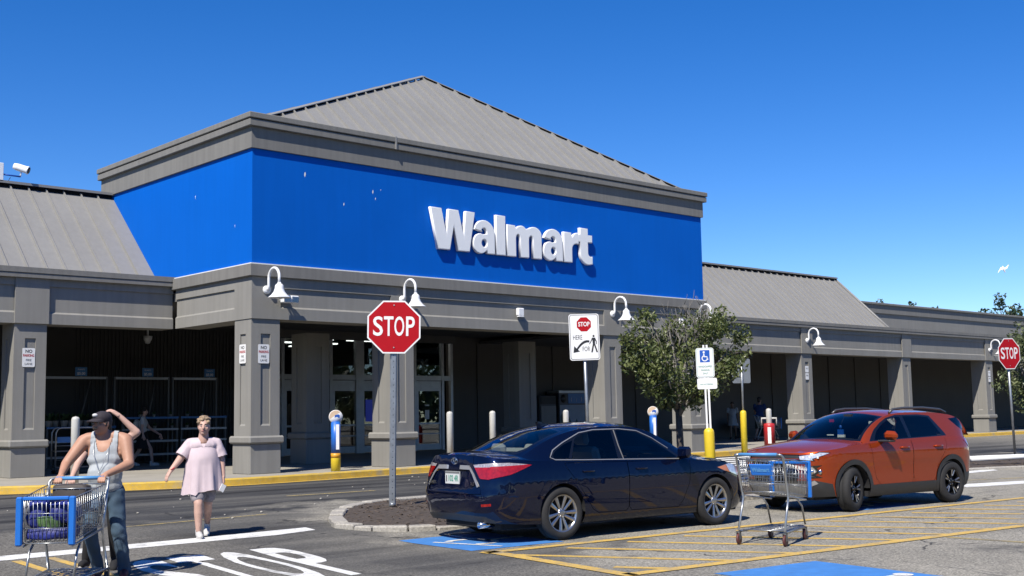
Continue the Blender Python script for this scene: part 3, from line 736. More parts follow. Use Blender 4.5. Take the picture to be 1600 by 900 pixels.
def floodlight(loc, label):
    e = empty('floodlight', loc, label=label, cat='floodlight', group='twin floodlights on the beam')
    MB().box(-.09, -.06, -.09, .09, 0, .09).build('junction_box', MATS['white_enamel'], e, .012)
    for dx in (-.05, .17):
        m = MB(); m.tube([(dx*.5, -.06, 0), (dx, -.16, -.02)], .028, 8); m.build('arm', MATS['white_enamel'], e)
        m = MB(); m.box(dx-.11, -.30, -.16, dx+.11, -.15, .02); m.xform(Matrix.Translation((0, 0, 0))); h = m.build('lamp_head', MATS['white_enamel'], e, .02)
        MB().box(dx-.09, -.305, -.14, dx+.09, -.301, .0).build('lens', MATS['lamp_glass'], h)
floodlight((15.32, Y0, 4.55), 'white twin-headed floodlight beside the corner gooseneck lamp')
floodlight((30.2, Y0, 4.56), 'white twin-headed floodlight showing through the tree leaves')
e = empty('alarm_box', (23.05, Y0, 4.54), label='small white square box fixed on the beam left of the crossing sign', cat='box')
MB().box(-.11, -.13, -.11, .11, 0, .11).build('housing', MATS['white_enamel'], e, .02); MB().box(-.09, -.135, -.14, .09, -.03, -.11).build('cover_lip', MATS['white_letter'], e)
# security camera on the left roof
e = empty('security_camera', (11.4, 32.45, 8.1), label='white security camera on a pole above the left metal roof', cat='camera')
MB().box(-.22, -.05, 0, -.02, .05, .5).build('junction_post', MATS['white_enamel'], e, .01)
MB().tube([(-.05, 0, .2), (.44, 0, .19)], .022, 8).build('arm', MATS['sign_blue'], e)
MB().tube([(.44, 0, .19), (.46, 0, .36)], .02, 8).build('bracket', MATS['white_enamel'], e)
m = MB(); m.lathe([(.0, -.2), (.08, -.2), (.1, -.1), (.1, .14), (.115, .18), (.115, .2), (.06, .2), (.0, .17)], 14, 'X'); m.xform(Matrix.Translation((.45, -.02, .42)) @ Matrix.Rotation(R(-35), 4, 'Z') @ Matrix.Rotation(R(18), 4, 'Y')); h = m.build('camera_housing', MATS['white_enamel'], e)
m = MB(); m.lathe([(.0, .19), (.085, .19), (.085, .22), (.0, .215)], 14, 'X'); m.xform(Matrix.Translation((.45, -.02, .42)) @ Matrix.Rotation(R(-35), 4, 'Z') @ Matrix.Rotation(R(18), 4, 'Y')); m.build('lens', MATS['sign_black'], h)
MB().tube([(.1, 0, 0), (.18, 0, .14)], .008, 6).build('cable', MATS['sign_black'], e)
# ceiling fitting in the left porch
e = empty('porch_dome_camera', (16.6, 34.6, 4.5), label='small pale dome camera hanging in the dark left porch', cat='camera')
MB().tube([(0, 0, 0), (0, 0, -.25)], .03, 8).build('stem', MATS['white_enamel'], e); MB().lathe([(0, -.5), (.07, -.47), (.09, -.4), (.12, -.36), (.14, -.25), (0, -.24)], 14).build('dome', MATS['white_enamel'], e)

# ================================================================== SIGNS
def rrect(w, h, r, n=4):
    o = []
    for cx, cy, a0 in ((w/2-r, h/2-r, 0), (-w/2+r, h/2-r, 90), (-w/2+r, -h/2+r, 180), (w/2-r, -h/2+r, 270)):
        o += [(cx+r*math.cos(R(a0+90*i/n)), cy+r*math.sin(R(a0+90*i/n))) for i in range(n+1)]
    return o
FACE = Matrix.Rotation(PI/2, 4, 'X')      # flat XY art -> upright, facing -Y
def plate(name, poly, t, mats, parent, z, y=0, x=0):
    """upright plate whose front face lies at y, thickness to the back"""
    m = MB(); m.prism(poly, -t, 0); m.xform(Matrix.Translation((x, y, z)) @ FACE); return m.build(name, MATS[mats], parent)
def octagon(r): return [(r*math.cos(R(22.5+45*i))/math.cos(R(22.5)), r*math.sin(R(22.5+45*i))/math.cos(R(22.5))) for i in range(8)]
def put_text(parent, s, mat, z, size, y=-.003, x=0, bold=.0, xs=1., name='lettering', space=1.):
    return text_obj(name, s, mat, parent, Matrix.Translation((x, y, z)) @ FACE, size, bold, .0006, xs, 'CENTER', space)
def post(parent, z1, kind='channel', y=.03, mat='galvanised'):
    m = MB()
    if kind == 'channel':
        m.box(-.038, y, -.1, .038, y+.008, z1); m.box(-.038, y+.008, -.1, -.03, y+.04, z1); m.box(.03, y+.008, -.1, .038, y+.04, z1); m.box(-.055, y+.035, -.1, -.038, y+.041, z1); m.box(.038, y+.035, -.1, .055, y+.041, z1)
    else: m.tube([(0, y+.035, -.1), (0, y+.035, z1)], .036, 12)
    o = m.build('post', MATS[mat], parent)
    if kind == 'channel':
        h = MB()
        for k in range(int(z1/.1)): h.box(-.006, y-.0015, .1+k*.1, .006, y-.0005, .115+k*.1)
        h.build('post_holes', MATS['sign_black'], o)
    return o
def stop_sign(loc, rz, zc, half, label, tilt=(0, 0), kind='channel'):
    e = empty('stop_sign', loc, rz, label, 'stop sign', 'stop signs on posts'); e.rotation_euler = (tilt[0], tilt[1], rz)
    post(e, zc+half*.55, kind)
    b = plate('sign_plate', octagon(half), .004, 'sign_white', e, zc)
    plate('red_field', octagon(half*.945), .002, 'sign_red', b, zc, -.0015)
    for ch, x, wd in zip('STOP', (-.60, -.20, .20, .62), (.37, .36, .37, .33)):
        me = text_mesh(ch, 1., .012, .0006); vx = [v.co.x for v in me.vertices]; vy = [v.co.y for v in me.vertices]
        for v in me.vertices: v.co.x = (v.co.x-(max(vx)+min(vx))/2)*half*wd/(max(vx)-min(vx)); v.co.y = (v.co.y-(max(vy)+min(vy))/2)*half*.74/(max(vy)-min(vy))
        me.transform(Matrix.Translation((half*x, -.004, zc+.015)) @ FACE); me.materials.append(MATS['sign_white']); link_mesh('letter', me, b)
    for s in (.82, -.78):
        m = MB(); m.lathe([(.0, 0), (.014, 0), (.012, .008), (0, .01)], 8, 'Y', (0, -.002, zc+half*s)); m.build('bolt', MATS['aluminium'], b)
    m = MB(); m.lathe([(.0, 0), (.05, .0), (.05, .05), (.042, .06), (0, .06)], 10); m.build('ground_collar', MATS['galvanised'], e)
    return e
stop_sign((12.10, 16.17, .16), R(-36.5), 2.98, .445, 'large red stop sign on a galvanised post in the mulch island left of the sedan', (R(0), R(.9)))
stop_sign((35.1, 16.25, .18), R(-15), 3.02, .46, 'red stop sign at the far right edge, seen at an angle before a tree', (0, R(-1.2)), 'round')
# crossing sign
e = empty('crossing_sign', (17.72, 17.02, .22), R(-41), 'white sign reading STOP HERE FOR with a walking figure, behind the sedan roof', 'sign')
e.rotation_euler = (0, R(-1.0), R(-41))
post(e, 3.35, 'round')
b = plate('sign_plate', rrect(.62, .95, .05), .004, 'sign_white', e, 2.98)
plate('border', rrect(.585, .915, .04), .001, 'sign_black', b, 2.98, -.001); plate('white_field', rrect(.565, .895, .035), .001, 'sign_white', b, 2.98, -.002)
plate('stop_symbol', octagon(.145), .001, 'sign_red', b, 3.24, -.003); put_text(b, 'STOP', 'sign_white', 3.24, .125, -.0045, 0, .003, .78)
put_text(b, 'HERE', 'sign_black', 2.97, .135, -.003, -.14, 0, .62); put_text(b, 'FOR', 'sign_black', 2.73, .135, -.003, .03, 0, .62)
m = MB(); pts = [Vector((.10-.26*t, -.003, 2.885-.16*t*t+.07*t*(1-t))) for t in [i/8 for i in range(9)]]
vs = []; 
for i, p in enumerate(pts): w_ = .022+.012*i/8; vs += [(p.x, p.y, p.z+w_), (p.x, p.y, p.z-w_)]
m.add(vs, [(2*i+1, 2*i, 2*i+2, 2*i+3) for i in range(8)]); m.add([(-.215, -.003, 2.80), (-.235, -.003, 2.66), (-.10, -.003, 2.685)], [(0, 1, 2)]); m.build('arrow_symbol', MATS['sign_black'], b)
def walker(parent, cx, z0, h, mat):
    m = MB(); f = lambda x, z: (cx+x*h, -.003, z0+z*h)
    m.add([f(.06*math.cos(a)+.0, .93+.065*math.sin(a)) for a in [2*PI*i/12 for i in range(12)]], [tuple(range(12))])
    m.add([f(-.09, .84), f(.08, .84), f(.07, .48), f(-.06, .48)], [(3, 2, 1, 0)])
    m.add([f(-.06, .485), f(.03, .485), f(-.08, .0), f(-.17, .0)], [(3, 2, 1, 0)])
    m.add([f(-.01, .485), f(.07, .485), f(.22, .0), f(.13, .0)], [(3, 2, 1, 0)])
    m.add([f(-.09, .835), f(-.04, .80), f(-.17, .56), f(-.24, .46), f(-.27, .49), f(-.19, .62)], [(5, 4, 3, 2, 1, 0)])
    m.add([f(.08, .835), f(.17, .62), f(.16, .46), f(.115, .46), f(.12, .6), f(.04, .76)], [(0, 1, 2, 3, 4, 5)])
    return m.build('walking_figure', MATS[mat], parent)
walker(b, .19, 2.66, .36, 'sign_black')
# accessible-parking sign in a yellow bollard
def pipe_bollard(name, loc, r, h, mat, label, group=None, cat='bollard', rz=0):
    e = empty(name, loc, rz, label, cat, group)
    MB().lathe([(r, -.1), (r, h-r*.9), (r*.93, h-r*.55), (r*.7, h-r*.2), (r*.35, h-.01), (0, h)], 20).build('pipe', MATS[mat], e)
    MB().lathe([(r+.02, -.02), (r+.02, .012), (r, .02)], 20).build('footing_ring', MATS['concrete'], e)
    return e
e = pipe_bollard('parking_sign_post', (16.1, 12.66, gz(12.66)), .088, 1.36, 'bollard_yellow', 'accessible parking sign standing in a yellow bollard at the front of the sedan', None, 'sign', R(-50))
e.rotation_euler = (0, R(-.8), R(-50))
m = MB()
for dx in (-.04, .015): m.box(dx, .0, 1.3, dx+.03, .03, 2.75)
m.build('post', MATS['sign_white'], e)
b = plate('sign_plate', rrect(.30, .50, .04), .004, 'sign_white', e, 2.45, -.004, -.01); plate('border', rrect(.275, .475, .03), .0008, 'sign_green', b, 2.45, -.005, -.01); plate('white_field', rrect(.265, .465, .028), .0008, 'sign_white', b, 2.45, -.006, -.01)
plate('blue_field', rrect(.165, .205, .008), .001, 'sign_blue', b, 2.56, -.007, -.01)
m = MB(); f = lambda p: [(x-.012, -.0085, z+2.555) for x, z in p]
m.add(f([(.018*math.cos(a)-.012, .072+.018*math.sin(a)) for a in [2*PI*i/10 for i in range(10)]]), [tuple(range(10))])
rg = ring2(0.0, -.03, .036, .052, -250, 20, 14); m.add(f(rg), [tuple(range(len(rg)))])
m.add(f([(-.022, .05), (-.004, .05), (.002, -.012), (-.016, -.012)]), [(3, 2, 1, 0)]); m.add(f([(-.005, .008), (.045, -.0), (.06, -.055), (.045, -.06), (.033, -.014), (-.005, -.008)]), [(5, 4, 3, 2, 1, 0)])
m.build('wheelchair_symbol', MATS['sign_white'], b)
put_text(b, 'HANDICAPPED', 'sign_green', 2.385, .042, -.0085, -.01, 0, .8); put_text(b, 'PARKING', 'sign_green', 2.325, .042, -.0085, -.01, 0, .8); put_text(b, 'ONLY', 'sign_green', 2.27, .042, -.0085, -.01, 0, .8)
b2 = plate('lower_plate', rrect(.33, .185, .03), .004, 'sign_white', e, 2.10, -.004, .01); put_text(b2, 'VAN ACCESSIBLE', 'sign_green', 2.085, .036, -.0055, .0, 0, .8)
# sign seen from behind in a slim yellow bollard
e = pipe_bollard('traffic_sign_post', (31.35, 23.3, .22), .10, 1.45, 'bollard_yellow', 'traffic sign seen from its grey back, in a slim yellow bollard right of the tree', None, 'sign', R(150))
MB().tube([(0, 0, 1.3), (0, 0, 3.05)], .035, 10).build('post', MATS['galvanised'], e)
plate('sign_plate', rrect(.62, .78, .05), .005, 'sign_back', e, 2.70, -.04)
# no parking plates
def no_parking(loc, rz, label, small=False):
    e = empty('no_parking_sign', loc, rz, label, 'sign', 'small white plates on the columns')
    w_, h_ = (.30, .45)
    if small:
        for dz in (.15, -.15):
            p = plate('sign_plate', rrect(.24, .27, .02), .004, 'sign_white', e, dz, -.005)
            put_text(p, 'NO' if dz > 0 else 'FIRE', 'sign_black', dz+.03, .1, -.0065); 
        return e
    p = plate('sign_plate', rrect(w_, h_, .03), .004, 'sign_white', e, 0, -.005)
    put_text(p, 'NO', 'sign_black', .145, .105, -.0065, 0, .002); put_text(p, 'PARKING', 'sign_red', .045, .085, -.0065, 0, .002, .75); put_text(p, 'FIRE', 'sign_black', -.065, .075, -.0065); put_text(p, 'LANE', 'sign_black', -.155, .075, -.0065)
    return e
no_parking((14.83, 24.835, 3.18), 0, 'no parking fire lane plate on the front face of the tower corner column')
no_parking((14.495, 25.22, 3.19), -PI/2, 'no parking fire lane plate on the left side face of the tower corner column')
no_parking((10.8, 28.765, 3.2), 0, 'no parking fire lane plate on the column at the left edge')
no_parking((43.22, 28.765, 3.2), 0, 'pair of small white plates on the column above the orange car', True)
no_parking((59.57, 28.765, 3.2), 0, 'pair of small white plates on the far right column', True)

# ================================================================== BOLLARDS
for x, y, lb in ((10.3, 24.75, 'grey pipe bollard half hidden behind the man in the cap'), (20.27, 24.55, 'cream pipe bollard above the sedan boot, left of the other two'), (21.78, 24.55, 'cream pipe bollard between two others over the sedan rear window'), (24.56, 24.5, 'cream pipe bollard tip in front of the blue kiosk, over the sedan roof')):
    pipe_bollard('bollard', (x, y, .37), .085, 1.4, 'bollard_cream', lb, 'cream pipe bollards along the kerb')
def sleeve_bollard(loc, label, rz):
    e = empty('sleeve_bollard', loc, rz, label, 'bollard', 'blue sleeved bollards by the entrance')
    MB().lathe([(.115, -.05), (.115, .32), (.115, .321)], 20).build('yellow_base', MATS['bollard_yellow'], e)
    MB().lathe([(.117, .32), (.117, .43)], 20).build('orange_band', MATS['bollard_orange'], e)
    MB().lathe([(.112, .43), (.112, 1.18), (.0, 1.19)], 20).build('blue_sleeve', MATS['bollard_blue'], e)
    m = MB(); m.box(.0, -.118, .52, .075, -.106, 1.12); m.build('white_print', MATS['sign_white'], e)
    m = MB(); m.lathe([(.0, -.03), (.165, -.03), (.165, .03), (.0, .03)], 24, 'Y', (0, -.02, 1.30)); d = m.build('round_head', MATS['sign_white'], e)
    m = MB(); m.add([(x, -.0515, z) for x, z in arc(0, 1.30, .155, .155, 45, 200, 12)], [tuple(range(12, -1, -1))]); m.build('tan_patch', MATS['tan_print'], d)
    m = MB(); m.add([(x, -.0525, z) for x, z in ((-.02, 1.34), (.06, 1.36), (.1, 1.33), (.085, 1.26), (.03, 1.30), (-.03, 1.28))], [(0, 1, 2, 3, 4, 5)]); m.build('blue_patch', MATS['sign_blue'], d)
    return e
sleeve_bollard((16.5, 24.3, .37), 'blue and yellow sleeved bollard with round head, left of the large stop sign', R(-30))
sleeve_bollard((28.25, 24.4, .37), 'blue sleeved bollard with round head over the sedan bonnet', R(-45))
e = pipe_bollard('bollard', (36.3, 25.85, .37), .1, 1.36, 'bollard_cream', 'white topped bollard in a red sleeve behind the orange car bonnet')
MB().lathe([(.2, -.04), (.2, .72), (.19, .8), (.11, .82)], 20).build('red_sleeve', MATS['bollard_red'], e)
MB().box(-.07, -.212, .1, .05, -.203, .68).xform(Matrix.Rotation(R(-52), 4, 'Z')).build('white_print', MATS['sign_white'], e)
m = MB(); m.tube([(-.26, 0, .74), (-.26, 0, 1.0), (.26, 0, 1.0), (.26, 0, .74)], .035, 8); m.xform(Matrix.Rotation(R(-52), 4, 'Z')); m.build('handles', MATS['bollard_cream'], e)
e = empty('marker_pole', (31.6, 14.7, .22), R(-28), 'white pole lying on the mulch beside the far right stop sign', 'pole')
MB().tube([(-1.35, 0, .06), (1.4, 0, .09)], [.075, .07], 10).build('pole', MATS['sign_white'], e); MB().lathe([(.12, -.03), (.12, .03), (.09, .04)], 12, 'X', (1.38, 0, .09)).build('base_flange', MATS['sign_white'], e)

# ================================================================== THINGS IN THE SHADED PORCH
def rack(x, y, w_, label, tops, name='plant_rack', header=True):
    e = empty(name, (x, y, .37), 0, label, 'rack', 'steel display racks in the left porch')
    for dx in (0, w_):
        for dy in (0, .6): MB().box(dx-.025, dy-.025, 0, dx+.025, dy+.025, 2.62 if (header and dy) else max(tops)+.02).build('upright', MATS['rack_steel'], e)
    for z in tops:
        s = MB(); s.box(-.02, -.03, z-.04, w_+.02, .63, z); so_ = s.build('shelf', MATS['rack_steel'], e)
        MB().box(-.03, -.045, z-.05, w_+.03, -.031, z+.01).build('price_rail', MATS['rack_blue'] if z == max(tops) else MATS['aluminium'], so_)
    if header:
        MB().box(-.02, .58, 2.56, w_+.02, .62, 2.63).build('header_bar', MATS['aluminium'], e); MB().tube([(w_*.75, .6, 2.5), (w_*.55, .25, 1.5)], .02, 6).build('brace', MATS['rack_steel'], e)
    return e
R1 = rack(13.45, 34.3, 2.0, 'steel display rack with potted plants on top, nearest the left column', (.3, .75, 1.15))
R2 = rack(15.7, 34.3, 1.75, 'steel display rack behind the walking woman with backpack', (.3, .7, 1.05, 1.4))
R3 = rack(17.6, 34.3, 1.5, 'steel display rack beside the tower corner column', (.3, .7, 1.05, 1.4))
rr = random.Random(12); ORD = ['first', 'second', 'third', 'fourth', 'fifth', 'sixth', 'seventh', 'eighth', 'ninth']
def pot_plant(loc, s, seed, label):
    q = random.Random(seed); e = empty('potted_plant', loc, q.random()*6, label, 'plant', 'potted plants on the rack')
    MB().lathe([(.0, 0), (.06*s, 0), (.085*s, .14*s), (.09*s, .15*s), (.07*s, .15*s)], 10).build('pot', MATS['plant_pot'], e)
    m = MB()
    for _ in range(46):
        a = q.random()*2*PI; el = q.uniform(.1, 1.3); l = q.uniform(.1, .24)*s; d = Vector((math.cos(a)*math.cos(el), math.sin(a)*math.cos(el), math.sin(el))); b0 = Vector((0, 0, .14*s)); tp = b0+d*l; sd = d.cross(Vector((0, 0, 1))).normalized()*.035*s
        m.add([b0+d*.03, b0+d*l*.6+sd, tp, b0+d*l*.6-sd], [(0, 1, 2, 3)])
    m.build('foliage', MATS['plant_green'], e); return e
for k in range(9): pot_plant((13.55+k*.225, 34.45+.1*(k % 2), 1.52), 1.25, 20+k, ORD[k]+' dark leafy potted plant from the left on the top shelf of the left rack')
for k in range(6):
    for z, g in ((1.77, 0), (1.42, 1)):
        x = 15.8+k*.52
        pot_plant((x+rr.uniform(-.05, .05), 34.5, z), .55, 60+k+g*20, ORD[k]+' small potted plant from the left on the '+('topmost' if g == 0 else 'second')+' shelf behind the walking woman')
for x, lb in ((14.65, 'price placard on the rack header, leftmost of three in the dark porch'), (16.75, 'price placard on the rack header, middle of three in the dark porch'), (18.85, 'price placard on the rack header beside the corner column')):
    e = empty('price_placard', (x, 34.88, 3.0), 0, lb, 'placard', 'price placards above the racks')
    plate('card', rrect(.36, .26, .01), .006, 'rack_blue', e, .15, -.01); put_text(e, '$5.00', 'sign_white', .09, .11, -.013, 0, .002); put_text(e, 'PLANTS', 'sign_white', .21, .06, -.013)
    MB().box(-.01, -.008, -.02, .01, .0, .03).build('clip', MATS['aluminium'], e)
# steel stock cart by the left column
e = empty('stock_cart', (11.95, 29.9, .37), R(-12), 'tall steel stock cart with blue shelf panel next to the left column', 'cart')
for dy in (0, .55):
    m = MB(); m.tube([(0, dy, .1), (0, dy, 1.02), (.05, dy, 1.12), (.13, dy, 1.15), (1.0, dy, 1.15), (1.08, dy, 1.1), (1.1, dy, 1.0), (1.1, dy, .1)], .022, 8); m.build('end_frame', MATS['galvanised'], e)
for z in (.15, .55): 
    m = MB(); m.box(.0, .0, z, 1.1, .55, z+.03); m.build('shelf', MATS['rack_steel'], e)
m = MB(); m.box(.03, -.03, .78, 1.07, -.02, .92); m.build('blue_panel', MATS['rack_blue'], e)
for z in (.35, .7): MB().tube([(0, 0, z), (1.1, 0, z)], .014, 6).build('rail', MATS['galvanised'], e)
for dx in (.05, 1.05):
    for dy in (.03, .52): MB().lathe([(0, -.02), (.05, -.02), (.05, .02), (0, .02)], 12, 'Y', (dx, dy, .05)).build('caster', MATS['sign_black'], e)
# vending machines on the back wall
M('kiosk_body', (.05, .055, .07), .5, var=.1); M('kiosk_blue', (.02, .18, .48), .4, var=.08); M('kiosk_pale', (.34, .40, .48), .5, var=.1); M('kiosk_green', (.02, .09, .08), .5, var=.1)
def kiosk(x, label, w_=1.55):
    e = empty('vending_machine', (x, 35.25, .37), 0, label, 'vending machine', 'vending machines in the porch')
    MB().box(0, 0, 0, w_, .75, 2.2).build('cabinet', MATS['kiosk_body'], e, .02); MB().box(-.02, -.03, 2.15, w_+.02, .7, 2.25).build('top_trim', MATS['aluminium'], e)
    MB().box(w_*.34, -.02, 1.72, w_-.04, -.002, 2.13).build('blue_header', MATS['kiosk_blue'], e)
    m = MB(); m.lathe([(0, -.012), (.17, -.012), (.17, .0), (0, .0)], 20, 'Y', (w_*.17, -.01, 1.92)); m.build('round_panel', MATS['sign_black'], e)
    f_ = MB().box(.04, -.02, .1, w_-.04, -.002, 1.66).build('front_panel', MATS['kiosk_pale'], e)
    m = MB(); m.add([(.05, -.022, .15), (.05, -.022, 1.2), (.3, -.022, 1.5), (.52, -.022, 1.25), (.7, -.022, .9), (.75, -.022, .15)], [(5, 4, 3, 2, 1, 0)]); m.add([(.85, -.022, .2), (.85, -.022, .8), (1.0, -.022, 1.1), (1.12, -.022, .85), (1.22, -.022, 1.0), (1.35, -.022, .5), (1.3, -.022, .2)], [(6, 5, 4, 3, 2, 1, 0)]); m.build('mountain_print', MATS['kiosk_green'], f_)
    for k, s in enumerate((.08, .06, .09)): MB().box(w_*.45+k*.3, -.024, 1.8, w_*.45+k*.3+s*.4, -.021, 1.8+s*2).build('print_mark', MATS['kiosk_pale'], e)
    return e
kiosk(34.95, 'blue topped vending machine with mountain print, left of the crossing sign post'); kiosk(36.62, 'vending machine with mountain print half hidden by the third tower column'); 
e = empty('ice_chest', (33.9, 35.3, .37), 0, 'dark grey chest left of the vending machines in the porch', 'chest')
MB().box(0, 0, 0, .95, .7, 2.05).build('cabinet', MATS['kiosk_body'], e, .03); MB().box(.05, -.02, 1.7, .9, -.002, 2.0).build('header', MATS['rib_wall'], e); MB().box(.05, -.03, .2, .9, -.002, 1.62).build('door', MATS['rack_steel'], e)
e = empty('bench', (46.6, 34.9, .37), 0, 'grey bench against the wall behind the two distant shoppers', 'bench')
MB().box(0, 0, .42, 2.2, .4, .48).build('seat', MATS['back_wall'], e); MB().box(0, .4, .5, 2.2, .45, .9).build('backrest', MATS['back_wall'], e)
for dx in (.15, 2.0): MB().box(dx, .03, 0, dx+.06, .4, .42).build('leg', MATS['rack_steel'], e)

# ================================================================== TREES AND BIRD
M('bark', (.085, .072, .062), .9, var=.4, vscale=14, bump=.8, bscale=22); M('twig', (.21, .195, .175), .85, var=.25, vscale=9)
def leaf_material(name, c, c2):
    m = bpy.data.materials.new(name); m.use_nodes = True; t = m.node_tree; N = t.nodes; L = t.links; b = N['Principled BSDF']
    g = N.new('ShaderNodeNewGeometry'); rp = N.new('ShaderNodeValToRGB'); rp.color_ramp.elements[0].color = (*[q*K for q in c], 1); rp.color_ramp.elements[1].color = (*[q*K for q in c2], 1)
    L.new(g.outputs['Random Per Island'], rp.inputs[0]); L.new(rp.outputs[0], b.inputs['Base Color']); b.inputs['Roughness'].default_value = .45
    tl = N.new('ShaderNodeBsdfTranslucent'); L.new(rp.outputs[0], tl.inputs[0]); mx = N.new('ShaderNodeMixShader'); mx.inputs[0].default_value = .25
    L.new(b.outputs[0], mx.inputs[1]); L.new(tl.outputs[0], mx.inputs[2]); L.new(mx.outputs[0], N['Material Output'].inputs[0]); MATS[name] = m
leaf_material('leaf_olive', (.045, .072, .015), (.20, .23, .075)); leaf_material('leaf_dark', (.02, .04, .014), (.08, .12, .04)); leaf_material('leaf_light', (.07, .10, .035), (.22, .25, .11))
def tree(name, loc, label, trunk_h, crown_c, crown_r, n_limb, n_leaf, leaf, lmat, seed, trunk_r=.07, bare=0, lean=(0, 0), group=None, holes=.5):
    q = random.Random(seed); e = empty(name, loc, 0, label, 'tree', group)
    T_ = MB(); top = Vector((lean[0], lean[1], trunk_h)); tips = []
    T_.tube([(0, 0, -.1), (.01, 0, .05), top*.5+Vector((q.uniform(-.03, .03), q.uniform(-.03, .03), 0)), top], [trunk_r*1.5, trunk_r*1.08, trunk_r*.92, trunk_r*.8], 10)
    C = Vector(crown_c); Rr = Vector(crown_r); LB = MB()
    def limb(p0, p1, r0, r1, bend=.12):
        L_ = (p1-p0).length; mid = p0.lerp(p1, .5)+Vector((q.uniform(-1, 1), q.uniform(-1, 1), q.uniform(-.2, .9)))*L_*bend
        pts = [p0*(1-t)**2+mid*2*t*(1-t)+p1*t*t for t in (0, .2, .4, .6, .8, 1)]
        LB.tube(pts, [r0+(r1-r0)*t for t in (0, .2, .4, .6, .8, 1)], 5); return pts
    cl = []
    for i in range(n_limb):
        a = 2*PI*(i+q.uniform(-.3, .3))/n_limb*2.4; el = q.uniform(-.35, 1.0); rr_ = q.uniform(.55, .95)
        p1 = C+Vector((math.cos(a)*math.cos(el)*Rr.x, math.sin(a)*math.cos(el)*Rr.y, math.sin(el)*Rr.z))*rr_
        s0 = top*q.uniform(.78, 1.0); pts = limb(s0, p1, trunk_r*.42, trunk_r*.1)
        for k in range(5):
            b0 = pts[q.randint(2, 5)]; d = (b0-C).normalized()+Vector((q.uniform(-1, 1), q.uniform(-1, 1), q.uniform(-.6, .9)))*.9; ln = q.uniform(.25, .5)*min(Rr)
            p2 = b0+d.normalized()*ln; u = Vector(((p2-C).x/Rr.x, (p2-C).y/Rr.y, (p2-C).z/Rr.z))
            if u.length > 1.08: p2 = C+(p2-C)/u.length*1.05
            limb(b0, p2, trunk_r*.13, trunk_r*.04); cl.append((p2, q.uniform(.5, 1.15))); cl.append((b0.lerp(p2, .5), q.uniform(.4, .9)))
    tr = T_.build('trunk', MATS['bark'], e); LB.build('limbs', MATS['twig' if bare else 'bark'], e)
    Lm = []; F_ = []
    sizes = min(Rr)*.26
    wts = [c[1]**3 for c in cl]
    for c, sc in q.choices(cl, wts, k=n_leaf):
        while True:
            o = Vector((q.uniform(-1, 1), q.uniform(-1, 1), q.uniform(-1, 1)))
            if o.length < 1: break
        p = c+o*sizes*sc
        n_ = Vector((q.gauss(0, 1), q.gauss(0, 1), q.gauss(.5, 1))).normalized(); u = n_.orthogonal().normalized(); u = Quaternion(n_, q.random()*6.28) @ u; v_ = n_.cross(u); s = leaf*q.uniform(.6, 1.3)
        b0 = len(Lm); Lm += [p-u*s, p+v_*s*.45+n_*s*.12, p+u*s, p-v_*s*.45+n_*s*.12]; F_.append((b0, b0+1, b0+2, b0+3))
    me = bpy.data.meshes.new('crown'); me.from_pydata([tuple(x) for x in Lm], [], F_); me.materials.append(MATS[lmat]); link_mesh('crown', me, e)
    if bare:
        B = MB()
        for i in range(bare):
            a = q.random()*2*PI; rr_ = q.uniform(.1, .75); p0 = C+Vector((math.cos(a)*Rr.x*rr_*.7, math.sin(a)*Rr.y*rr_*.7, Rr.z*q.uniform(.0, .6))); d = Vector((math.cos(a)*q.uniform(.0, .6), math.sin(a)*q.uniform(.0, .6), 1)).normalized(); ln = q.uniform(.35, .7)*Rr.z
            pts = [p0+d*ln*t+Vector((q.uniform(-.05, .05), q.uniform(-.05, .05), 0))*(t > 0) for t in (0, .25, .5, .75, 1)]
            B.tube(pts, [.016, .014, .011, .008, .004], 5)
            for k in range(5):
                s0 = pts[q.randint(1, 4)]; d2 = (d+Vector((q.uniform(-1, 1), q.uniform(-1, 1), q.uniform(-.2, .5)))).normalized()
                B.tube([s0, s0+d2*.12, s0+d2*.2+Vector((0, 0, .05))], [.008, .006, .003], 4)
        B.build('bare_twigs', MATS['twig'], e)
    return e
tree('street_tree', (20.3, 16.75, .12), 'young street tree with thin olive crown and bare twigs, before the tower corner', 1.7, (.12, -.12, 2.78), (1.30, 1.30, 1.02), 20, 9500, .056, 'leaf_olive', 5, .085, 26, (-.04, .02))
tree('street_tree', (38.6, 16.95, .18), 'street tree cut by the right edge behind the small stop sign', 1.4, (.25, -.1, 2.75), (1.45, 1.45, 1.5), 14, 6500, .07, 'leaf_light', 9, .085, 10)
for i, (x, y, h, s, sd) in enumerate(((80.5, 48.4, 9.7, 2.3, 31), (84, 45.4, 9.2, 2.2, 33), (91.5, 42.3, 9.6, 2.6, 35), (89.5, 40.9, 8.3, 2.0, 36))):
    tree('distant_tree', (x, y, .2), ('dark treetop just showing over the right parapet beside the metal roof', 'small treetop showing over the middle of the right parapet', 'dark treetop above the roof at the right edge', 'low treetop behind the right stop sign tree')[i], h*.6, (0, 0, h*.82), (s*1.1, s*1.1, s*.85), 12, 2600, .17, 'leaf_dark', sd, .2, 0, (0, 0), 'trees beyond the store')
e = empty('flying_gull', (38.99, 18.11, 6.2), R(-40), 'white gull flying in the blue sky at right', 'bird')
m = MB(); m.lathe([(0, -.2), (.035, -.16), (.055, -.05), (.05, .06), (.03, .14), (.028, .18), (.0, .23)], 10, 'X'); m.xform(Matrix.Rotation(R(70), 4, 'Y')); m.build('body', MATS['sign_white'], e)
for s in (-1, 1):
    m = MB(); m.add([(.0, 0, .08), (.0, 0, -.06), (s*.18, -.02, .03 if s > 0 else -.03), (s*.15, .03, .13), (s*.33, .06, .25 if s > 0 else -.22), (s*.3, .05, .28 if s > 0 else -.12)], [(0, 1, 2, 3), (3, 2, 4, 5)]); m.build('wing', MATS['sign_white'], e)
e.scale = (.6, .6, .6)
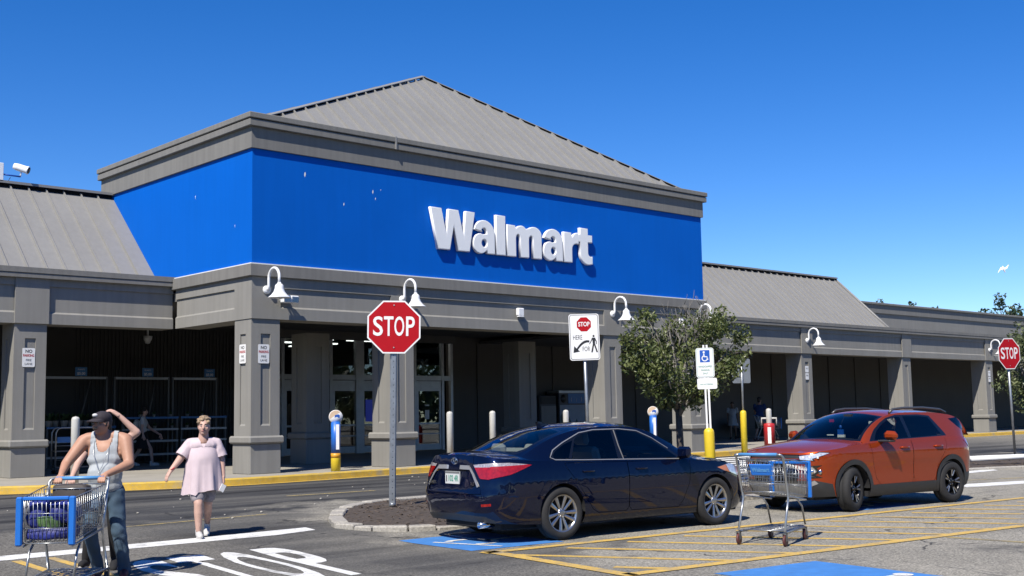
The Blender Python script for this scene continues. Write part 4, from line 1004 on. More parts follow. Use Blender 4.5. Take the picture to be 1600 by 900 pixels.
# ================================================================== CARS
def carpaint(name, c, mt=.25):
    m = M(name, c, .38, mt, var=.02, vscale=1.2, coat=1.0, spec=.0); m.node_tree.nodes['Principled BSDF'].inputs['Coat Roughness'].default_value = .025; return m
carpaint('navy_paint', (.003, .006, .026)); carpaint('orange_paint', (.40, .054, .009), .5)
M('chrome', (.72, .74, .76), .12, 1.0, var=.02); M('alloy', (.50, .51, .53), .28, .9, var=.05); M('black_rim', (.025, .025, .028), .25, .6, var=.05)
M('tyre', (.022, .022, .023), .85, var=.15, vscale=9, bump=.2); M('black_plastic', (.030, .031, .033), .55, var=.12, vscale=9); M('grey_plastic', (.19, .19, .19), .5, var=.05)
M('silver_trim', (.45, .45, .45), .35, .5, var=.03); M('gloss_black', (.008, .008, .009), .12, var=0, coat=.6)
M('tail_red', (.34, .008, .005), .15, var=.35, vscale=30, coat=1); M('tail_clear', (.48, .45, .46), .15, .3, var=.5, vscale=45, coat=1); M('lens_amber', (.65, .22, .06), .15, var=.1, coat=1); M('lens_clear', (.85, .86, .88), .16, .45, var=.35, vscale=34, coat=1); M('rail_grey', (.10, .10, .105), .35, .4, var=.05)
M('seat_grey', (.45, .44, .41), .85, var=.08); M('cabin_dark', (.018, .018, .02), .8, var=.1); M('plate_white', (.70, .72, .70), .4, var=.04)

def spl(pts):
    """smooth 1-D interpolation through (x, y) points (monotone cubic)"""
    xs = [p[0] for p in pts]; ys = [p[1] for p in pts]; n = len(xs)
    d = [(ys[i+1]-ys[i])/(xs[i+1]-xs[i]) for i in range(n-1)]
    m = [d[0]]+[0 if d[i-1]*d[i] <= 0 else 2*d[i-1]*d[i]/(d[i-1]+d[i]) for i in range(1, n-1)]+[d[-1]]
    def f(x):
        if x <= xs[0]: return ys[0]
        if x >= xs[-1]: return ys[-1]
        i = 0
        while x > xs[i+1]: i += 1
        h = xs[i+1]-xs[i]; t = (x-xs[i])/h
        return ys[i]*(1+2*t)*(1-t)**2+m[i]*h*t*(1-t)**2+ys[i+1]*t*t*(3-2*t)-m[i+1]*h*t*t*(1-t)
    return f

def pip(p, poly):
    x, y = p; c = False; j = len(poly)-1
    for i in range(len(poly)):
        xi, yi = poly[i]; xj, yj = poly[j]
        if (yi > y) != (yj > y) and x < (xj-xi)*(y-yi)/(yj-yi)+xi: c = not c
        j = i
    return c
def dens(poly, st=.05):
    o = []
    for i in range(len(poly)):
        a = poly[i]; b = poly[(i+1) % len(poly)]; n = max(1, int(math.hypot(b[0]-a[0], b[1]-a[1])/st))
        o += [(a[0]+(b[0]-a[0])*k/n, a[1]+(b[1]-a[1])*k/n) for k in range(n)]
    return o
def offs(poly, d):
    n = len(poly); ar = sum(poly[i][0]*poly[(i+1) % n][1]-poly[(i+1) % n][0]*poly[i][1] for i in range(n)); s = 1 if ar > 0 else -1; o = []
    for i in range(n):
        a = Vector(poly[i-1]); b = Vector(poly[i]); c = Vector(poly[(i+1) % n]); n1 = (b-a).normalized(); n2 = (c-b).normalized()
        n1 = Vector((n1.y, -n1.x)); n2 = Vector((n2.y, -n2.x)); v = n1+n2
        if v.length < 1e-4: v = n1
        v.normalize(); k = d*s/max(.35, v.dot(n1)); o.append((b.x+v.x*k, b.y+v.y*k))
    return o
def circ(cx, cz, r, n=36): return [(cx+r*math.cos(2*PI*i/n), cz+r*math.sin(2*PI*i/n)) for i in range(n)]

def cut_surface(outer, regions, fmap, step=.06, dstep=.045):
    """triangulate the flat map region 'outer' with the outlines in regions [(name, poly)] as exact edges; returns name -> (verts, normals, tris)"""
    V = []; E_ = []
    def loop(p):
        b = len(V); V.extend(Vector(q) for q in p); n = len(p); E_.extend((b+i, b+(i+1) % n) for i in range(n))
    od = dens(outer, dstep); loop(od); rg = []
    for nm, p in regions: pd = dens(p, dstep); loop(pd); rg.append((nm, p))
    base = [(v.x, v.y) for v in V]; cell = {}
    for x, y in base: cell.setdefault((int(x/.03), int(y/.03)), 1)
    x0 = min(p[0] for p in outer); x1 = max(p[0] for p in outer); y0 = min(p[1] for p in outer); y1 = max(p[1] for p in outer)
    nx = int((x1-x0)/step)+1; ny = max(2, int((y1-y0)/step)+1)
    for i in range(nx+1):
        for j in range(ny+1):
            p = (x0+(x1-x0)*i/nx, y0+(y1-y0)*(j+.5*(i % 2))/ny); c = (int(p[0]/.03), int(p[1]/.03))
            if any((c[0]+a, c[1]+b) in cell for a in (-1, 0, 1) for b in (-1, 0, 1)): continue
            if pip(p, outer): V.append(Vector(p))
    vv, ee, ff, _, _, _ = delaunay_2d_cdt(V, E_, [], 0, 1e-5)
    P3 = []; N3 = []; h = .004
    for v in vv:
        p = Vector(fmap(v.x, v.y)); a = Vector(fmap(v.x+h, v.y))-Vector(fmap(v.x-h, v.y)); b = Vector(fmap(v.x, v.y+h))-Vector(fmap(v.x, v.y-h)); n = a.cross(b)
        P3.append(p); N3.append(n.normalized() if n.length > 1e-12 else Vector((0, 0, 1)))
    out = {}
    for f in ff:
        c = ((vv[f[0]].x+vv[f[1]].x+vv[f[2]].x)/3, (vv[f[0]].y+vv[f[1]].y+vv[f[2]].y)/3)
        if not pip(c, outer): continue
        nm = 'body'
        for k, p in rg:
            if pip(c, p): nm = k; break
        if nm is None: continue
        out.setdefault(nm, []).append(f)
    return {k: (P3, N3, t) for k, t in out.items()}

class Part:
    def __init__(s): s.v = []; s.n = []; s.f = []
    def add(s, P, N, T, sgn=1, off=0., flip=False):
        mp = {}
        for t in T:
            q = []
            for i in t:
                if i not in mp:
                    mp[i] = len(s.v); n = N[i]*(-1 if flip else 1); p = P[i]+n*off
                    s.v.append((p.x, p.y*sgn, p.z)); s.n.append((n.x, n.y*sgn, n.z))
                q.append(mp[i])
            if (sgn < 0) != flip: q = q[::-1]
            s.f.append(q)
    def build(s, name, mat, parent):
        me = bpy.data.meshes.new(name); me.from_pydata(s.v, [], s.f); me.materials.append(MATS[mat])
        me.polygons.foreach_set('use_smooth', [True]*len(s.f)); me.normals_split_custom_set_from_vertices(s.n); me.update()
        return link_mesh(name, me, parent)

class Shell:
    def __init__(s, xr, xf, w, xa, xb, nr, nf, zref):
        s.xr, s.xf, s.w, s.xa, s.xb, s.nr, s.nf = xr, xf, w, xa, xb, nr, nf
        K = 700; tb = []; 
        for i in range(K+1): tb.append((0, PI/2*(i/K)))
        for i in range(1, 41): tb.append((1, i/40))
        for i in range(1, K+1): tb.append((2, PI/2*(1-i/K)))
        s.tb = tb; s.us = [0]; pr = None; s.xs = []; s.ys = []
        for k, t in tb:
            p = s.raw(k, t, zref); s.xs.append(p[0]); s.ys.append(p[1])
            if pr: s.us.append(s.us[-1]+math.hypot(p[0]-pr[0], p[1]-pr[1]))
            pr = p
        s.U = s.us[-1]
    def raw(s, k, t, z):
        if k == 1: return (s.xa+(s.xb-s.xa)*t, s.w(z))
        c = max(0, math.cos(t)); sn = max(0, math.sin(t))
        if k == 0: return (s.xa-(s.xa-s.xr(z))*c**(2/s.nr), s.w(z)*sn**(2/s.nr))
        return (s.xb+(s.xf(z)-s.xb)*c**(2/s.nf), s.w(z)*sn**(2/s.nf))
    def P(s, u, z):
        sg = 1
        if u < 0: u = -u; sg = -1
        if u > s.U: u = 2*s.U-u; sg = -1
        import bisect
        i = min(max(bisect.bisect_right(s.us, u)-1, 0), len(s.us)-2); d = s.us[i+1]-s.us[i]; t = (u-s.us[i])/d if d > 1e-9 else 0
        k0, t0 = s.tb[i]; k1, t1 = s.tb[i+1]; a = s.raw(k0, t0, z); b = s.raw(k1, t1, z)
        return Vector((a[0]+(b[0]-a[0])*t, sg*(a[1]+(b[1]-a[1])*t), z))
    def S(s, x, z):
        """map coordinate of the side point at station x"""
        lo, hi = 0, len(s.xs)-1
        while hi-lo > 1:
            m = (lo+hi)//2
            if s.xs[m] <= x: lo = m
            else: hi = m
        d = s.xs[hi]-s.xs[lo]; t = (x-s.xs[lo])/d if d > 1e-9 else 0
        return (s.us[lo]+(s.us[hi]-s.us[lo])*t, z)
    def Rr(s, y, z):
        i = 0
        while s.ys[i] < y and i < 700: i += 1
        return (s.us[i], z)
    def Fr(s, y, z):
        i = len(s.ys)-1
        while s.ys[i] < y and i > 740: i -= 1
        return (s.us[i], z)

def build_car(name, spec, label, cat='car'):
    e = empty(name, label=label, cat=cat)
    sh = Shell(spec['xr'], spec['xf'], spec['w'], spec['xa'], spec['xb'], spec['nr'], spec['nf'], spec['zref'])
    S, Rr, Fr = sh.S, sh.Rr, sh.Fr
    ztop = spl(sorted(spec['ztop'](S, Rr, Fr))); zbot = spl(sorted(spec['zbot'](S, Rr, Fr)))
    n = 160
    outer = [(sh.U*i/n, zbot(sh.U*i/n)) for i in range(n+1)]+[(sh.U*i/n, ztop(sh.U*i/n)) for i in range(n, -1, -1)]
    parts = {}
    def put(k, d, flip=False, off=0.):
        if k in d:
            for sg in (1, -1):
                pk = (k, sg) if k not in ('body',) else (k, 0)
                parts.setdefault(pk, Part()).add(*d[k], sgn=sg, off=off, flip=flip)
    reg = spec['regions'](S, Rr, Fr)
    d = cut_surface(outer, [(a, b) for a, b, *_ in reg], lambda u, z: sh.P(u, z), .06)
    probe = next(iter(d.values())); k = max(range(len(probe[0])), key=lambda i: probe[0][i].y); fl = probe[1][k].y < 0
    for a in d: put(a, d, fl, spec.get('off', {}).get(a, 0))
    # edge of the shell as seen from above
    edge = []
    for i in range(401):
        u = sh.U*i/400; p = sh.P(u, ztop(u)); edge.append((p.x, p.y, p.z))
    for i in range(1, len(edge)):                 # x must not run backwards
        if edge[i][0] < edge[i-1][0]: edge[i] = (edge[i-1][0]+1e-5, edge[i][1], edge[i][2])
    ex = [p[0] for p in edge]
    import bisect
    def at_edge(x):
        i = min(max(bisect.bisect_right(ex, x)-1, 0), len(ex)-2); dd = ex[i+1]-ex[i]; t = min(1, max(0, (x-ex[i])/dd)) if dd > 1e-9 else 0
        return edge[i][1]+(edge[i+1][1]-edge[i][1])*t, edge[i][2]+(edge[i+1][2]-edge[i][2])*t
    def deck(x0, x1, zc, regs, nm):
        pts = [p for p in edge if x0 <= p[0] <= x1]
        ol = [(x0, 0)]*0
        lo = [(p[0], p[1]) for p in pts]
        if x0 > ex[0]: lo = [(x0, at_edge(x0)[0])]+lo
        if x1 < ex[-1]: lo = lo+[(x1, at_edge(x1)[0])]
        lo = [lo[i] for i in range(len(lo)) if i == 0 or math.hypot(lo[i][0]-lo[i-1][0], lo[i][1]-lo[i-1][1]) > .004]
        poly = lo+[(x1 if x1 < ex[-1] else lo[-1][0], -.0), (x0 if x0 > ex[0] else lo[0][0], -.0)]
        if lo[-1][1] < .005: poly.remove(poly[len(lo)])
        if lo[0][1] < .005: poly.pop()
        def f(x, y):
            yb, zb = at_edge(x); t = min(1, abs(y)/max(yb, .02)); return (x, y, zb+(zc(x)-zb)*(1-t**2.6))
        dd = cut_surface(poly, regs, f, .07)
        for a in dd:
            pk = (a if a != 'body' else nm, 0)
            for sg in (1, -1): parts.setdefault(pk, Part()).add(*dd[a], sgn=sg, flip=dd[a][1][len(dd[a][1])//2].z < 0)
    for dk in spec['decks']: deck(*dk)
    # glasshouse
    rail = spec['rail']; zr = spl([(a, b) for a, b, c in rail]); yr = spl([(a, c) for a, b, c in rail]); xA, xB = rail[0][0], rail[-1][0]
    def side(x, z):
        yb, zb = at_edge(x); a = zr(x)-zb; t = 0 if a < .02 else max(-.1, min(1.1, (z-zb)/a)); return Vector((x, yb+(yr(x)-yb)*t+.03*t*(1-t), z))
    m_ = 60
    so_ = [(xA+(xB-xA)*i/m_, at_edge(xA+(xB-xA)*i/m_)[1]-.003) for i in range(m_+1)]+[(xA+(xB-xA)*i/m_, zr(xA+(xB-xA)*i/m_)) for i in range(m_-1, 0, -1)]
    dd = cut_surface(so_, [(a, b) for a, b in spec['side_regions']], side, .06)
    any_ = next(iter(dd.values())); kk = max(range(len(any_[0])), key=lambda i: any_[0][i].y); fl2 = any_[1][kk].y < 0
    for a in dd: put(a, dd, fl2)
    zc = spl(spec['zc']); bow = spl(spec['bow'])
    def top(x, q):
        t = min(1, abs(q)/.6); s_ = 1-t*t
        return Vector((x+bow(x)*s_, yr(x)*q/.6, zr(x)+(zc(x)-zr(x))*s_))
    to = [(xA+(xB-xA)*i/40, 0) for i in range(41)]+[(xA+(xB-xA)*i/40, .6) for i in range(40, -1, -1)]
    dd = cut_surface(to, spec['top_regions'], top, .07)
    for a in dd:
        P_, N_, T_ = dd[a]
        for sg in (1, -1): parts.setdefault((a if a != 'body' else 'roof', 0), Part()).add(P_, N_, T_, sgn=sg, flip=N_[len(N_)//2].z < 0)
    objs = {}
    order = sorted(parts, key=lambda q: spec['parents'].get(q[0], '') != '')
    for pk in order:
        nm, sg = pk; par = spec['parents'].get(nm); po = e
        if par: po = objs.get((par, sg)) or objs.get((par, 0)) or e
        objs[pk] = parts[pk].build(nm.split('#')[0], spec['mats'].get(nm, spec['paint']), po)
    e_ = dict(e=e, sh=sh, objs=objs, at_edge=at_edge, zr=zr, yr=yr, side=side, ztop=ztop, zc=zc)
    return e_

def surf_strip(c, pts, wd, name, mat, parent, off=.006, sides=(1, -1), f=None, sep=True):
    """trim bar following the body through map points"""
    f = f or (lambda u, z: c['sh'].P(u, z)); pts = dens_open(pts, .05)
    for sg in sides:
        m = MB(); vs = []
        for i, p in enumerate(pts):
            a = pts[max(i-1, 0)]; b = pts[min(i+1, len(pts)-1)]; t = Vector((b[0]-a[0], b[1]-a[1])).normalized(); n2 = Vector((-t.y, t.x))*wd/2
            q = Vector(f(*p)); du = Vector(f(p[0]+.01, p[1]))-Vector(f(p[0]-.01, p[1])); dv = Vector(f(p[0], p[1]+.01))-Vector(f(p[0], p[1]-.01)); N_ = du.cross(dv).normalized()
            if N_.y*q.y < 0 and abs(q.y) > .1: N_ = -N_
            for k, o in ((-1, 0), (-1, off), (1, off), (1, 0)):
                v = Vector(f(p[0]+n2.x*k, p[1]+n2.y*k))+N_*o; vs.append((v.x, v.y*sg, v.z))
        fs = []
        for i in range(len(pts)-1):
            for j in range(3): fs.append((i*4+j, i*4+j+1, i*4+5+j, i*4+4+j))
        fs += [(0, 1, 2, 3), (len(vs)-1, len(vs)-2, len(vs)-3, len(vs)-4)]
        m.add(vs, fs, False); o = m.build(name, MATS[mat], parent)
def dens_open(p, st):
    o = []
    for a, b in zip(p[:-1], p[1:]):
        n = max(1, int(math.hypot(b[0]-a[0], b[1]-a[1])/st)); o += [(a[0]+(b[0]-a[0])*k/n, a[1]+(b[1]-a[1])*k/n) for k in range(n)]
    return o+[p[-1]]

def make_wheel(r, rim_r, wd, style):
    """axle along Y, outer face towards -Y"""
    e = empty('wheel'); h = wd/2
    prof = [(rim_r*.97, -h*.86), (rim_r+.012, -h*.98), (rim_r+.035, -h), (r-.035, -h*.97), (r-.012, -h*.82), (r, -h*.6), (r, -h*.1), (r-.006, -h*.08), (r-.006, h*.08), (r, h*.1), (r, h*.6), (r-.012, h*.82), (r-.035, h*.97), (rim_r, h*.9)]
    t = MB(); t.lathe([(a, -b) for a, b in prof[::-1]], 48, 'Y', cap=False); ty = t.build('tyre', MATS['tyre'], e)
    m = MB(); m.lathe([(a, -b) for a, b in [(rim_r-.035, h*.8), (rim_r-.03, -h*.5), (rim_r-.022, -h*.80), (rim_r+.006, -h*.9), (rim_r+.012, -h*.86), (rim_r-.0, -h*.7)][::-1]], 48, 'Y', cap=False)
    lip = MATS['alloy'] if style == 'alloy' else MATS['black_rim']
    rim = m.build('rim', lip, e)
    d = MB(); d.lathe([(0, -h*.0), (rim_r-.03, -h*.0), (rim_r-.03, -h*.02), (0, -h*.02)], 32, 'Y'); d.build('brake_disc', MATS['cabin_dark'], rim)
    nsp = 10 if style == 'alloy' else 5
    for i in range(nsp):
        a = 2*PI*i/nsp+.1
        def bar(a0, a1, r0, r1, w0, w1, y0, y1, mat, nm, th=.018):
            m = MB(); p0 = Vector((math.cos(a0)*r0, y0, math.sin(a0)*r0)); p1 = Vector((math.cos(a1)*r1, y1, math.sin(a1)*r1)); t_ = (p1-p0).normalized(); s = Vector((0, 1, 0)).cross(t_).normalized(); th_ = Vector((0, th, 0)); rd = Vector((0, .007, 0))
            vs = []
            for p, w_ in ((p0, w0), (p0.lerp(p1, .5), (w0+w1)/2), (p1, w1)): vs += [p-s*w_+rd, p-th_*0, p+s*w_+rd, p+s*w_*.8+th_, p-s*w_*.8+th_]
            fs = []
            for k in range(2):
                for j in range(5): fs.append((k*5+j, k*5+(j+1) % 5, (k+1)*5+(j+1) % 5, (k+1)*5+j))
            fs += [(4, 3, 2, 1, 0), (10, 11, 12, 13, 14)]
            m.add(vs, [f_[::-1] for f_ in fs]); m.build(nm, MATS[mat], rim)
        if style == 'alloy': bar(a-.02*(i % 2), a+.06*(1 if i % 2 else -1), .045, rim_r-.022, .014, .026, -h*.62, -h*.82, 'alloy', 'spoke')
        else:
            bar(a, a-.16, .045, rim_r-.022, .015, .017, -h*.60, -h*.84, 'black_rim', 'spoke'); bar(a, a+.16, .045, rim_r-.022, .015, .017, -h*.60, -h*.84, 'black_rim', 'spoke')
            bar(a-.10, a-.18, rim_r*.45, rim_r-.02, .009, .016, -h*.76, -h*.89, 'alloy', 'spoke_facing', .004); bar(a+.10, a+.18, rim_r*.45, rim_r-.02, .009, .016, -h*.76, -h*.89, 'alloy', 'spoke_facing', .004)
    m = MB(); m.lathe([(0, h*.70), (.03, h*.70), (.062, h*.62), (.062, h*.2), (0, h*.2)][::-1], 20, 'Y'); m.build('hub', lip, rim)
    for i in range(5):
        a = 2*PI*i/5+.4; m = MB(); m.lathe([(0, h*.68), (.011, h*.68), (.011, h*.4), (0, h*.4)][::-1], 8, 'Y', (math.cos(a)*.047, 0, math.sin(a)*.047)); m.build('wheel_nut', MATS['chrome'], rim)
    return e

def fit_wheels(c, proto, axles, track, r, steer=0.):
    first = True
    for x, st in zip(axles, (0, steer)):
        for s in (-1, 1):
            wobj = proto if first else None
            if not first:
                wobj = proto.copy(); COL.objects.link(wobj)
                for ch in proto.children:
                    q = ch.copy(); COL.objects.link(q); q.parent = wobj
                    for g in ch.children: g2 = g.copy(); COL.objects.link(g2); g2.parent = q
            first = False; wobj.parent = c['e']; wobj.location = (x, s*track/2, r); wobj.rotation_euler = (0, 0, st+(0 if s < 0 else PI))
            m = MB(); R_ = r+.05
            vs = []; n = 24
            for i in range(n+1):
                a = PI*i/n; vs += [(x+R_*math.cos(a), s*(track/2+.085), r+R_*math.sin(a)), (x+R_*math.cos(a), s*(track/2-.24), r+R_*math.sin(a))]
            fs = [(2*i, 2*i+1, 2*i+3, 2*i+2) for i in range(n)]+[tuple(2*i+1 for i in range(n+1))]
            m.add(vs, fs); m.build('arch_liner', MATS['cabin_dark'], c['e'])

def seats(c, x_front, x_rear, zf, yo, mat):
    def seat(x, y, wd, nm):
        m = MB(); m.box(x-.05, y-wd/2, zf, x+.48, y+wd/2, zf+.16); o = m.build(nm, MATS[mat], c['e'], .04)
        m = MB(); m.box(-.07, -wd/2, 0, .07, wd/2, .60); m.xform(Matrix.Translation((x-.05, y, zf+.1)) @ Matrix.Rotation(R(-16), 4, 'Y')); m.build('seat_back', MATS[mat], o, .05)
        return o
    def headrest(x, y, z, o):
        m = MB(); m.box(-.05, -.14, 0, .05, .14, .2); m.xform(Matrix.Translation((x, y, z)) @ Matrix.Rotation(R(-12), 4, 'Y')); m.build('headrest', MATS[mat], o, .04)
    for s in (-1, 1):
        o = seat(x_front, s*yo, .5, 'front_seat'); headrest(x_front-.25, s*yo, zf+.70, o)
    o = seat(x_rear+.08, 0, 1.2, 'rear_seat')
    for s in (-1, 1): headrest(x_rear-.17, s*.36, zf+.54, o)

# ---------------------------------------------------------------- the dark blue sedan
def sedan():
    DF = [(2.25, .935), (2.25, .36), (2.30, .31), (3.16, .30), (3.24, .38), (3.36, .62), (3.40, .90), (3.40, .925)]
    DR = [(1.18, .955), (1.20, .90), (1.33, .74), (1.50, .52), (1.62, .36), (1.72, .31), (2.20, .31), (2.238, .36), (2.238, .937)]
    def regions(S, Rr, Fr):
        f = lambda p: [S(x, z) for x, z in p]
        rg = []
        arch = lambda cx: [S(x, z) for x, z in circ(cx, .335, .375)]
        rg += [(None, arch(1.11)), (None, arch(3.885))]
        rg += [('front_door', f(DF)), ('rear_door', f(DR)), (None, f(offs(DF, .006))), (None, f(offs(DR, .006)))]
        tl = [Rr(.43, .965), Rr(.56, .80), Rr(.68, .79), S(.10, .80), S(.30, .845), S(.62, .955), S(.30, .985), S(.1, .985), Rr(.66, .98)]
        tc = [Rr(.43, .967), Rr(.455, .935), Rr(.68, .938), S(.10, .945), S(.30, .952), S(.56, .962), S(.30, .987), S(.1, .987), Rr(.66, .982)]
        rg += [('tail_light_clear', tc), ('tail_light', tl), (None, offs(tl, .005))]
        rg += [('plate_recess', [(0, .90), Rr(.38, .90), Rr(.55, .70), Rr(.52, .64), (0, .64)])]
        tr = [(0, 1.2), Rr(.43, 1.2), Rr(.425, .97), Rr(.60, .62), (0, .60)]
        rg += [('boot_lid', tr), (None, [(0, 1.2), Rr(.436, 1.2), Rr(.431, .972), Rr(.607, .613), (0, .593)])]
        rg += [('bumper_reflector', [Rr(.60, .46), Rr(.72, .47), Rr(.72, .50), Rr(.60, .49)])]
        rg += [('lower_valance', [(0, .36), Rr(.62, .34), S(.12, .29), S(.12, .15), (0, .15)])]
        hl = [S(3.96, .80), S(4.3, .845), S(4.55, .80), Fr(.62, .70), Fr(.50, .62), Fr(.66, .60), S(4.52, .64), S(4.3, .70)]
        am = [S(3.96, .80), S(4.2, .83), S(4.22, .72), S(4.1, .75)]
        rg += [('side_marker', am), ('headlight', hl), ('grille', [(S(0, 0)[0]*0+Fr(.0, .5)[0], .30), Fr(.5, .30), Fr(.58, .48), Fr(.42, .56), (Fr(0, .5)[0], .56)])]
        rg += [('fog_lamp_recess', [Fr(.66, .30), Fr(.74, .30), S(4.55, .34), S(4.55, .50), Fr(.7, .46)])]
        return rg
    spec = dict(
        xr=spl([(.15, .20), (.30, .07), (.45, .015), (.60, 0), (.66, .02), (.80, .045), (.95, .075), (1.05, .10), (1.13, .14)]),
        xf=spl([(.15, 4.70), (.30, 4.80), (.45, 4.84), (.60, 4.83), (.70, 4.78), (.80, 4.68), (.95, 4.55)]),
        w=spl([(.15, .80), (.22, .86), (.32, .885), (.48, .902), (.62, .910), (.74, .912), (.80, .902), (.88, .885), (.95, .862), (1.02, .825), (1.13, .74)]),
        xa=1.25, xb=3.75, nr=4.6, nf=3.1, zref=.62,
        ztop=lambda S, Rr, Fr: [(0, 1.085), (Rr(.5, 0)[0], 1.075), (S(.12, 0)[0], 1.05), (S(.5, 0)[0], 1.015), (S(.9, 0)[0], .985), (S(1.4, 0)[0], .965), (S(2.3, 0)[0], .945), (S(3.3, 0)[0], .925), (S(3.8, 0)[0], .90), (S(4.3, 0)[0], .85), (S(4.6, 0)[0], .785), (Fr(.5, 0)[0], .74), (Fr(0, 0)[0], .735)],
        zbot=lambda S, Rr, Fr: [(0, .27), (Rr(.6, 0)[0], .26), (S(.2, 0)[0], .25), (S(.6, 0)[0], .225), (S(1.5, 0)[0], .20), (S(3.4, 0)[0], .20), (S(4.4, 0)[0], .20), (Fr(.5, 0)[0], .19), (Fr(0, 0)[0], .19)],
        regions=regions, off={'tail_light': .004, 'tail_light_clear': .004, 'headlight': .003, 'plate_recess': -.012},
        decks=[(-1, .98, spl([(.1, 1.085), (.25, 1.115), (.5, 1.115), (1., 1.10)]), [('rear_shelf', [(.66, -.1), (1.1, -.1), (1.1, .66), (.80, .66), (.70, .4)])], 'boot_deck'),
               (3.05, 9, spl([(3., 1.03), (3.4, 1.02), (3.8, .995), (4.2, .945), (4.5, .87), (4.7, .80), (4.83, .735)]), [('cowl', [(2.9, -.1), (3.62, -.1), (3.60, .3), (3.42, .78), (2.9, .78)])], 'bonnet')],
        rail=[(.56, 1.022, .70), (.80, 1.13, .655), (1.05, 1.235, .63), (1.35, 1.325, .615), (1.7, 1.385, .615), (2.1, 1.405, .62), (2.5, 1.39, .625), (2.8, 1.335, .635), (3.1, 1.215, .66), (3.4, 1.05, .715), (3.62, .915, .80)],
        zc=[(.56, 1.12), (.8, 1.20), (1.05, 1.29), (1.35, 1.385), (1.7, 1.445), (2.1, 1.468), (2.5, 1.455), (2.8, 1.40), (3.1, 1.28), (3.4, 1.12), (3.62, 1.0)],
        bow=[(.56, -.10), (1.3, -.06), (2.0, 0), (2.6, .07), (3.2, .12), (3.62, .13)],
        side_regions=[('front_window', [(2.20, .985), (3.20, .965), (3.05, 1.075), (2.83, 1.215), (2.60, 1.315), (2.38, 1.345), (2.245, 1.35)]),
                      ('rear_window', [(1.32, 1.0), (2.105, .985), (2.155, 1.35), (1.85, 1.345), (1.62, 1.31), (1.50, 1.255)]),
                      ('quarter_window', [(1.04, 1.02), (1.275, 1.005), (1.455, 1.235), (1.30, 1.19), (1.12, 1.11), (1.05, 1.06)]),
                      ('window_surround', [(.97, 1.005), (3.30, .945), (3.12, 1.075), (2.86, 1.24), (2.62, 1.34), (2.3, 1.372), (1.85, 1.368), (1.6, 1.335), (1.28, 1.215), (1.08, 1.125), (.99, 1.06)])],
        top_regions=[('windscreen', [(2.73, -.1), (3.60, -.1), (3.56, .4), (3.50, .545), (2.78, .545), (2.74, .3)]), ('windscreen_frit', [(2.71, -.1), (3.63, -.1), (3.6, .4), (3.56, .575), (2.75, .575), (2.72, .3)]),
                     ('rear_screen', [(.60, -.1), (1.44, -.1), (1.43, .3), (1.38, .52), (.80, .52), (.63, .45)]), ('rear_screen_frit', [(.57, -.1), (1.47, -.1), (1.46, .3), (1.41, .55), (.77, .55), (.60, .5)])],
        parents={'front_window': 'front_door', 'rear_window': 'rear_door', 'quarter_window': 'rear_door', 'tail_light_clear': 'tail_light', 'side_marker': 'headlight', 'plate_recess': 'boot_lid', 'windscreen_frit': 'windscreen', 'rear_screen_frit': 'rear_screen'},
        mats={'front_window': 'car_glass', 'rear_window': 'car_glass', 'quarter_window': 'dark_glass', 'window_surround': 'gloss_black', 'windscreen': 'car_glass', 'windscreen_frit': 'gloss_black', 'rear_screen': 'car_glass', 'rear_screen_frit': 'gloss_black', 'tail_light': 'tail_red', 'tail_light_clear': 'tail_clear', 'headlight': 'lens_clear', 'side_marker': 'lens_amber', 'grille': 'black_plastic', 'fog_lamp_recess': 'black_plastic', 'lower_valance': 'black_plastic', 'rear_shelf': 'cabin_dark', 'cowl': 'black_plastic', 'bumper_reflector': 'tail_red'},
        paint='navy_paint')
    c = build_car('sedan', spec, 'dark navy blue four-door sedan parked with its rear towards the left')
    e, sh = c['e'], c['sh']; S, Rr, Fr = sh.S, sh.Rr, sh.Fr
    body = c['objs'][('body', 0)]; lid = c['objs'][('boot_lid', 1)]
    # chrome garnish over the plate, belt trims
    surf_strip(c, [(0, .935), Rr(.36, .93)], .05, 'chrome_garnish', 'silver_trim', lid, .012); surf_strip(c, [Rr(.36, .93), Rr(.43, .86), Rr(.54, .70)], .028, 'chrome_garnish', 'silver_trim', lid, .01)
    fs_ = lambda x, z: c['side'](x, z)
    surf_strip(c, [(3.26, .94), (2.25, .968), (1.5, .985), (1.05, 1.0), (.985, 1.03), (1.08, 1.118), (1.28, 1.208), (1.6, 1.328), (1.85, 1.362), (2.3, 1.366), (2.62, 1.335), (2.86, 1.235), (3.1, 1.085)], .010, 'window_trim', 'silver_trim', body, .006, (1, -1), fs_)
    surf_strip(c, [(2.2, .97), (2.19, 1.15), (2.21, 1.355)], .013, 'pillar_trim', 'grey_plastic', body, .004, (1, -1), fs_)
    # number plate, badges
    p = sh.P(0, .80); m = MB(); m.box(p.x-.005, -.155, .725, p.x+.012, .155, .88); pl = m.build('number_plate', MATS['plate_white'], lid)
    MB().box(p.x-.008, -.155, .855, p.x-.004, .155, .878).build('plate_frame', MATS['grey_plastic'], pl)
    RB = Matrix.Rotation(-PI/2, 4, 'Z') @ FACE
    text_obj('plate_number', '102 4R', 'sign_green', pl, Matrix.Translation((p.x-.0065, -.02, .79)) @ RB, .105, .002, .0005, .75)
    MB().box(p.x-.0075, .115, .75, p.x-.0055, .132, .83).build('plate_symbol', MATS['sign_black'], pl)
    q = sh.P(0, 1.01)
    for rx, rz_, tilt in ((.062, .043, 0), (.036, .019, 0), (.017, .041, 0)):
        zc_ = 1.01+(.016 if rz_ < .02 else 0); m = MB(); m.tube([(q.x-.008, rx*math.cos(a), zc_+rz_*math.sin(a)) for a in [2*PI*i/24 for i in range(24)]], .0055, 6, True); m.build('oval_emblem', MATS['chrome'], lid)
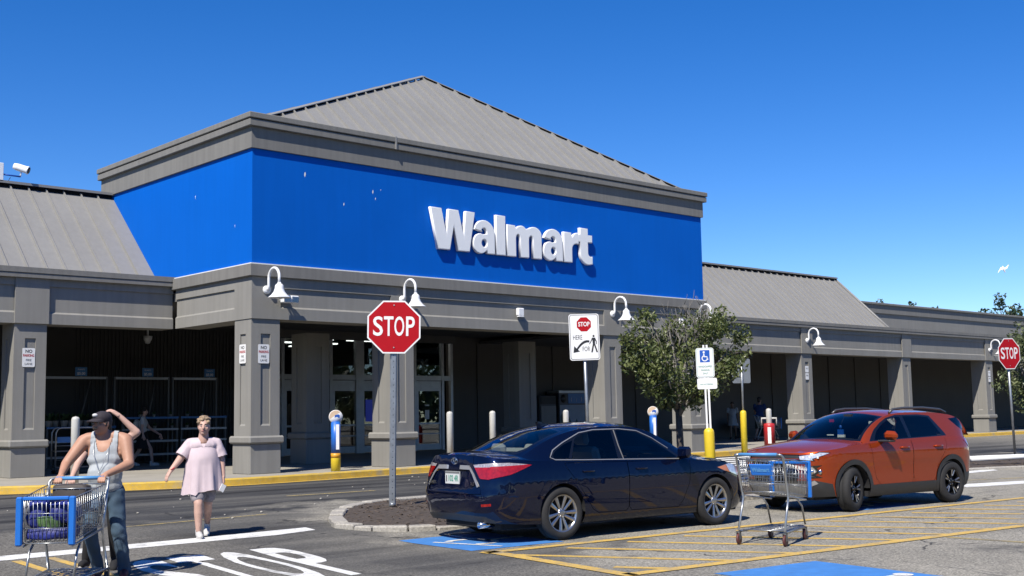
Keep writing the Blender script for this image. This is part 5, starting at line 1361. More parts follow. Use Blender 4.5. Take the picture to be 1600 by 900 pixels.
    def rear_text(s, y, z, sz): pp = sh.P(Rr(abs(y), z)[0], z); text_obj('badge', s, 'chrome', lid, Matrix.Translation((pp.x-.006, y, z)) @ RB, sz, .002, .002, .9)
    rear_text('CAMRY', .45, .735, .055); rear_text('XLE', -.44, .735, .055)
    # exhaust, mirrors, handles, aerial fin
    m = MB(); m.lathe([(.036, -.10), (.04, .12), (.033, .12), (.03, 0)], 16, 'X'); m.xform(Matrix.Translation((.17, -.55, .235)) @ Matrix.Rotation(PI, 4, 'Z')); m.build('exhaust_tip', MATS['chrome'], e)
    for s in (1, -1):
        d = c['objs'][('front_door', s)]
        m = MB(); m.box(3.12, s*.90, .965, 3.26, s*1.13, 1.11); m.v = [(x-(.05 if (x > 3.2 and abs(y) > 1) else 0), y, z-(.03 if z < 1 and abs(y) < 1 else 0)) for x, y, z in m.v]; mo = m.build('door_mirror', MATS['navy_paint'], d, .035)
        MB().tube([(3.25, s*.85, .965), (3.23, s*.95, 1.0)], .03, 8).build('mirror_arm', MATS['black_plastic'], d)
        for x, k in ((2.38, 'front_door'), (1.45, 'rear_door')):
            pp = sh.P(*S(x, .845)); m = MB(); m.tube([(x, s*(pp.y-.005), .845), (x+.03, s*(pp.y+.028), .848), (x+.17, s*(pp.y+.028), .846), (x+.2, s*(pp.y-.002), .843)], [.012, .013, .013, .012], 8); m.build('handle', MATS['navy_paint'], c['objs'][(k, s)])
    m = MB(); m.add([(1.42, -.0, 1.40), (1.62, -.025, 1.435), (1.62, .025, 1.435), (1.45, 0, 1.485), (1.40, 0, 1.48)], [(0, 1, 3, 4), (0, 4, 3, 2), (1, 2, 3)]); m.build('roof_fin', MATS['navy_paint'], e)
    m = MB(); m.box(.35, -.60, .16, 4.6, .60, .30); m.box(1.5, -.84, .19, 3.5, .84, .26); m.build('underbody', MATS['cabin_dark'], e)
    m = MB(); m.box(.9, -.72, .3, 3.35, .72, .42); m.build('cabin_floor', MATS['cabin_dark'], e); MB().box(3.0, -.74, .6, 3.5, .74, .93).build('dashboard', MATS['cabin_dark'], e, .05)
    m = MB(); m.tube([(2.80+.06*math.sin(a)*1, .37+.18*math.cos(a), .90+.17*math.sin(a)) for a in [2*PI*i/20 for i in range(20)]], .016, 6, True); m.build('steering_wheel', MATS['cabin_dark'], e)
    seats(c, 2.15, 1.25, .46, .37, 'seat_grey')
    w0 = make_wheel(.335, .240, .215, 'alloy'); fit_wheels(c, w0, (1.11, 3.885), 1.60, .335)
    return c
CAM = sedan(); h_ = math.atan2(10.93-11.16, 13.84-11.04)
def park(c, wa, wb, xa_, xb_, track_half, heading_sign):
    """place so that the camera-side wheels stand at wa (rear) and wb (front)"""
    a = Vector(wa); b = Vector(wb); d = (b-a).normalized(); mid = (a+b)/2; n = Vector((-d.y, d.x)); yoff = -track_half if heading_sign > 0 else track_half
    o = mid-d*((xa_+xb_)/2)-n*yoff
    c['e'].location = (o.x, o.y, gz(mid.y)); c['e'].rotation_euler = (0, 0, math.atan2(d.y, d.x))
CAM['e'].scale = (1.035, 1.035, 1.035)
park(CAM, (11.15, 11.24), (14.02, 10.98), 1.11*1.035, 3.885*1.035, .90, 1)

# ---------------------------------------------------------------- the orange crossover
def crossover():
    DF = [(1.95, 1.10), (1.95, .50), (2.0, .40), (2.82, .40), (2.93, .50), (3.02, .80), (3.05, 1.08)]
    DR = [(.98, 1.12), (.98, 1.0), (1.06, .90), (1.26, .66), (1.33, .46), (1.40, .40), (1.90, .40), (1.938, .50), (1.938, 1.10)]
    def regions(S, Rr, Fr):
        f = lambda p: [S(x, z) for x, z in p]; F0 = Fr(0, 0)[0]
        rg = [(None, f(circ(.86, .355, .395))), (None, f(circ(3.50, .355, .395)))]
        ring = lambda cx: f([(cx+.47*math.cos(a), .355+.475*math.sin(a)) for a in [2*PI*i/36 for i in range(36)]])
        rg += [('rear_arch_cladding', ring(.86)), ('front_arch_cladding', ring(3.50)), ('sill_cladding', f([(1.2, .1), (3.2, .1), (3.2, .40), (2.9, .405), (1.45, .405), (1.2, .40)]))]
        rg += [('front_door', f(DF)), ('rear_door', f(DR)), (None, f(offs(DF, .006))), (None, f(offs(DR, .006)))]
        tl = [Rr(.55, 1.02), Rr(.60, .90), S(.06, .88), S(.26, .95), S(.40, 1.07), S(.25, 1.08), S(.08, 1.05)]
        rg += [('tail_light', tl), ('rear_cladding', [(0, .62), Rr(.6, .58), S(.1, .52), S(.5, .50), S(.5, .1), (0, .1)]), ('number_plate_panel', [(0, .86), Rr(.34, .86), Rr(.34, .68), (0, .68)])]
        # front
        drl = [Fr(.50, .90), Fr(.52, .845), Fr(.70, .835), S(4.28, .86), S(4.05, .945), S(4.2, .955), Fr(.72, .935)]
        hl = [Fr(.60, .72), Fr(.585, .64), Fr(.62, .575), Fr(.74, .57), S(4.30, .59), S(4.22, .66), S(4.27, .735), Fr(.74, .745)]
        hlb = offs(hl, .03)
        rg += [('day_light', drl), ('headlight', hl), ('headlight_bezel', hlb), ('day_light_bezel', offs(drl, .014))]
        rg += [('upper_grille', [(F0, .93), Fr(.50, .925), Fr(.50, .865), (F0, .865)]), ('chrome_bar', [(F0, .862), Fr(.50, .85), Fr(.62, .82), Fr(.60, .79), Fr(.42, .77), Fr(.36, .80), (F0, .80)]), ('lower_grille', [(F0, .80), Fr(.36, .80), Fr(.42, .77), Fr(.50, .62), Fr(.44, .50), (F0, .50)])]
        rg += [('skid_plate', [(F0, .47), Fr(.46, .47), Fr(.58, .46), Fr(.66, .50), S(4.26, .52), S(4.22, .47), Fr(.66, .43), Fr(.48, .25), (F0, .25)])]
        rg += [('front_cladding', [(F0, .515), Fr(.66, .515), S(4.26, .52), S(4.0, .46), S(3.96, .1), (F0, .1)])]
        rg += [('wing_vent', f([(3.02, .845), (3.28, .865), (3.26, .88), (3.02, .86)]))] if False else []
        return rg
    spec = dict(
        xr=spl([(.15, .25), (.30, .12), (.50, .03), (.70, .0), (.90, .02), (1.05, .06), (1.2, .12)]),
        xf=spl([(.15, 4.20), (.30, 4.30), (.45, 4.37), (.60, 4.39), (.80, 4.41), (.90, 4.40), (.96, 4.37), (1.02, 4.31), (1.1, 4.2)]),
        w=spl([(.15, .80), (.25, .86), (.40, .885), (.55, .885), (.68, .890), (.82, .905), (.92, .905), (1.0, .89), (1.08, .865), (1.16, .82)]),
        xa=1.0, xb=3.35, nr=4.4, nf=3.7, zref=.70,
        ztop=lambda S, Rr, Fr: [(0, 1.13), (Rr(.5, 0)[0], 1.13), (S(.1, 0)[0], 1.13), (S(.5, 0)[0], 1.135), (S(1.0, 0)[0], 1.12), (S(2.0, 0)[0], 1.095), (S(3.0, 0)[0], 1.075), (S(3.5, 0)[0], 1.05), (S(4.0, 0)[0], 1.0), (S(4.2, 0)[0], .975), (Fr(.5, 0)[0], .955), (Fr(0, 0)[0], .955)],
        zbot=lambda S, Rr, Fr: [(0, .30), (S(.3, 0)[0], .28), (S(1.2, 0)[0], .225), (S(3.0, 0)[0], .225), (S(4.0, 0)[0], .26), (Fr(.5, 0)[0], .25), (Fr(0, 0)[0], .25)],
        regions=regions, off={'rear_arch_cladding': .012, 'front_arch_cladding': .012, 'sill_cladding': .010, 'tail_light': .005, 'headlight': -.012, 'headlight_bezel': .003, 'day_light': .004, 'skid_plate': .006, 'lower_grille': -.02, 'upper_grille': -.015},
        decks=[(-1, .5, spl([(.1, 1.13), (.5, 1.14)]), [], 'tailgate_shelf'),
               (2.95, 9, spl([(2.9, 1.16), (3.3, 1.145), (3.7, 1.105), (4.0, 1.06), (4.2, 1.015), (4.33, .955)]), [('cowl', [(2.8, -.1), (3.22, -.1), (3.2, .3), (3.10, .75), (2.8, .75)])], 'bonnet')],
        rail=[(.10, 1.14, .74), (.17, 1.30, .69), (.28, 1.435, .66), (.6, 1.515, .645), (1.2, 1.555, .64), (1.8, 1.56, .645), (2.2, 1.535, .65), (2.45, 1.475, .66), (2.7, 1.375, .68), (2.95, 1.235, .72), (3.2, 1.06, .80)],
        zc=[(.10, 1.15), (.17, 1.34), (.28, 1.485), (.6, 1.57), (1.2, 1.612), (1.8, 1.617), (2.2, 1.595), (2.45, 1.53), (2.7, 1.43), (2.95, 1.30), (3.2, 1.14)],
        bow=[(.10, -.10), (.6, -.04), (1.6, 0), (2.2, .06), (2.8, .10), (3.2, .10)],
        side_regions=[('front_window', [(1.98, 1.14), (2.88, 1.12), (2.72, 1.26), (2.52, 1.37), (2.32, 1.45), (2.08, 1.49), (1.99, 1.49)]),
                      ('rear_window', [(1.02, 1.165), (1.90, 1.14), (1.90, 1.495), (1.45, 1.495), (1.20, 1.47)]),
                      ('quarter_window', [(.32, 1.46), (.62, 1.44), (.44, 1.30), (.22, 1.20), (.26, 1.38)]),
                      ('window_surround', [(.90, 1.15), (3.02, 1.10), (2.76, 1.285), (2.54, 1.40), (2.34, 1.478), (2.08, 1.522), (1.45, 1.525), (1.15, 1.50), (.92, 1.20)])],
        top_regions=[('windscreen', [(2.36, -.1), (3.18, -.1), (3.15, .4), (3.10, .55), (2.42, .55), (2.38, .3)]), ('windscreen_frit', [(2.33, -.1), (3.22, -.1), (3.18, .4), (3.14, .585), (2.38, .585), (2.35, .3)]),
                     ('rear_screen', [(.13, -.1), (.30, -.1), (.29, .5), (.14, .5)])],
        parents={'front_window': 'front_door', 'rear_window': 'rear_door', 'windscreen_frit': 'windscreen', 'headlight_bezel': 'headlight', 'day_light_bezel': 'day_light'},
        mats={'front_window': 'car_glass', 'rear_window': 'dark_glass', 'quarter_window': 'dark_glass', 'window_surround': 'gloss_black', 'windscreen': 'car_glass', 'windscreen_frit': 'gloss_black', 'rear_screen': 'dark_glass', 'tail_light': 'tail_red', 'headlight': 'lens_clear', 'headlight_bezel': 'gloss_black', 'day_light': 'lens_clear', 'day_light_bezel': 'gloss_black', 'upper_grille': 'black_plastic', 'chrome_bar': 'chrome', 'lower_grille': 'gloss_black', 'skid_plate': 'silver_trim', 'front_cladding': 'black_plastic', 'rear_cladding': 'black_plastic', 'rear_arch_cladding': 'black_plastic', 'front_arch_cladding': 'black_plastic', 'sill_cladding': 'black_plastic', 'cowl': 'black_plastic', 'number_plate_panel': 'black_plastic'},
        paint='orange_paint')
    c = build_car('crossover_car', spec, 'burnt orange compact crossover with black wheel arches facing left')
    e, sh = c['e'], c['sh']; S, Rr, Fr = sh.S, sh.Rr, sh.Fr; body = c['objs'][('body', 0)]
    # roof rails
    for s in (1, -1):
        m = MB(); pts = [(2.15, s*.60, 1.56), (2.05, s*.60, 1.615), (1.8, s*.60, 1.635), (1.2, s*.595, 1.635), (.7, s*.595, 1.60), (.55, s*.595, 1.55)]; m.tube(pts, .022, 8); m.build('roof_rail', MATS['rail_grey'], e)
        d = c['objs'][('front_door', s)]
        m = MB(); m.box(2.62, s*.93, 1.115, 2.80, s*1.14, 1.275); m.v = [(x-(.06 if (x > 2.7 and abs(y) > 1) else 0), y, z-(.02 if z > 1.2 and abs(y) > 1 else 0)) for x, y, z in m.v]; mo = m.build('door_mirror', MATS['orange_paint'], d, .05)
        m = MB(); m.box(2.66, s*.84, 1.085, 2.82, s*1.09, 1.12); m.build('mirror_base', MATS['black_plastic'], d, .012)
        for x, k in ((2.06, 'front_door'), (1.13, 'rear_door')):
            pp = sh.P(*S(x, .98)); m = MB(); m.tube([(x, s*(pp.y-.005), .985), (x+.03, s*(pp.y+.030), .988), (x+.19, s*(pp.y+.030), .986), (x+.22, s*(pp.y-.002), .983)], [.015, .017, .017, .015], 8); m.build('handle', MATS['orange_paint'], c['objs'][(k, s)])
    # grille bars and headlamp bowls
    for z in (.74, .68, .62, .56):
        surf_strip(c, [Fr(.005, z), Fr(.38, z)], .018, 'grille_bar', 'black_plastic', c['objs'][('lower_grille', 1)], .004)
    for s in (1, -1):
        h = c['objs'][('headlight', s)]
        for yy, rr_ in ((.66, .05), (.755, .045)):
            pp = sh.P(*Fr(yy, .655)); m = MB(); m.ball((pp.x-.02, s*pp.y, .655), (rr_*.6, rr_, rr_), 14, 10); m.build('projector', MATS['chrome'], h)
        for k in range(3):
            pp = sh.P(*Fr(.56+k*.09, .885)); m = MB(); m.box(pp.x-.004, s*(pp.y-.03), .865, pp.x+.006, s*(pp.y+.03), .905); m.build('light_element', MATS['white_letter'], c['objs'][('day_light', s)])
    pf = sh.P(sh.U, .83); m = MB(); m.box(pf.x+.0, -.10, .815, pf.x+.012, .10, .845); m.box(pf.x+.0005, -.04, .795, pf.x+.0125, .04, .865); m.build('cross_emblem', MATS['chrome'], e)
    m = MB(); m.box(.3, -.60, .20, 4.1, .60, .34); m.box(1.25, -.83, .215, 3.1, .83, .30); m.build('underbody', MATS['cabin_dark'], e)
    MB().box(.5, -.72, .34, 3.1, .72, .46).build('cabin_floor', MATS['cabin_dark'], e); MB().box(2.62, -.74, .7, 3.1, .74, 1.06).build('dashboard', MATS['cabin_dark'], e, .05)
    m = MB(); m.tube([(2.45+.06*math.sin(a), .37+.185*math.cos(a), 1.03+.175*math.sin(a)) for a in [2*PI*i/20 for i in range(20)]], .017, 6, True); m.build('steering_wheel', MATS['grey_plastic'], e)
    seats(c, 1.75, .95, .52, .37, 'cabin_dark')
    m = MB(); m.box(2.50, -.03, 1.50, 2.55, .13, 1.545); m.build('rear_mirror', MATS['cabin_dark'], e)
    # things on the windscreen: sticker, air freshener
    tp = lambda x, q: Vector((0, 0, 0))
    for (x, y, z, w_, h_, mt) in ((2.60, -.25, 1.44, .10, .05, 'sign_red'), (2.50, .02, 1.515, .13, .03, 'sign_white'), (2.55, .52, 1.40, .07, .05, 'sign_white'), (2.98, .02, 1.205, .14, .02, 'sign_white')):
        MB().box(x, y-w_/2, z-h_/2, x+.003, y+w_/2, z+h_/2).build('windscreen_sticker', MATS[mt], e)
    MB().tube([(2.52, -.05, 1.49), (2.60, -.06, 1.36)], .004, 5).build('hanging_cord', MATS['sign_black'], e)
    m = MB(); m.ball((2.61, -.06, 1.33), (.02, .03, .035), 8, 6); m.box(2.595, -.12, 1.20, 2.62, .0, 1.29); m.build('air_freshener', MATS['sign_blue'], e); MB().box(2.59, -.12, 1.155, 2.625, .02, 1.20).build('freshener_card', MATS['sign_white'], e)
    w0 = make_wheel(.355, .228, .225, 'black'); fit_wheels(c, w0, (.86, 3.50), 1.57, .355, R(17))
    return c
SUV = crossover(); park(SUV, (19.76, 10.33), (17.14, 10.63), .86, 3.50, .86, -1)
# ================================================================== SHOPPING CARTS
M('cart_wire', (.50, .52, .53), .32, .8, var=.15, vscale=9); M('cart_dark', (.16, .165, .17), .4, .6, var=.2, vscale=6); M('cart_blue', (.015, .17, .62), .4, var=.05); M('cart_handle', (.10, .32, .66), .4, var=.06)
M('caster_red', (.11, .03, .025), .6, var=.2); M('bag_blue', (.018, .028, .21), .55, var=.25, vscale=16, bump=.6, bscale=18); M('bag_dark', (.03, .03, .034), .8, var=.2); M('produce', (.10, .19, .06), .6, var=.8, vscale=22); M('tote_brown', (.055, .045, .04), .7, var=.15)
def wires(p00, p10, p11, p01, nu, nv, r, name, mat, parent):
    """wire panel: nu lines one way and nv the other, borders heavier"""
    a, b, c, d = [Vector(p) for p in (p00, p10, p11, p01)]; m = MB()
    at_ = lambda u, v: (a*(1-u)+b*u)*(1-v)+(d*(1-u)+c*u)*v
    for i in range(nu+1): u = i/nu; m.tube([at_(u, 0), at_(u, 1)], r*(1.9 if i in (0, nu) else 1), 4)
    for j in range(nv+1): v = j/nv; m.tube([at_(0, v), at_(1, v)], r*(1.9 if j in (0, nv) else 1.2), 4)
    return m.build(name, MATS[mat], parent)
def cart(loc, heading, label, loaded=False, flap=None, k=1.0, wire='cart_wire'):
    """x forward, handle at the origin end"""
    e = empty('shopping_cart', loc, heading, label, 'shopping cart', 'wire shopping carts')
    L_, wr, wf = 1.0, .28, .235; zt0, zt1, zb0, zb1 = .98, .90, .60, .50
    xb = .16
    wires((.10, -wr, zt0), (L_, -wf, zt1), (L_-.03, -wf*.95, zb1), (xb, -wr*.95, zb0), 16, 4, .0028, 'side_panel', wire, e); wires((.10, wr, zt0), (L_, wf, zt1), (L_-.03, wf*.95, zb1), (xb, wr*.95, zb0), 16, 4, .0028, 'side_panel', wire, e)
    wires((xb, -wr*.95, zb0), (L_-.03, -wf*.95, zb1), (L_-.03, wf*.95, zb1), (xb, wr*.95, zb0), 9, 12, .0026, 'bottom_panel', wire, e)
    fp = wires((L_, -wf, zt1), (L_, wf, zt1), (L_-.03, wf*.95, zb1), (L_-.03, -wf*.95, zb1), 12, 3, .0032, 'front_panel', wire, e)
    wires((.07, -wr*.96, zt0), (.07, wr*.96, zt0), (xb, wr*.95, zb0), (xb, -wr*.95, zb0), 12, 4, .0028, 'rear_gate', wire, e)
    wires((.30, -wr*.9, zt0-.03), (.30, wr*.9, zt0-.03), (.19, wr*.9, zb0+.12), (.19, -wr*.9, zb0+.12), 9, 2, .0028, 'child_seat', wire, e)
    for s in (-1, 1):
        m = MB(); m.box(L_-.02, s*wf-.03, zb1-.02, L_+.025, s*wf+.03, zt1+.02); m.build('corner_bumper', MATS['cart_blue'], fp, .012)
    m = MB(); m.box(L_-.02, -wf+.03, zt1-.015, L_+.02, wf-.03, zt1+.02); m.build('front_rail', MATS['cart_blue'], fp, .008)
    MB().tube([(0, -wr+.05, 1.035), (0, wr-.05, 1.035)], .019, 12).build('handle', MATS['cart_handle'], e)
    for s in (-1, 1):
        m = MB(); m.tube([(0, s*(wr-.05), 1.035), (.0, s*wr, 1.03), (.05, s*(wr+.005), 1.0), (.13, s*wr, .72), (.19, s*wr*.98, .53), (.14, s*wr*.98, .42), (.03, s*(wr+.0), .17), (.06, s*wr, .15), (L_-.15, s*(wf-.02), .15)], .014, 8); m.build('frame_tube', MATS[wire], e)
        m = MB(); m.tube([(.19, s*wr*.97, .55), (L_-.08, s*wf*.93, .47)], .011, 6); m.build('basket_rail', MATS[wire], e)
        m = MB(); m.tube([(L_-.35, s*wf*.9, .49), (L_-.22, s*wf*.92, .40), (L_-.13, s*(wf-.02), .18)], .012, 8); m.build('front_strut', MATS[wire], e)
    wires((.10, -wr*.9, .165), (L_-.15, -wf*.85, .165), (L_-.15, wf*.85, .165), (.10, wr*.9, .165), 7, 5, .004, 'lower_tray', wire, e)
    for x, y in ((.03, -wr), (.03, wr), (L_-.15, -(wf-.02)), (L_-.15, wf-.02)):
        m = MB(); m.box(x-.025, y-.022, .06, x+.02, y-.016, .15); m.box(x-.025, y+.016, .06, x+.02, y+.022, .15); m.box(x-.025, y-.022, .14, x+.02, y+.022, .155); fk = m.build('caster_fork', MATS['cart_dark'], e)
        MB().lathe([(0, -.014), (.04, -.014), (.062, -.012), (.065, -.006), (.065, .006), (.062, .012), (.04, .014), (0, .014)], 20, 'Y', (x, y, .065)).build('wheel', MATS['caster_red'] if not loaded else MATS['black_plastic'], fk)
    if flap:
        m = MB(); m.add([(.05, -.14, .92), (.05, .14, .92), (.085, .12, .79), (.085, -.12, .79), (.07, -.14, .925), (.07, .14, .925), (.105, .12, .795), (.105, -.12, .795)], [(0, 3, 2, 1), (4, 5, 6, 7), (0, 1, 5, 4), (1, 2, 6, 5), (2, 3, 7, 6), (3, 0, 4, 7)])
        f_ = m.build('seat_flap', MATS['cart_blue'], e, .008)
        text_obj('flap_lettering', 'Walmart', 'cart_handle', f_, Matrix.Translation((.064, 0, .855)) @ Matrix.Rotation(R(-15), 4, 'Y') @ Matrix.Rotation(-PI/2, 4, 'Z') @ FACE, .065, .003, .001, .9)
    e.scale = (k, k, k)
    return e
C1 = cart((5.09, 12.08, 0), R(-129.5), 'loaded shopping cart with blue front frame pushed by the man in the cap', True, None, 1.03)
C2 = cart((12.18, 8.86, 0), R(14), 'empty shopping cart with blue seat flap standing on the yellow hatching', False, True, 1.06)
C3 = cart((37.6, 27.9, .37), R(15), 'distant shopping cart pushed by the man in the blue shirt', False, None, 1.05)
# shopping in the first cart: separate things lying in the basket
def soft_box(m, b, n=6, amp=.012, seed=0):
    """cushion-like bag"""
    x0, y0, z0, x1, y1, z1 = b; q = bmesh.new(); bmesh.ops.create_cube(q, size=1); bmesh.ops.subdivide_edges(q, edges=q.edges[:], cuts=n, use_grid_fill=True)
    for v in q.verts:
        c = v.co.copy(); r_ = max(abs(c.x), abs(c.y), abs(c.z)); rad = c.length; c *= (1-.28*(rad/.5-1)*.6)
        p = Vector(((x0+x1)/2+c.x*(x1-x0), (y0+y1)/2+c.y*(y1-y0), (z0+z1)/2+c.z*(z1-z0))); nn = noise.noise_vector(p*9+Vector((seed, 0, 0)))*amp+noise.noise_vector(p*28+Vector((seed, 3, 0)))*amp*.4; v.co = p+nn
    vs = [tuple(v.co) for v in q.verts]; q.verts.index_update(); fs = [[v.index for v in f.verts] for f in q.faces]; q.free(); m.add(vs, fs, True); return m
def in_cart(name, b, mat, label, cat, seed, n=7, amp=.014):
    m = MB(); c = Vector(((b[0]+b[3])/2, (b[1]+b[4])/2, b[2])); soft_box(m, b, n, amp, seed); m.xform(Matrix.Translation(-c)); o = m.build(name, MATS[mat])
    o.matrix_world = Matrix.Translation(C1.location) @ Matrix.Rotation(R(-129.5), 4, 'Z') @ Matrix.Scale(1.03, 4) @ Matrix.Translation(c); return tag(o, label, cat)
in_cart('quilted_bag', (.60, -.2, .53, .97, .2, .64), 'bag_blue', 'flat quilted blue bag lying at the bottom of the loaded cart', 'bag', 2)
in_cart('shopping_bag', (.50, -.2, .64, .95, -.02, .88), 'bag_blue', 'crumpled blue shopping bag on the left in the loaded cart', 'bag', 5, 8, .026)
in_cart('shopping_bag', (.55, .0, .66, .95, .2, .85), 'bag_blue', 'crumpled blue shopping bag on the right in the loaded cart', 'bag', 8, 8, .026)
in_cart('produce_bag', (.80, -.10, .63, .955, .12, .74), 'produce', 'small bag of green produce between the blue bags in the cart', 'bag', 9, 5, .02)
in_cart('tote_bag', (.12, -.19, .74, .30, .16, .99), 'tote_brown', 'dark brown handbag standing in the child seat of the loaded cart', 'handbag', 11, 6, .012)

# ================================================================== PEOPLE
M('skin_tan', (.50, .27, .18), .55, var=.10, vscale=9, spec=.35); M('skin_fair', (.62, .39, .31), .55, var=.08, vscale=9, spec=.35); M('skin_dark', (.30, .17, .11), .55, var=.1, vscale=9)
M('tank_grey', (.44, .47, .49), .85, var=.06, vscale=12, bump=.12, bscale=120); M('denim', (.065, .115, .175), .85, var=.22, vscale=5, bump=.2, bscale=160, dirt=(.14, .20, .27, .52), dscale=2.4); M('denim_dark', (.02, .035, .06), .85, var=.2, vscale=5)
M('pink_cloth', (.66, .54, .57), .85, var=.05, vscale=10, bump=.12, bscale=130); M('lavender_cloth', (.30, .27, .29), .85, var=.25, vscale=26); M('black_cloth', (.012, .012, .014), .9, var=.2); M('cap_cloth', (.028, .022, .03), .85, var=.15, vscale=20); M('white_cloth', (.62, .62, .62), .85, var=.08); M('navy_cloth', (.012, .045, .16), .85, var=.15); M('olive_cloth', (.05, .055, .035), .85, var=.15)
M('hair_grey', (.38, .27, .17), .7, var=.4, vscale=30, bump=.8, bscale=70); M('hair_dark', (.022, .016, .012), .6, var=.4, vscale=40, bump=.8, bscale=70); M('eye_white', (.7, .68, .66), .3, var=0); M('lip', (.32, .10, .09), .5, var=.05); M('mouth_dark', (.03, .012, .012), .6, var=0); M('shoe_white', (.62, .60, .58), .6, var=.12, vscale=14); M('shoe_red', (.12, .02, .02), .6, var=.2); M('red_band', (.55, .03, .03), .5, var=0)
DG = None
def capsule(m, p0, r0, p1, r1, n=14):
    p0 = Vector(p0); p1 = Vector(p1); t = p1-p0; L_ = t.length
    if L_ < 1e-5: return m.ball(p0, r0, n, 8)
    t /= L_; pts = []; rs = []
    for a in (80, 55, 30): pts.append(p0-t*r0*math.sin(R(a))); rs.append(r0*math.cos(R(a)))
    for k in range(5): pts.append(p0.lerp(p1, k/4)); rs.append(r0+(r1-r0)*k/4)
    for a in (30, 55, 80): pts.append(p1+t*r1*math.sin(R(a))); rs.append(r1*math.cos(R(a)))
    return m.tube(pts, rs, n)
def blob_mesh(shapes, voxel, smooth=4):
    m = MB()
    for s in shapes:
        if s[0] == 'c': capsule(m, *s[1:])
        elif s[0] == 'e':
            b0 = len(m.v); m.ball((0, 0, 0), s[2], 16, 12); Mx = Matrix.Translation(s[1])
            if len(s) > 3: Mx = Mx @ s[3]
            m.xform(Mx, b0)
    me = m.mesh('blob', []); o = bpy.data.objects.new('blob', me); COL.objects.link(o)
    md = o.modifiers.new('r', 'REMESH'); md.mode = 'VOXEL'; md.voxel_size = voxel; md.use_smooth_shade = True
    if smooth: sm = o.modifiers.new('s', 'SMOOTH'); sm.iterations = smooth; sm.factor = .5
    dg = bpy.context.evaluated_depsgraph_get(); dg.update(); r = bpy.data.meshes.new_from_object(o.evaluated_get(dg)); bpy.data.objects.remove(o); bpy.data.meshes.remove(me)
    return r
def join_meshes(name, ms, mat):
    bm = bmesh.new()
    for x in ms: bm.from_mesh(x)
    me = bpy.data.meshes.new(name); bm.to_mesh(me); bm.free(); me.materials.clear(); me.materials.append(MATS[mat]); me.polygons.foreach_set('use_smooth', [True]*len(me.polygons)); return me
def blob(name, shapes, mat, parent, voxel=.012, smooth=4, warp=None):
    me = blob_mesh(shapes, voxel, smooth); me.materials.clear(); me.materials.append(MATS[mat])
    if warp:
        for v in me.vertices: v.co = warp(v.co)
    me.polygons.foreach_set('use_smooth', [True]*len(me.polygons)); return link_mesh(name, me, parent)
def frame(o, fwd, up):
    f = Vector(fwd).normalized(); u = Vector(up); u = (u-f*u.dot(f)).normalized(); x = f.cross(u)
    return Matrix(((x.x, f.x, u.x, o[0]), (x.y, f.y, u.y, o[1]), (x.z, f.z, u.z, o[2]), (0, 0, 0, 1)))
def hand(w, fwd, up, thumb, curl, s=1.):
    """palm and five fingers; curl in degrees per joint; thumb = +1/-1 side"""
    F_ = frame(w, fwd, up); sh = []
    T = lambda p: F_ @ (Vector(p)*s)
    sh += [('c', T((-.018, .0, 0)), .021*s, T((-.024, .075, 0)), .017*s), ('c', T((.018, .0, 0)), .021*s, T((.024, .075, 0)), .016*s), ('c', T((0, -.03, 0)), .024*s, T((0, .07, 0)), .019*s)]
    for i, (x, l) in enumerate(((-.033, .070), (-.011, .080), (.011, .077), (.032, .060))):
        p = Vector((x*thumb*-1, .082, 0)); a = R(curl*.5)
        for k, f_ in enumerate((.45, .32, .25)):
            q = p+Vector((0, math.cos(a), -math.sin(a)))*l*f_; sh.append(('c', T(p), (.0095-.0008*k)*s, T(q), (.0088-.0008*k)*s)); p = q; a += R(curl)
    p = Vector((.030*thumb, .015, -.006)); q = p+Vector((.028*thumb, .035, -.012)); r_ = q+Vector((.006*thumb, .030, -.012-.0003*curl))
    sh += [('c', T(p), .013*s, T(q), .0105*s), ('c', T(q), .0105*s, T(r_), .009*s)]
    return sh
def head_shapes(c, yaw, s=1., jaw=1.):
    """head facing -Y then turned by yaw; c = centre"""
    Mx = Matrix.Translation(c) @ Matrix.Rotation(yaw, 4, 'Z') @ Matrix.Scale(s, 4); P = lambda x, y, z: Mx @ Vector((x, y, z)); Rm = Matrix.Rotation(yaw, 4, 'Z')
    E_ = lambda p, r: ('e', P(*p), tuple(q*s for q in r), Rm)
    return [E_((0, .012, .03), (.074, .094, .088)), E_((0, -.012, -.03), (.062*jaw, .076, .085)), E_((0, -.048, -.082), (.036*jaw, .036, .03)), ('c', P(0, -.088, .012), .011*s, P(0, -.108, -.022), .0165*s), E_((.072, .012, -.005), (.011, .022, .032)), E_((-.072, .012, -.005), (.011, .022, .032)), ('c', P(-.035, -.078, .028), .012*s, P(.035, -.078, .028), .012*s), E_((.04, -.055, -.025), (.026, .03, .03)), E_((-.04, -.055, -.025), (.026, .03, .03)), ('c', P(-.02, -.082, -.058), .0085*s, P(.02, -.082, -.058), .0085*s)], Mx
def face(parent, Mx, brow='hair_dark', mouth_open=False):
    for sx in (-1, 1):
        m = MB(); m.ball(Mx @ Vector((sx*.032, -.079, .010)), .0095, 10, 8); ey = m.build('eye', MATS['eye_white'], parent)
        m = MB(); m.ball(Mx @ Vector((sx*.032, -.0855, .010)), .0062, 8, 6); m.build('iris', MATS['hair_dark'], ey)
        m = MB(); m.tube([Mx @ Vector((sx*.015, -.092, .033)), Mx @ Vector((sx*.035, -.090, .037)), Mx @ Vector((sx*.052, -.076, .032))], .0045, 6); m.build('eyebrow', MATS[brow], parent)
    m = MB(); m.tube([Mx @ Vector((-.026, -.083, -.057)), Mx @ Vector((0, -.093, -.056)), Mx @ Vector((.026, -.083, -.057))], [.004, .0075, .004], 8); m.build('mouth', MATS['mouth_dark' if mouth_open else 'lip'], parent)
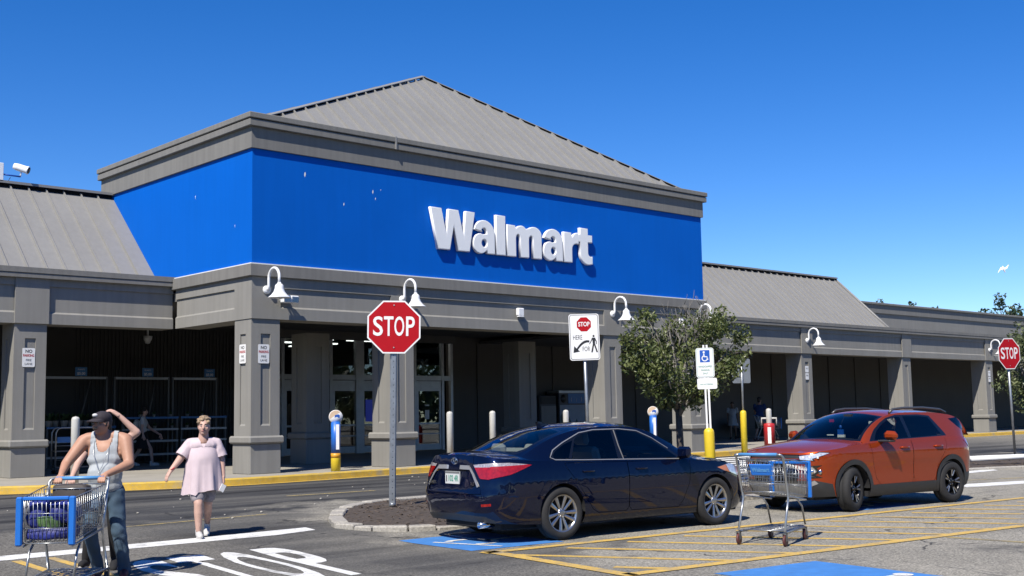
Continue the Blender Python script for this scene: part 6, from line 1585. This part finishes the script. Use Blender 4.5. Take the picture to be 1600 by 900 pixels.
def shoe(name, heel, yaw, mat, parent, pitch=0, L_=.27, sole='shoe_white'):
    Mx = Matrix.Translation(heel) @ Matrix.Rotation(yaw, 4, 'Z') @ Matrix.Rotation(pitch, 4, 'X'); P = lambda x, y, z: Mx @ Vector((x, y, z))
    o = blob(name, [('c', P(0, .0, .05), .042, P(0, -.10, .048), .046), ('c', P(0, -.10, .045), .046, P(.004, -.19, .034), .040), ('c', P(0, .01, .06), .04, P(0, .005, .10), .043)], mat, parent, .009, 3)
    m = MB(); ol = [(.038*math.cos(a)*(1.12 if math.sin(a) < 0 else 1), -.09+(.135)*math.sin(a)) for a in [2*PI*i/18 for i in range(18)]]
    m.prism(ol, -.002, .022); m.xform(Mx); m.build('sole', MATS[sole], o, .004); return o

# ---- the man at the cart (local: facing -Y, +x is to the viewer's right)
def man():
    hd = Vector((math.cos(R(-129.5)), math.sin(R(-129.5)))); hp = Vector((5.09, 12.08)); lf = Vector((-hd.y, hd.x))    # left of travel
    o = hp-hd*.40+lf*.13
    e = empty('person', (o.x, o.y, gz(o.y)), R(-129.5+90), 'person in grey tank top, jeans and dark cap pushing the loaded cart', 'person')
    hx = -.13
    hc = Vector((-.03, -.03, 1.615)); hs, HM = head_shapes(hc, R(-32), 1.02, 1.1)
    SL, SR = Vector((-.225, .02, 1.43)), Vector((.205, .03, 1.43)); EL, ER = Vector((-.37, -.10, 1.20)), Vector((.275, -.08, 1.19)); WL, WR = Vector((hx-.215, -.345, 1.085)), Vector((hx+.225, -.345, 1.085))
    sk = hs+[('c', (-.02, .01, 1.52), .062, (-.005, .03, 1.40), .072), ('c', (-.19, .03, 1.42), .07, (.17, .035, 1.42), .07), ('e', (0, .02, 1.30), (.185, .115, .16)),
             ('c', SL, .076, EL, .052), ('c', SR, .078, ER, .053), ('c', EL, .052, WL, .031), ('c', ER, .053, WR, .031), ('c', SL+Vector((.03, 0, .03)), .06, Vector((-.05, .03, 1.49)), .05), ('c', SR+Vector((-.03, 0, .03)), .06, Vector((.04, .03, 1.49)), .05), ('e', (0, .03, 1.05), (.16, .11, .2))]
    base = blob_mesh(sk, .0115, 4)
    hL = blob_mesh(hand(WL, (0.05, -1, -.35), (0, -.35, 1), 1, 62), .0052, 2); hR = blob_mesh(hand(WR, (-.05, -1, -.35), (0, -.35, 1), -1, 62), .0052, 2)
    body = link_mesh('body', join_meshes('body', [base, hL, hR], 'skin_tan'), e)
    face(e, HM, 'hair_dark', True)
    blob('moustache', [('c', HM @ Vector((-.03, -.088, -.049)), .008, HM @ Vector((0, -.100, -.041)), .011), ('c', HM @ Vector((.03, -.088, -.049)), .008, HM @ Vector((0, -.100, -.041)), .011)], 'hair_grey', e, .004, 1)
    blob('hair', [('e', HM @ Vector((0, .045, .01)), (.078, .068, .085), Matrix.Rotation(R(-32), 4, 'Z')), ('c', HM @ Vector((-.072, .0, .01)), .012, HM @ Vector((-.070, -.01, -.03)), .008), ('c', HM @ Vector((.072, .0, .01)), .012, HM @ Vector((.070, -.01, -.03)), .008)], 'hair_dark', e, .008, 2)
    cap = blob('cap', [('e', HM @ Vector((0, .008, .055)), (.088, .108, .076), Matrix.Rotation(R(-32), 4, 'Z')), ('e', HM @ Vector((0, .008, .035)), (.087, .106, .03), Matrix.Rotation(R(-32), 4, 'Z'))], 'cap_cloth', e, .008, 2)
    m = MB(); vs = []; n = 12
    for i in range(n+1):
        a = PI+PI*i/n; x = .084*math.cos(a); y = -.055+.125*math.sin(a)*1.0; y2 = -.05+.04*math.sin(a)
        for zz in (0, -.006): vs += [HM @ Vector((x, y, .040-.018*math.cos(a)**2*1.2-.0+zz-.012*-math.sin(a))), HM @ Vector((x*.98, y2, .05+zz))]
    fs = []
    for i in range(n): b = i*4; fs += [(b, b+1, b+5, b+4), (b+2, b+6, b+7, b+3), (b, b+4, b+6, b+2)]
    m.add(vs, fs, True); m.build('peak', MATS['cap_cloth'], cap)
    m = MB(); m.ball(HM @ Vector((0, -.092, .085)), (.03, .022, .02), 12, 8); m.build('cap_badge', MATS['white_cloth'], cap)
    # tank top: trunk with wide straps
    tk = [('e', (.0, .012, 1.245), (.192, .132, .135)), ('e', (.005, -.005, 1.08), (.186, .150, .17)), ('e', (.005, .01, .965), (.180, .138, .12)), ('c', (-.115, -.085, 1.31), .045, (-.118, -.045, 1.43), .034), ('c', (.115, -.085, 1.31), .045, (.118, -.045, 1.43), .034), ('c', (-.118, -.045, 1.43), .034, (-.105, .05, 1.47), .034), ('c', (.118, -.045, 1.43), .034, (.105, .05, 1.47), .034), ('c', (-.105, .05, 1.47), .034, (-.08, .11, 1.34), .05), ('c', (.105, .05, 1.47), .034, (.08, .11, 1.34), .05)]
    tk = tk[:3]+[('c', (-.19, .03, 1.42), .079, (.17, .035, 1.42), .079), ('c', SL+Vector((.03, 0, .03)), .069, Vector((-.05, .03, 1.49)), .059), ('c', SR+Vector((-.03, 0, .03)), .069, Vector((.04, .03, 1.49)), .059), ('e', (0, .018, 1.30), (.194, .126, .17))]
    lim = spl([(1.0, .5), (1.16, .4), (1.2, .20), (1.27, .158), (1.36, .138), (1.6, .135)])
    def keep(c):
        if abs(c.x) > lim(c.z): return False
        b = .215 if c.y < .03 else .11
        return (c.x/.095)**2+((c.z-1.53)/b)**2 > 1
    tm = blob_mesh(tk, .009, 3); bq = bmesh.new(); bq.from_mesh(tm); bmesh.ops.delete(bq, geom=[f_ for f_ in bq.faces if not keep(f_.calc_center_median())], context='FACES')
    for v in bq.verts: v.co += noise.noise_vector(Vector((v.co.x*7, v.co.y*7, v.co.z*16)))*.006
    bq.to_mesh(tm); bq.free(); tm.materials.clear(); tm.materials.append(MATS['tank_grey']); tm.polygons.foreach_set('use_smooth', [True]*len(tm.polygons)); link_mesh('tank_top', tm, e)
    # jeans
    HLg, HRg = Vector((-.09, .03, .90)), Vector((.10, .03, .90)); KL, KR = Vector((-.10, -.16, .52)), Vector((.15, .02, .50)); AL, AR = Vector((-.07, .06, .12)), Vector((.19, .13, .10))
    blob('jeans', [('e', (.005, .025, .90), (.175, .135, .12)), ('c', HLg, .10, KL, .075), ('c', HRg, .102, KR, .078), ('c', KL, .075, AL, .062), ('c', KR, .078, AR, .066), ('c', AL, .062, AL+Vector((0, 0, -.03)), .068), ('c', AR, .066, AR+Vector((0, 0, -.03)), .072)], 'denim', e, .012, 3, lambda c: c+noise.noise_vector(Vector((c.x*9, c.y*9, c.z*14)))*.010)
    shoe('shoe', (AL.x, AL.y+.03, .03), R(5), 'shoe_red', e, R(12)); shoe('shoe', (AR.x, AR.y+.02, 0.0), R(8), 'shoe_red', e)
    m = MB(); m.tube([(-.10, -.02, 1.47), (-.085, -.125, 1.30), (-.03, -.155, 1.16), (-.012, -.165, 1.12), (.012, -.160, 1.16), (.055, -.135, 1.28), (.085, -.03, 1.47)], .003, 5); m.build('necklace', MATS['alloy'], e)
    m = MB(); m.tube([(-.012, -.168, 1.12), (-.008, -.168, 1.075)], .003, 5); m.box(-.018, -.176, 1.05, .004, -.166, 1.075); m.build('pendant', MATS['alloy'], e)
    return e
man()

# ---- companion right behind, one hand on the head
def companion():
    o = Vector((5.42+.38, 12.42+.52)); e = empty('person', (o.x, o.y, gz(o.y)), R(-30), 'person in dark clothes behind the man, one bare arm raised to the head', 'person')
    hc = Vector((-.09, 0, 1.60)); hs, HM = head_shapes(hc, R(-10), .96, .92)
    SL, SR = Vector((-.24, .02, 1.37)), Vector((.10, .02, 1.38)); ER = Vector((.27, -.04, 1.50)); WR = Vector((.075, -.06, 1.695)); EL = Vector((-.34, -.10, 1.17)); WL = Vector((-.37, -.32, 1.03))
    sk = hs+[('c', (-.08, .01, 1.50), .052, (-.075, .02, 1.38), .058), ('c', SL, .055, EL, .042), ('c', EL, .042, WL, .027), ('c', SR, .056, ER, .044), ('c', ER, .044, WR, .027), ('c', SL, .055, SR, .055)]
    base = blob_mesh(sk, .012, 4); h1 = blob_mesh(hand(WR, (-.8, .0, .55), (.4, -.3, .9), 1, 28, .95), .0052, 2); h2 = blob_mesh(hand(WL, (.1, -1, -.3), (0, -.3, 1), 1, 50, .95), .0052, 2)
    link_mesh('body', join_meshes('body', [base, h1, h2], 'skin_fair'), e); face(e, HM)
    blob('hair', [('e', HM @ Vector((0, .03, .035)), (.088, .098, .10)), ('e', HM @ Vector((0, .07, -.06)), (.075, .05, .10))], 'hair_dark', e, .009, 2)
    blob('top', [('e', (-.07, .02, 1.25), (.18, .11, .16)), ('e', (-.07, .02, 1.03), (.165, .11, .2)), ('c', SL, .065, SL.lerp(EL, .3), .06), ('c', SR, .065, SR.lerp(ER, .25), .06)], 'black_cloth', e, .014, 3)
    KL, KR = Vector((-.19, -.14, .50)), Vector((.03, .02, .48)); AL, AR = Vector((-.24, -.06, .13)), Vector((.04, .16, .12))
    blob('trousers', [('e', (-.07, .02, .88), (.165, .12, .12)), ('c', (-.15, .02, .86), .09, KL, .065), ('c', (.02, .02, .86), .09, KR, .065), ('c', KL, .065, AL, .05), ('c', KR, .065, AR, .05)], 'black_cloth', e, .014, 3)
    shoe('shoe', (AL.x, AL.y+.03, .03), R(-10), 'black_cloth', e, R(-8)); shoe('shoe', (AR.x, AR.y, .02), 0, 'black_cloth', e, R(12))
companion()

# ---- the woman in the pale tunic
def woman():
    e = empty('person', (8.05, 15.11, gz(15.1)), R(-27), 'person in pale pink tunic and grey shorts walking across the road', 'person')
    hc = Vector((.035, -.02, 1.495)); hs, HM = head_shapes(hc, R(-6), 1.04, 1.08)
    SL, SR = Vector((-.150, .02, 1.262)), Vector((.205, .02, 1.262)); EL, ER = Vector((-.285, -.03, 1.05)), Vector((.275, .02, 1.03)); WL, WR = Vector((-.405, -.10, .90)), Vector((.30, -.03, .80))
    KL, KR = Vector((-.03, -.14, .46)), Vector((.10, .06, .46)); AL, AR = Vector((-.025, -.13, .10)), Vector((.10, .33, .15))
    sk = hs+[('c', (.035, .0, 1.41), .064, (.03, .02, 1.29), .08), ('c', SL, .062, EL, .050), ('c', SR, .062, ER, .050), ('c', EL, .050, WL, .03), ('c', ER, .050, WR, .03), ('c', SL, .062, SR, .062), ('e', (.03, .02, 1.10), (.17, .12, .18)), ('c', (-.06, .02, .75), .10, KL, .062), ('c', (.11, .04, .75), .10, KR, .062), ('c', KL, .060, Vector(KL).lerp(AL, .35), .062), ('c', Vector(KL).lerp(AL, .35), .062, AL, .038), ('c', KR, .060, Vector(KR).lerp(AR, .35), .060), ('c', Vector(KR).lerp(AR, .35), .060, AR, .038)]
    base = blob_mesh(sk, .0115, 4); h1 = blob_mesh(hand(WL, (-.45, -.25, -.8), (-.7, -.4, .5), 1, 22, .95), .0052, 2); h2 = blob_mesh(hand(WR, (.05, -.1, -1), (1, -.1, 0), -1, 34, .95), .0052, 2)
    link_mesh('body', join_meshes('body', [base, h1, h2], 'skin_fair'), e); face(e, HM, 'hair_grey')
    q = random.Random(3); hr = [('e', HM @ Vector((0, .025, .05)), (.088, .098, .082)), ('e', HM @ Vector((0, .06, -.02)), (.078, .055, .08))]
    for _ in range(46):
        a = q.uniform(0, 2*PI); el = q.uniform(.05, 1.4); d = Vector((math.cos(a)*math.cos(el)*.088, .02+math.sin(a)*math.cos(el)*.098, .05+math.sin(el)*.084))
        if d.y < -.05 and d.z < .085: continue
        hr.append(('e', HM @ d, (.022, .022, .018)))
    blob('hair', hr, 'hair_grey', e, .007, 1)
    # tunic: gathered under the bust, flaring to the hem
    m = MB(); n = 56; rows = 26; vs = []
    for j in range(rows+1):
        t = j/rows; z = 1.265-t*.64
        wx = .172+.033*min(1, t*5)**.8 if t < .2 else .205+(.025*min(1, (t-.2)/.2))+.055*max(0, t-.3)
        wy = .118+.062*min(1, t/.30)**.8+.03*t
        am = 0 if t < .33 else .022*((t-.33)/.67)**.8
        for i in range(n):
            a = 2*PI*i/n; f_ = 1+am/.2*(math.sin(a*9+1.2*math.sin(a*2))+.5*math.sin(a*17+2)); cy = -.012*max(0, 1-abs(t-.2)*4)
            vs.append((.03+wx*f_*math.cos(a)*(1-.0*t), .02+cy+wy*f_*math.sin(a), z+.014*math.sin(a*5+.6)*t-(.05*t if math.cos(a) < -.3 else 0)))
    fs = [(j*n+i, j*n+(i+1) % n, (j+1)*n+(i+1) % n, (j+1)*n+i) for j in range(rows) for i in range(n)]
    m.add(vs, [f_[::-1] for f_ in fs], True); m.build('tunic', MATS['pink_cloth'], e)
    yk = [('c', SL+Vector((.03, 0, .012)), .074, SR+Vector((-.03, 0, .012)), .074), ('e', (.03, .0, 1.24), (.20, .135, .11))]
    for S_, E_ in ((SL, EL), (SR, ER)): d = E_-S_; yk += [('c', S_, .076, S_+d*.4, .088), ('c', S_+d*.4, .088, S_+d*1.0, .102)]
    ym = blob_mesh(yk, .01, 3); bq = bmesh.new(); bq.from_mesh(ym)
    def cut(c):
        for S_, E_ in ((SL, EL), (SR, ER)):
            d = E_-S_
            if (c-S_).dot(d)/d.length_squared > .78 and abs(c.x-.03) > .19: return True
        return (c.y < .0 and abs(c.x-.035) < max(0, .085*(c.z-1.20)/.17)) or ((c.x-.035)**2+(c.y-.01)**2 < .075**2 and c.z > 1.3)
    bmesh.ops.delete(bq, geom=[f_ for f_ in bq.faces if cut(f_.calc_center_median())], context='FACES')
    for v in bq.verts: v.co += noise.noise_vector(v.co*14)*.006
    bq.to_mesh(ym); bq.free(); ym.materials.clear(); ym.materials.append(MATS['pink_cloth']); ym.polygons.foreach_set('use_smooth', [True]*len(ym.polygons)); link_mesh('tunic_yoke', ym, e)
    blob('shorts', [('e', (.025, .03, .80), (.19, .135, .12)), ('c', (-.06, .02, .75), .115, (-.04, -.09, .54), .098), ('c', (.11, .04, .75), .115, (.105, .05, .54), .095)], 'lavender_cloth', e, .013, 3)
    shoe('shoe', (AL.x, AL.y+.03, .0), R(6), 'shoe_white', e); shoe('shoe', (AR.x, AR.y+.02, .04), R(-5), 'shoe_white', e, R(18))
    m = MB(); m.tube([WL.lerp(EL, .22)+Vector((.036*math.cos(a), .036*math.sin(a), .02*math.cos(a))) for a in [2*PI*i/16 for i in range(16)]], .008, 6, True); m.build('wrist_band', MATS['red_band'], e)
    p = tag(empty('paper_slip', (0, 0, 0)), 'white folded paper held in the hand of the person in pink', 'paper')
    m = MB(); m.box(-.035, -.006, -.10, .035, .006, .0); m.xform(Matrix.Rotation(R(30), 4, 'Y')); m.build('sheet', MATS['sign_white'], p)
    Mw = Matrix.Translation(e.location) @ Matrix.Rotation(R(-27), 4, 'Z'); p.location = Mw @ (WR+Vector((.01, -.05, -.10)))
woman()

# ---- distant figures in the shade
def small_person(loc, rz, label, h, top, low, skin, hair, stride, skirt=None, arm=(0, 0), shoe_m='black_cloth', legs_bare=True, low_len=.45, extra=None):
    e = empty('person', loc, rz, label, 'person'); k = h/1.7
    V = lambda x, y, z: Vector((x*k, y*k, z*k)); hc = V(0, -.01, 1.575); hs, HM = head_shapes(hc, 0, .97*k)
    KL, KR = V(-.09, -.5*stride, .48), V(.09, .25*stride, .47); AL, AR = V(-.09, -.62*stride, .10), V(.09, .75*stride, .14)
    SL, SR = V(-.19, .02, 1.37), V(.19, .02, 1.37); EL, ER = V(-.23, .02+arm[0]*.4, 1.10), V(.23, .02+arm[1]*.4, 1.10); WL, WR = V(-.24, -.05+arm[0], .88), V(.24, -.05+arm[1], .88)
    sk = hs+[('c', V(0, 0, 1.47), .055*k, V(0, .02, 1.36), .06*k), ('c', SL, .058*k, EL, .042*k), ('c', EL, .042*k, WL, .028*k), ('c', SR, .058*k, ER, .042*k), ('c', ER, .042*k, WR, .028*k), ('c', V(-.09, .02, .85), .09*k, KL, .058*k), ('c', V(.09, .02, .85), .09*k, KR, .058*k), ('c', KL, .058*k, AL, .037*k), ('c', KR, .058*k, AR, .037*k)]
    base = blob_mesh(sk, .016, 3); hh = [blob_mesh(hand(WL, (0, -.3, -1), (-1, 0, 0), 1, 25, k*.95), .006, 1), blob_mesh(hand(WR, (0, -.3, -1), (1, 0, 0), -1, 25, k*.95), .006, 1)]
    link_mesh('body', join_meshes('body', [base]+hh, skin), e); face(e, HM)
    blob('hair', [('e', HM @ Vector((0, .025, .045)), (.086*k, .098*k, .085*k)), ('e', HM @ Vector((0, .06, -.02)), (.072*k, .05*k, .08*k))], hair, e, .012, 2)
    blob('top', [('e', V(0, .02, 1.22), (.185*k, .12*k, .19*k)), ('e', V(0, .02, 1.0), (.165*k, .115*k, .16*k)), ('c', SL, .07*k, SL.lerp(EL, .5), .062*k), ('c', SR, .07*k, SR.lerp(ER, .5), .062*k)], top, e, .016, 3)
    hp = V(0, .02, .87)
    if skirt:
        m = MB(); n = 28; vs = []
        for j in range(7):
            t = j/6
            for i in range(n): a = 2*PI*i/n; f_ = 1+.05*t*math.sin(a*7); vs.append(((.15+.09*t)*k*f_*math.cos(a), .02+(.12+.11*t)*k*f_*math.sin(a), (1.0-t*skirt)*k))
        m.add(vs, [(j*n+i, (j+1)*n+i, (j+1)*n+(i+1) % n, j*n+(i+1) % n) for j in range(6) for i in range(n)], True); m.build('skirt', MATS[low], e)
    else: blob('shorts', [('e', hp, (.17*k, .125*k, .12*k)), ('c', V(-.09, .02, .84), .105*k, V(-.09, .02, .84).lerp(KL, low_len*2), .09*k), ('c', V(.09, .02, .84), .105*k, V(.09, .02, .84).lerp(KR, low_len*2), .09*k)], low, e, .016, 3)
    shoe('shoe', (AL.x, AL.y+.03, .0), 0, shoe_m, e); shoe('shoe', (AR.x, AR.y+.02, .04), 0, shoe_m, e, R(15))
    return e
w2 = small_person((15.75, 33.0, .37), R(62), 'person in dark dress with pale backpack walking in the dark left porch', 1.68, 'white_cloth', 'black_cloth', 'skin_fair', 'hair_dark', .42, .5, (.05, -.42), 'shoe_white')
blob('backpack', [('e', (0, .22, 1.12), (.13, .09, .2)), ('e', (0, .2, 1.2), (.11, .09, .14))], 'bollard_cream', w2, .014, 2)
small_person((45.2, 34.2, .37), R(-60), 'person in pale top and white skirt walking along the far wall', 1.72, 'white_cloth', 'white_cloth', 'skin_dark', 'hair_dark', .3, .38, (.05, -.05), 'black_cloth')
small_person((43.3, 31.3, .37), R(105), 'person in blue shirt and dark shorts behind the distant cart', 1.88, 'navy_cloth', 'olive_cloth', 'skin_tan', 'hair_dark', .38, None, (-.25, -.25), 'black_cloth')
C3.location = (42.4, 30.9, .37); C3.rotation_euler = (0, 0, R(-40))

# ================================================================== unseen trees added behind the viewer to darken the reflections in the cars
q = random.Random(77); V_ = []; F_ = []
for k in range(150):
    x = -110+k*1.75+q.uniform(-.8, .8); y = -58+q.uniform(-7, 7); h = q.uniform(7.5, 11.5)
    for _ in range(130):
        p = Vector((x+q.gauss(0, 1.5), y+q.gauss(0, 1.5), h*(.12+.88*q.random()**.8))); n_ = Vector((q.gauss(0, 1), q.gauss(0, 1), q.gauss(.3, 1))).normalized(); u = n_.orthogonal().normalized(); v_ = n_.cross(u); s = q.uniform(.35, .8)
        b0 = len(V_); V_ += [tuple(p-u*s), tuple(p+v_*s*.7), tuple(p+u*s), tuple(p-v_*s*.7)]; F_.append((b0, b0+1, b0+2, b0+3))
me = bpy.data.meshes.new('added_treeline'); me.from_pydata(V_, [], F_); me.materials.append(MATS['leaf_dark']); tag(link_mesh('added_treeline', me), kind='stuff')
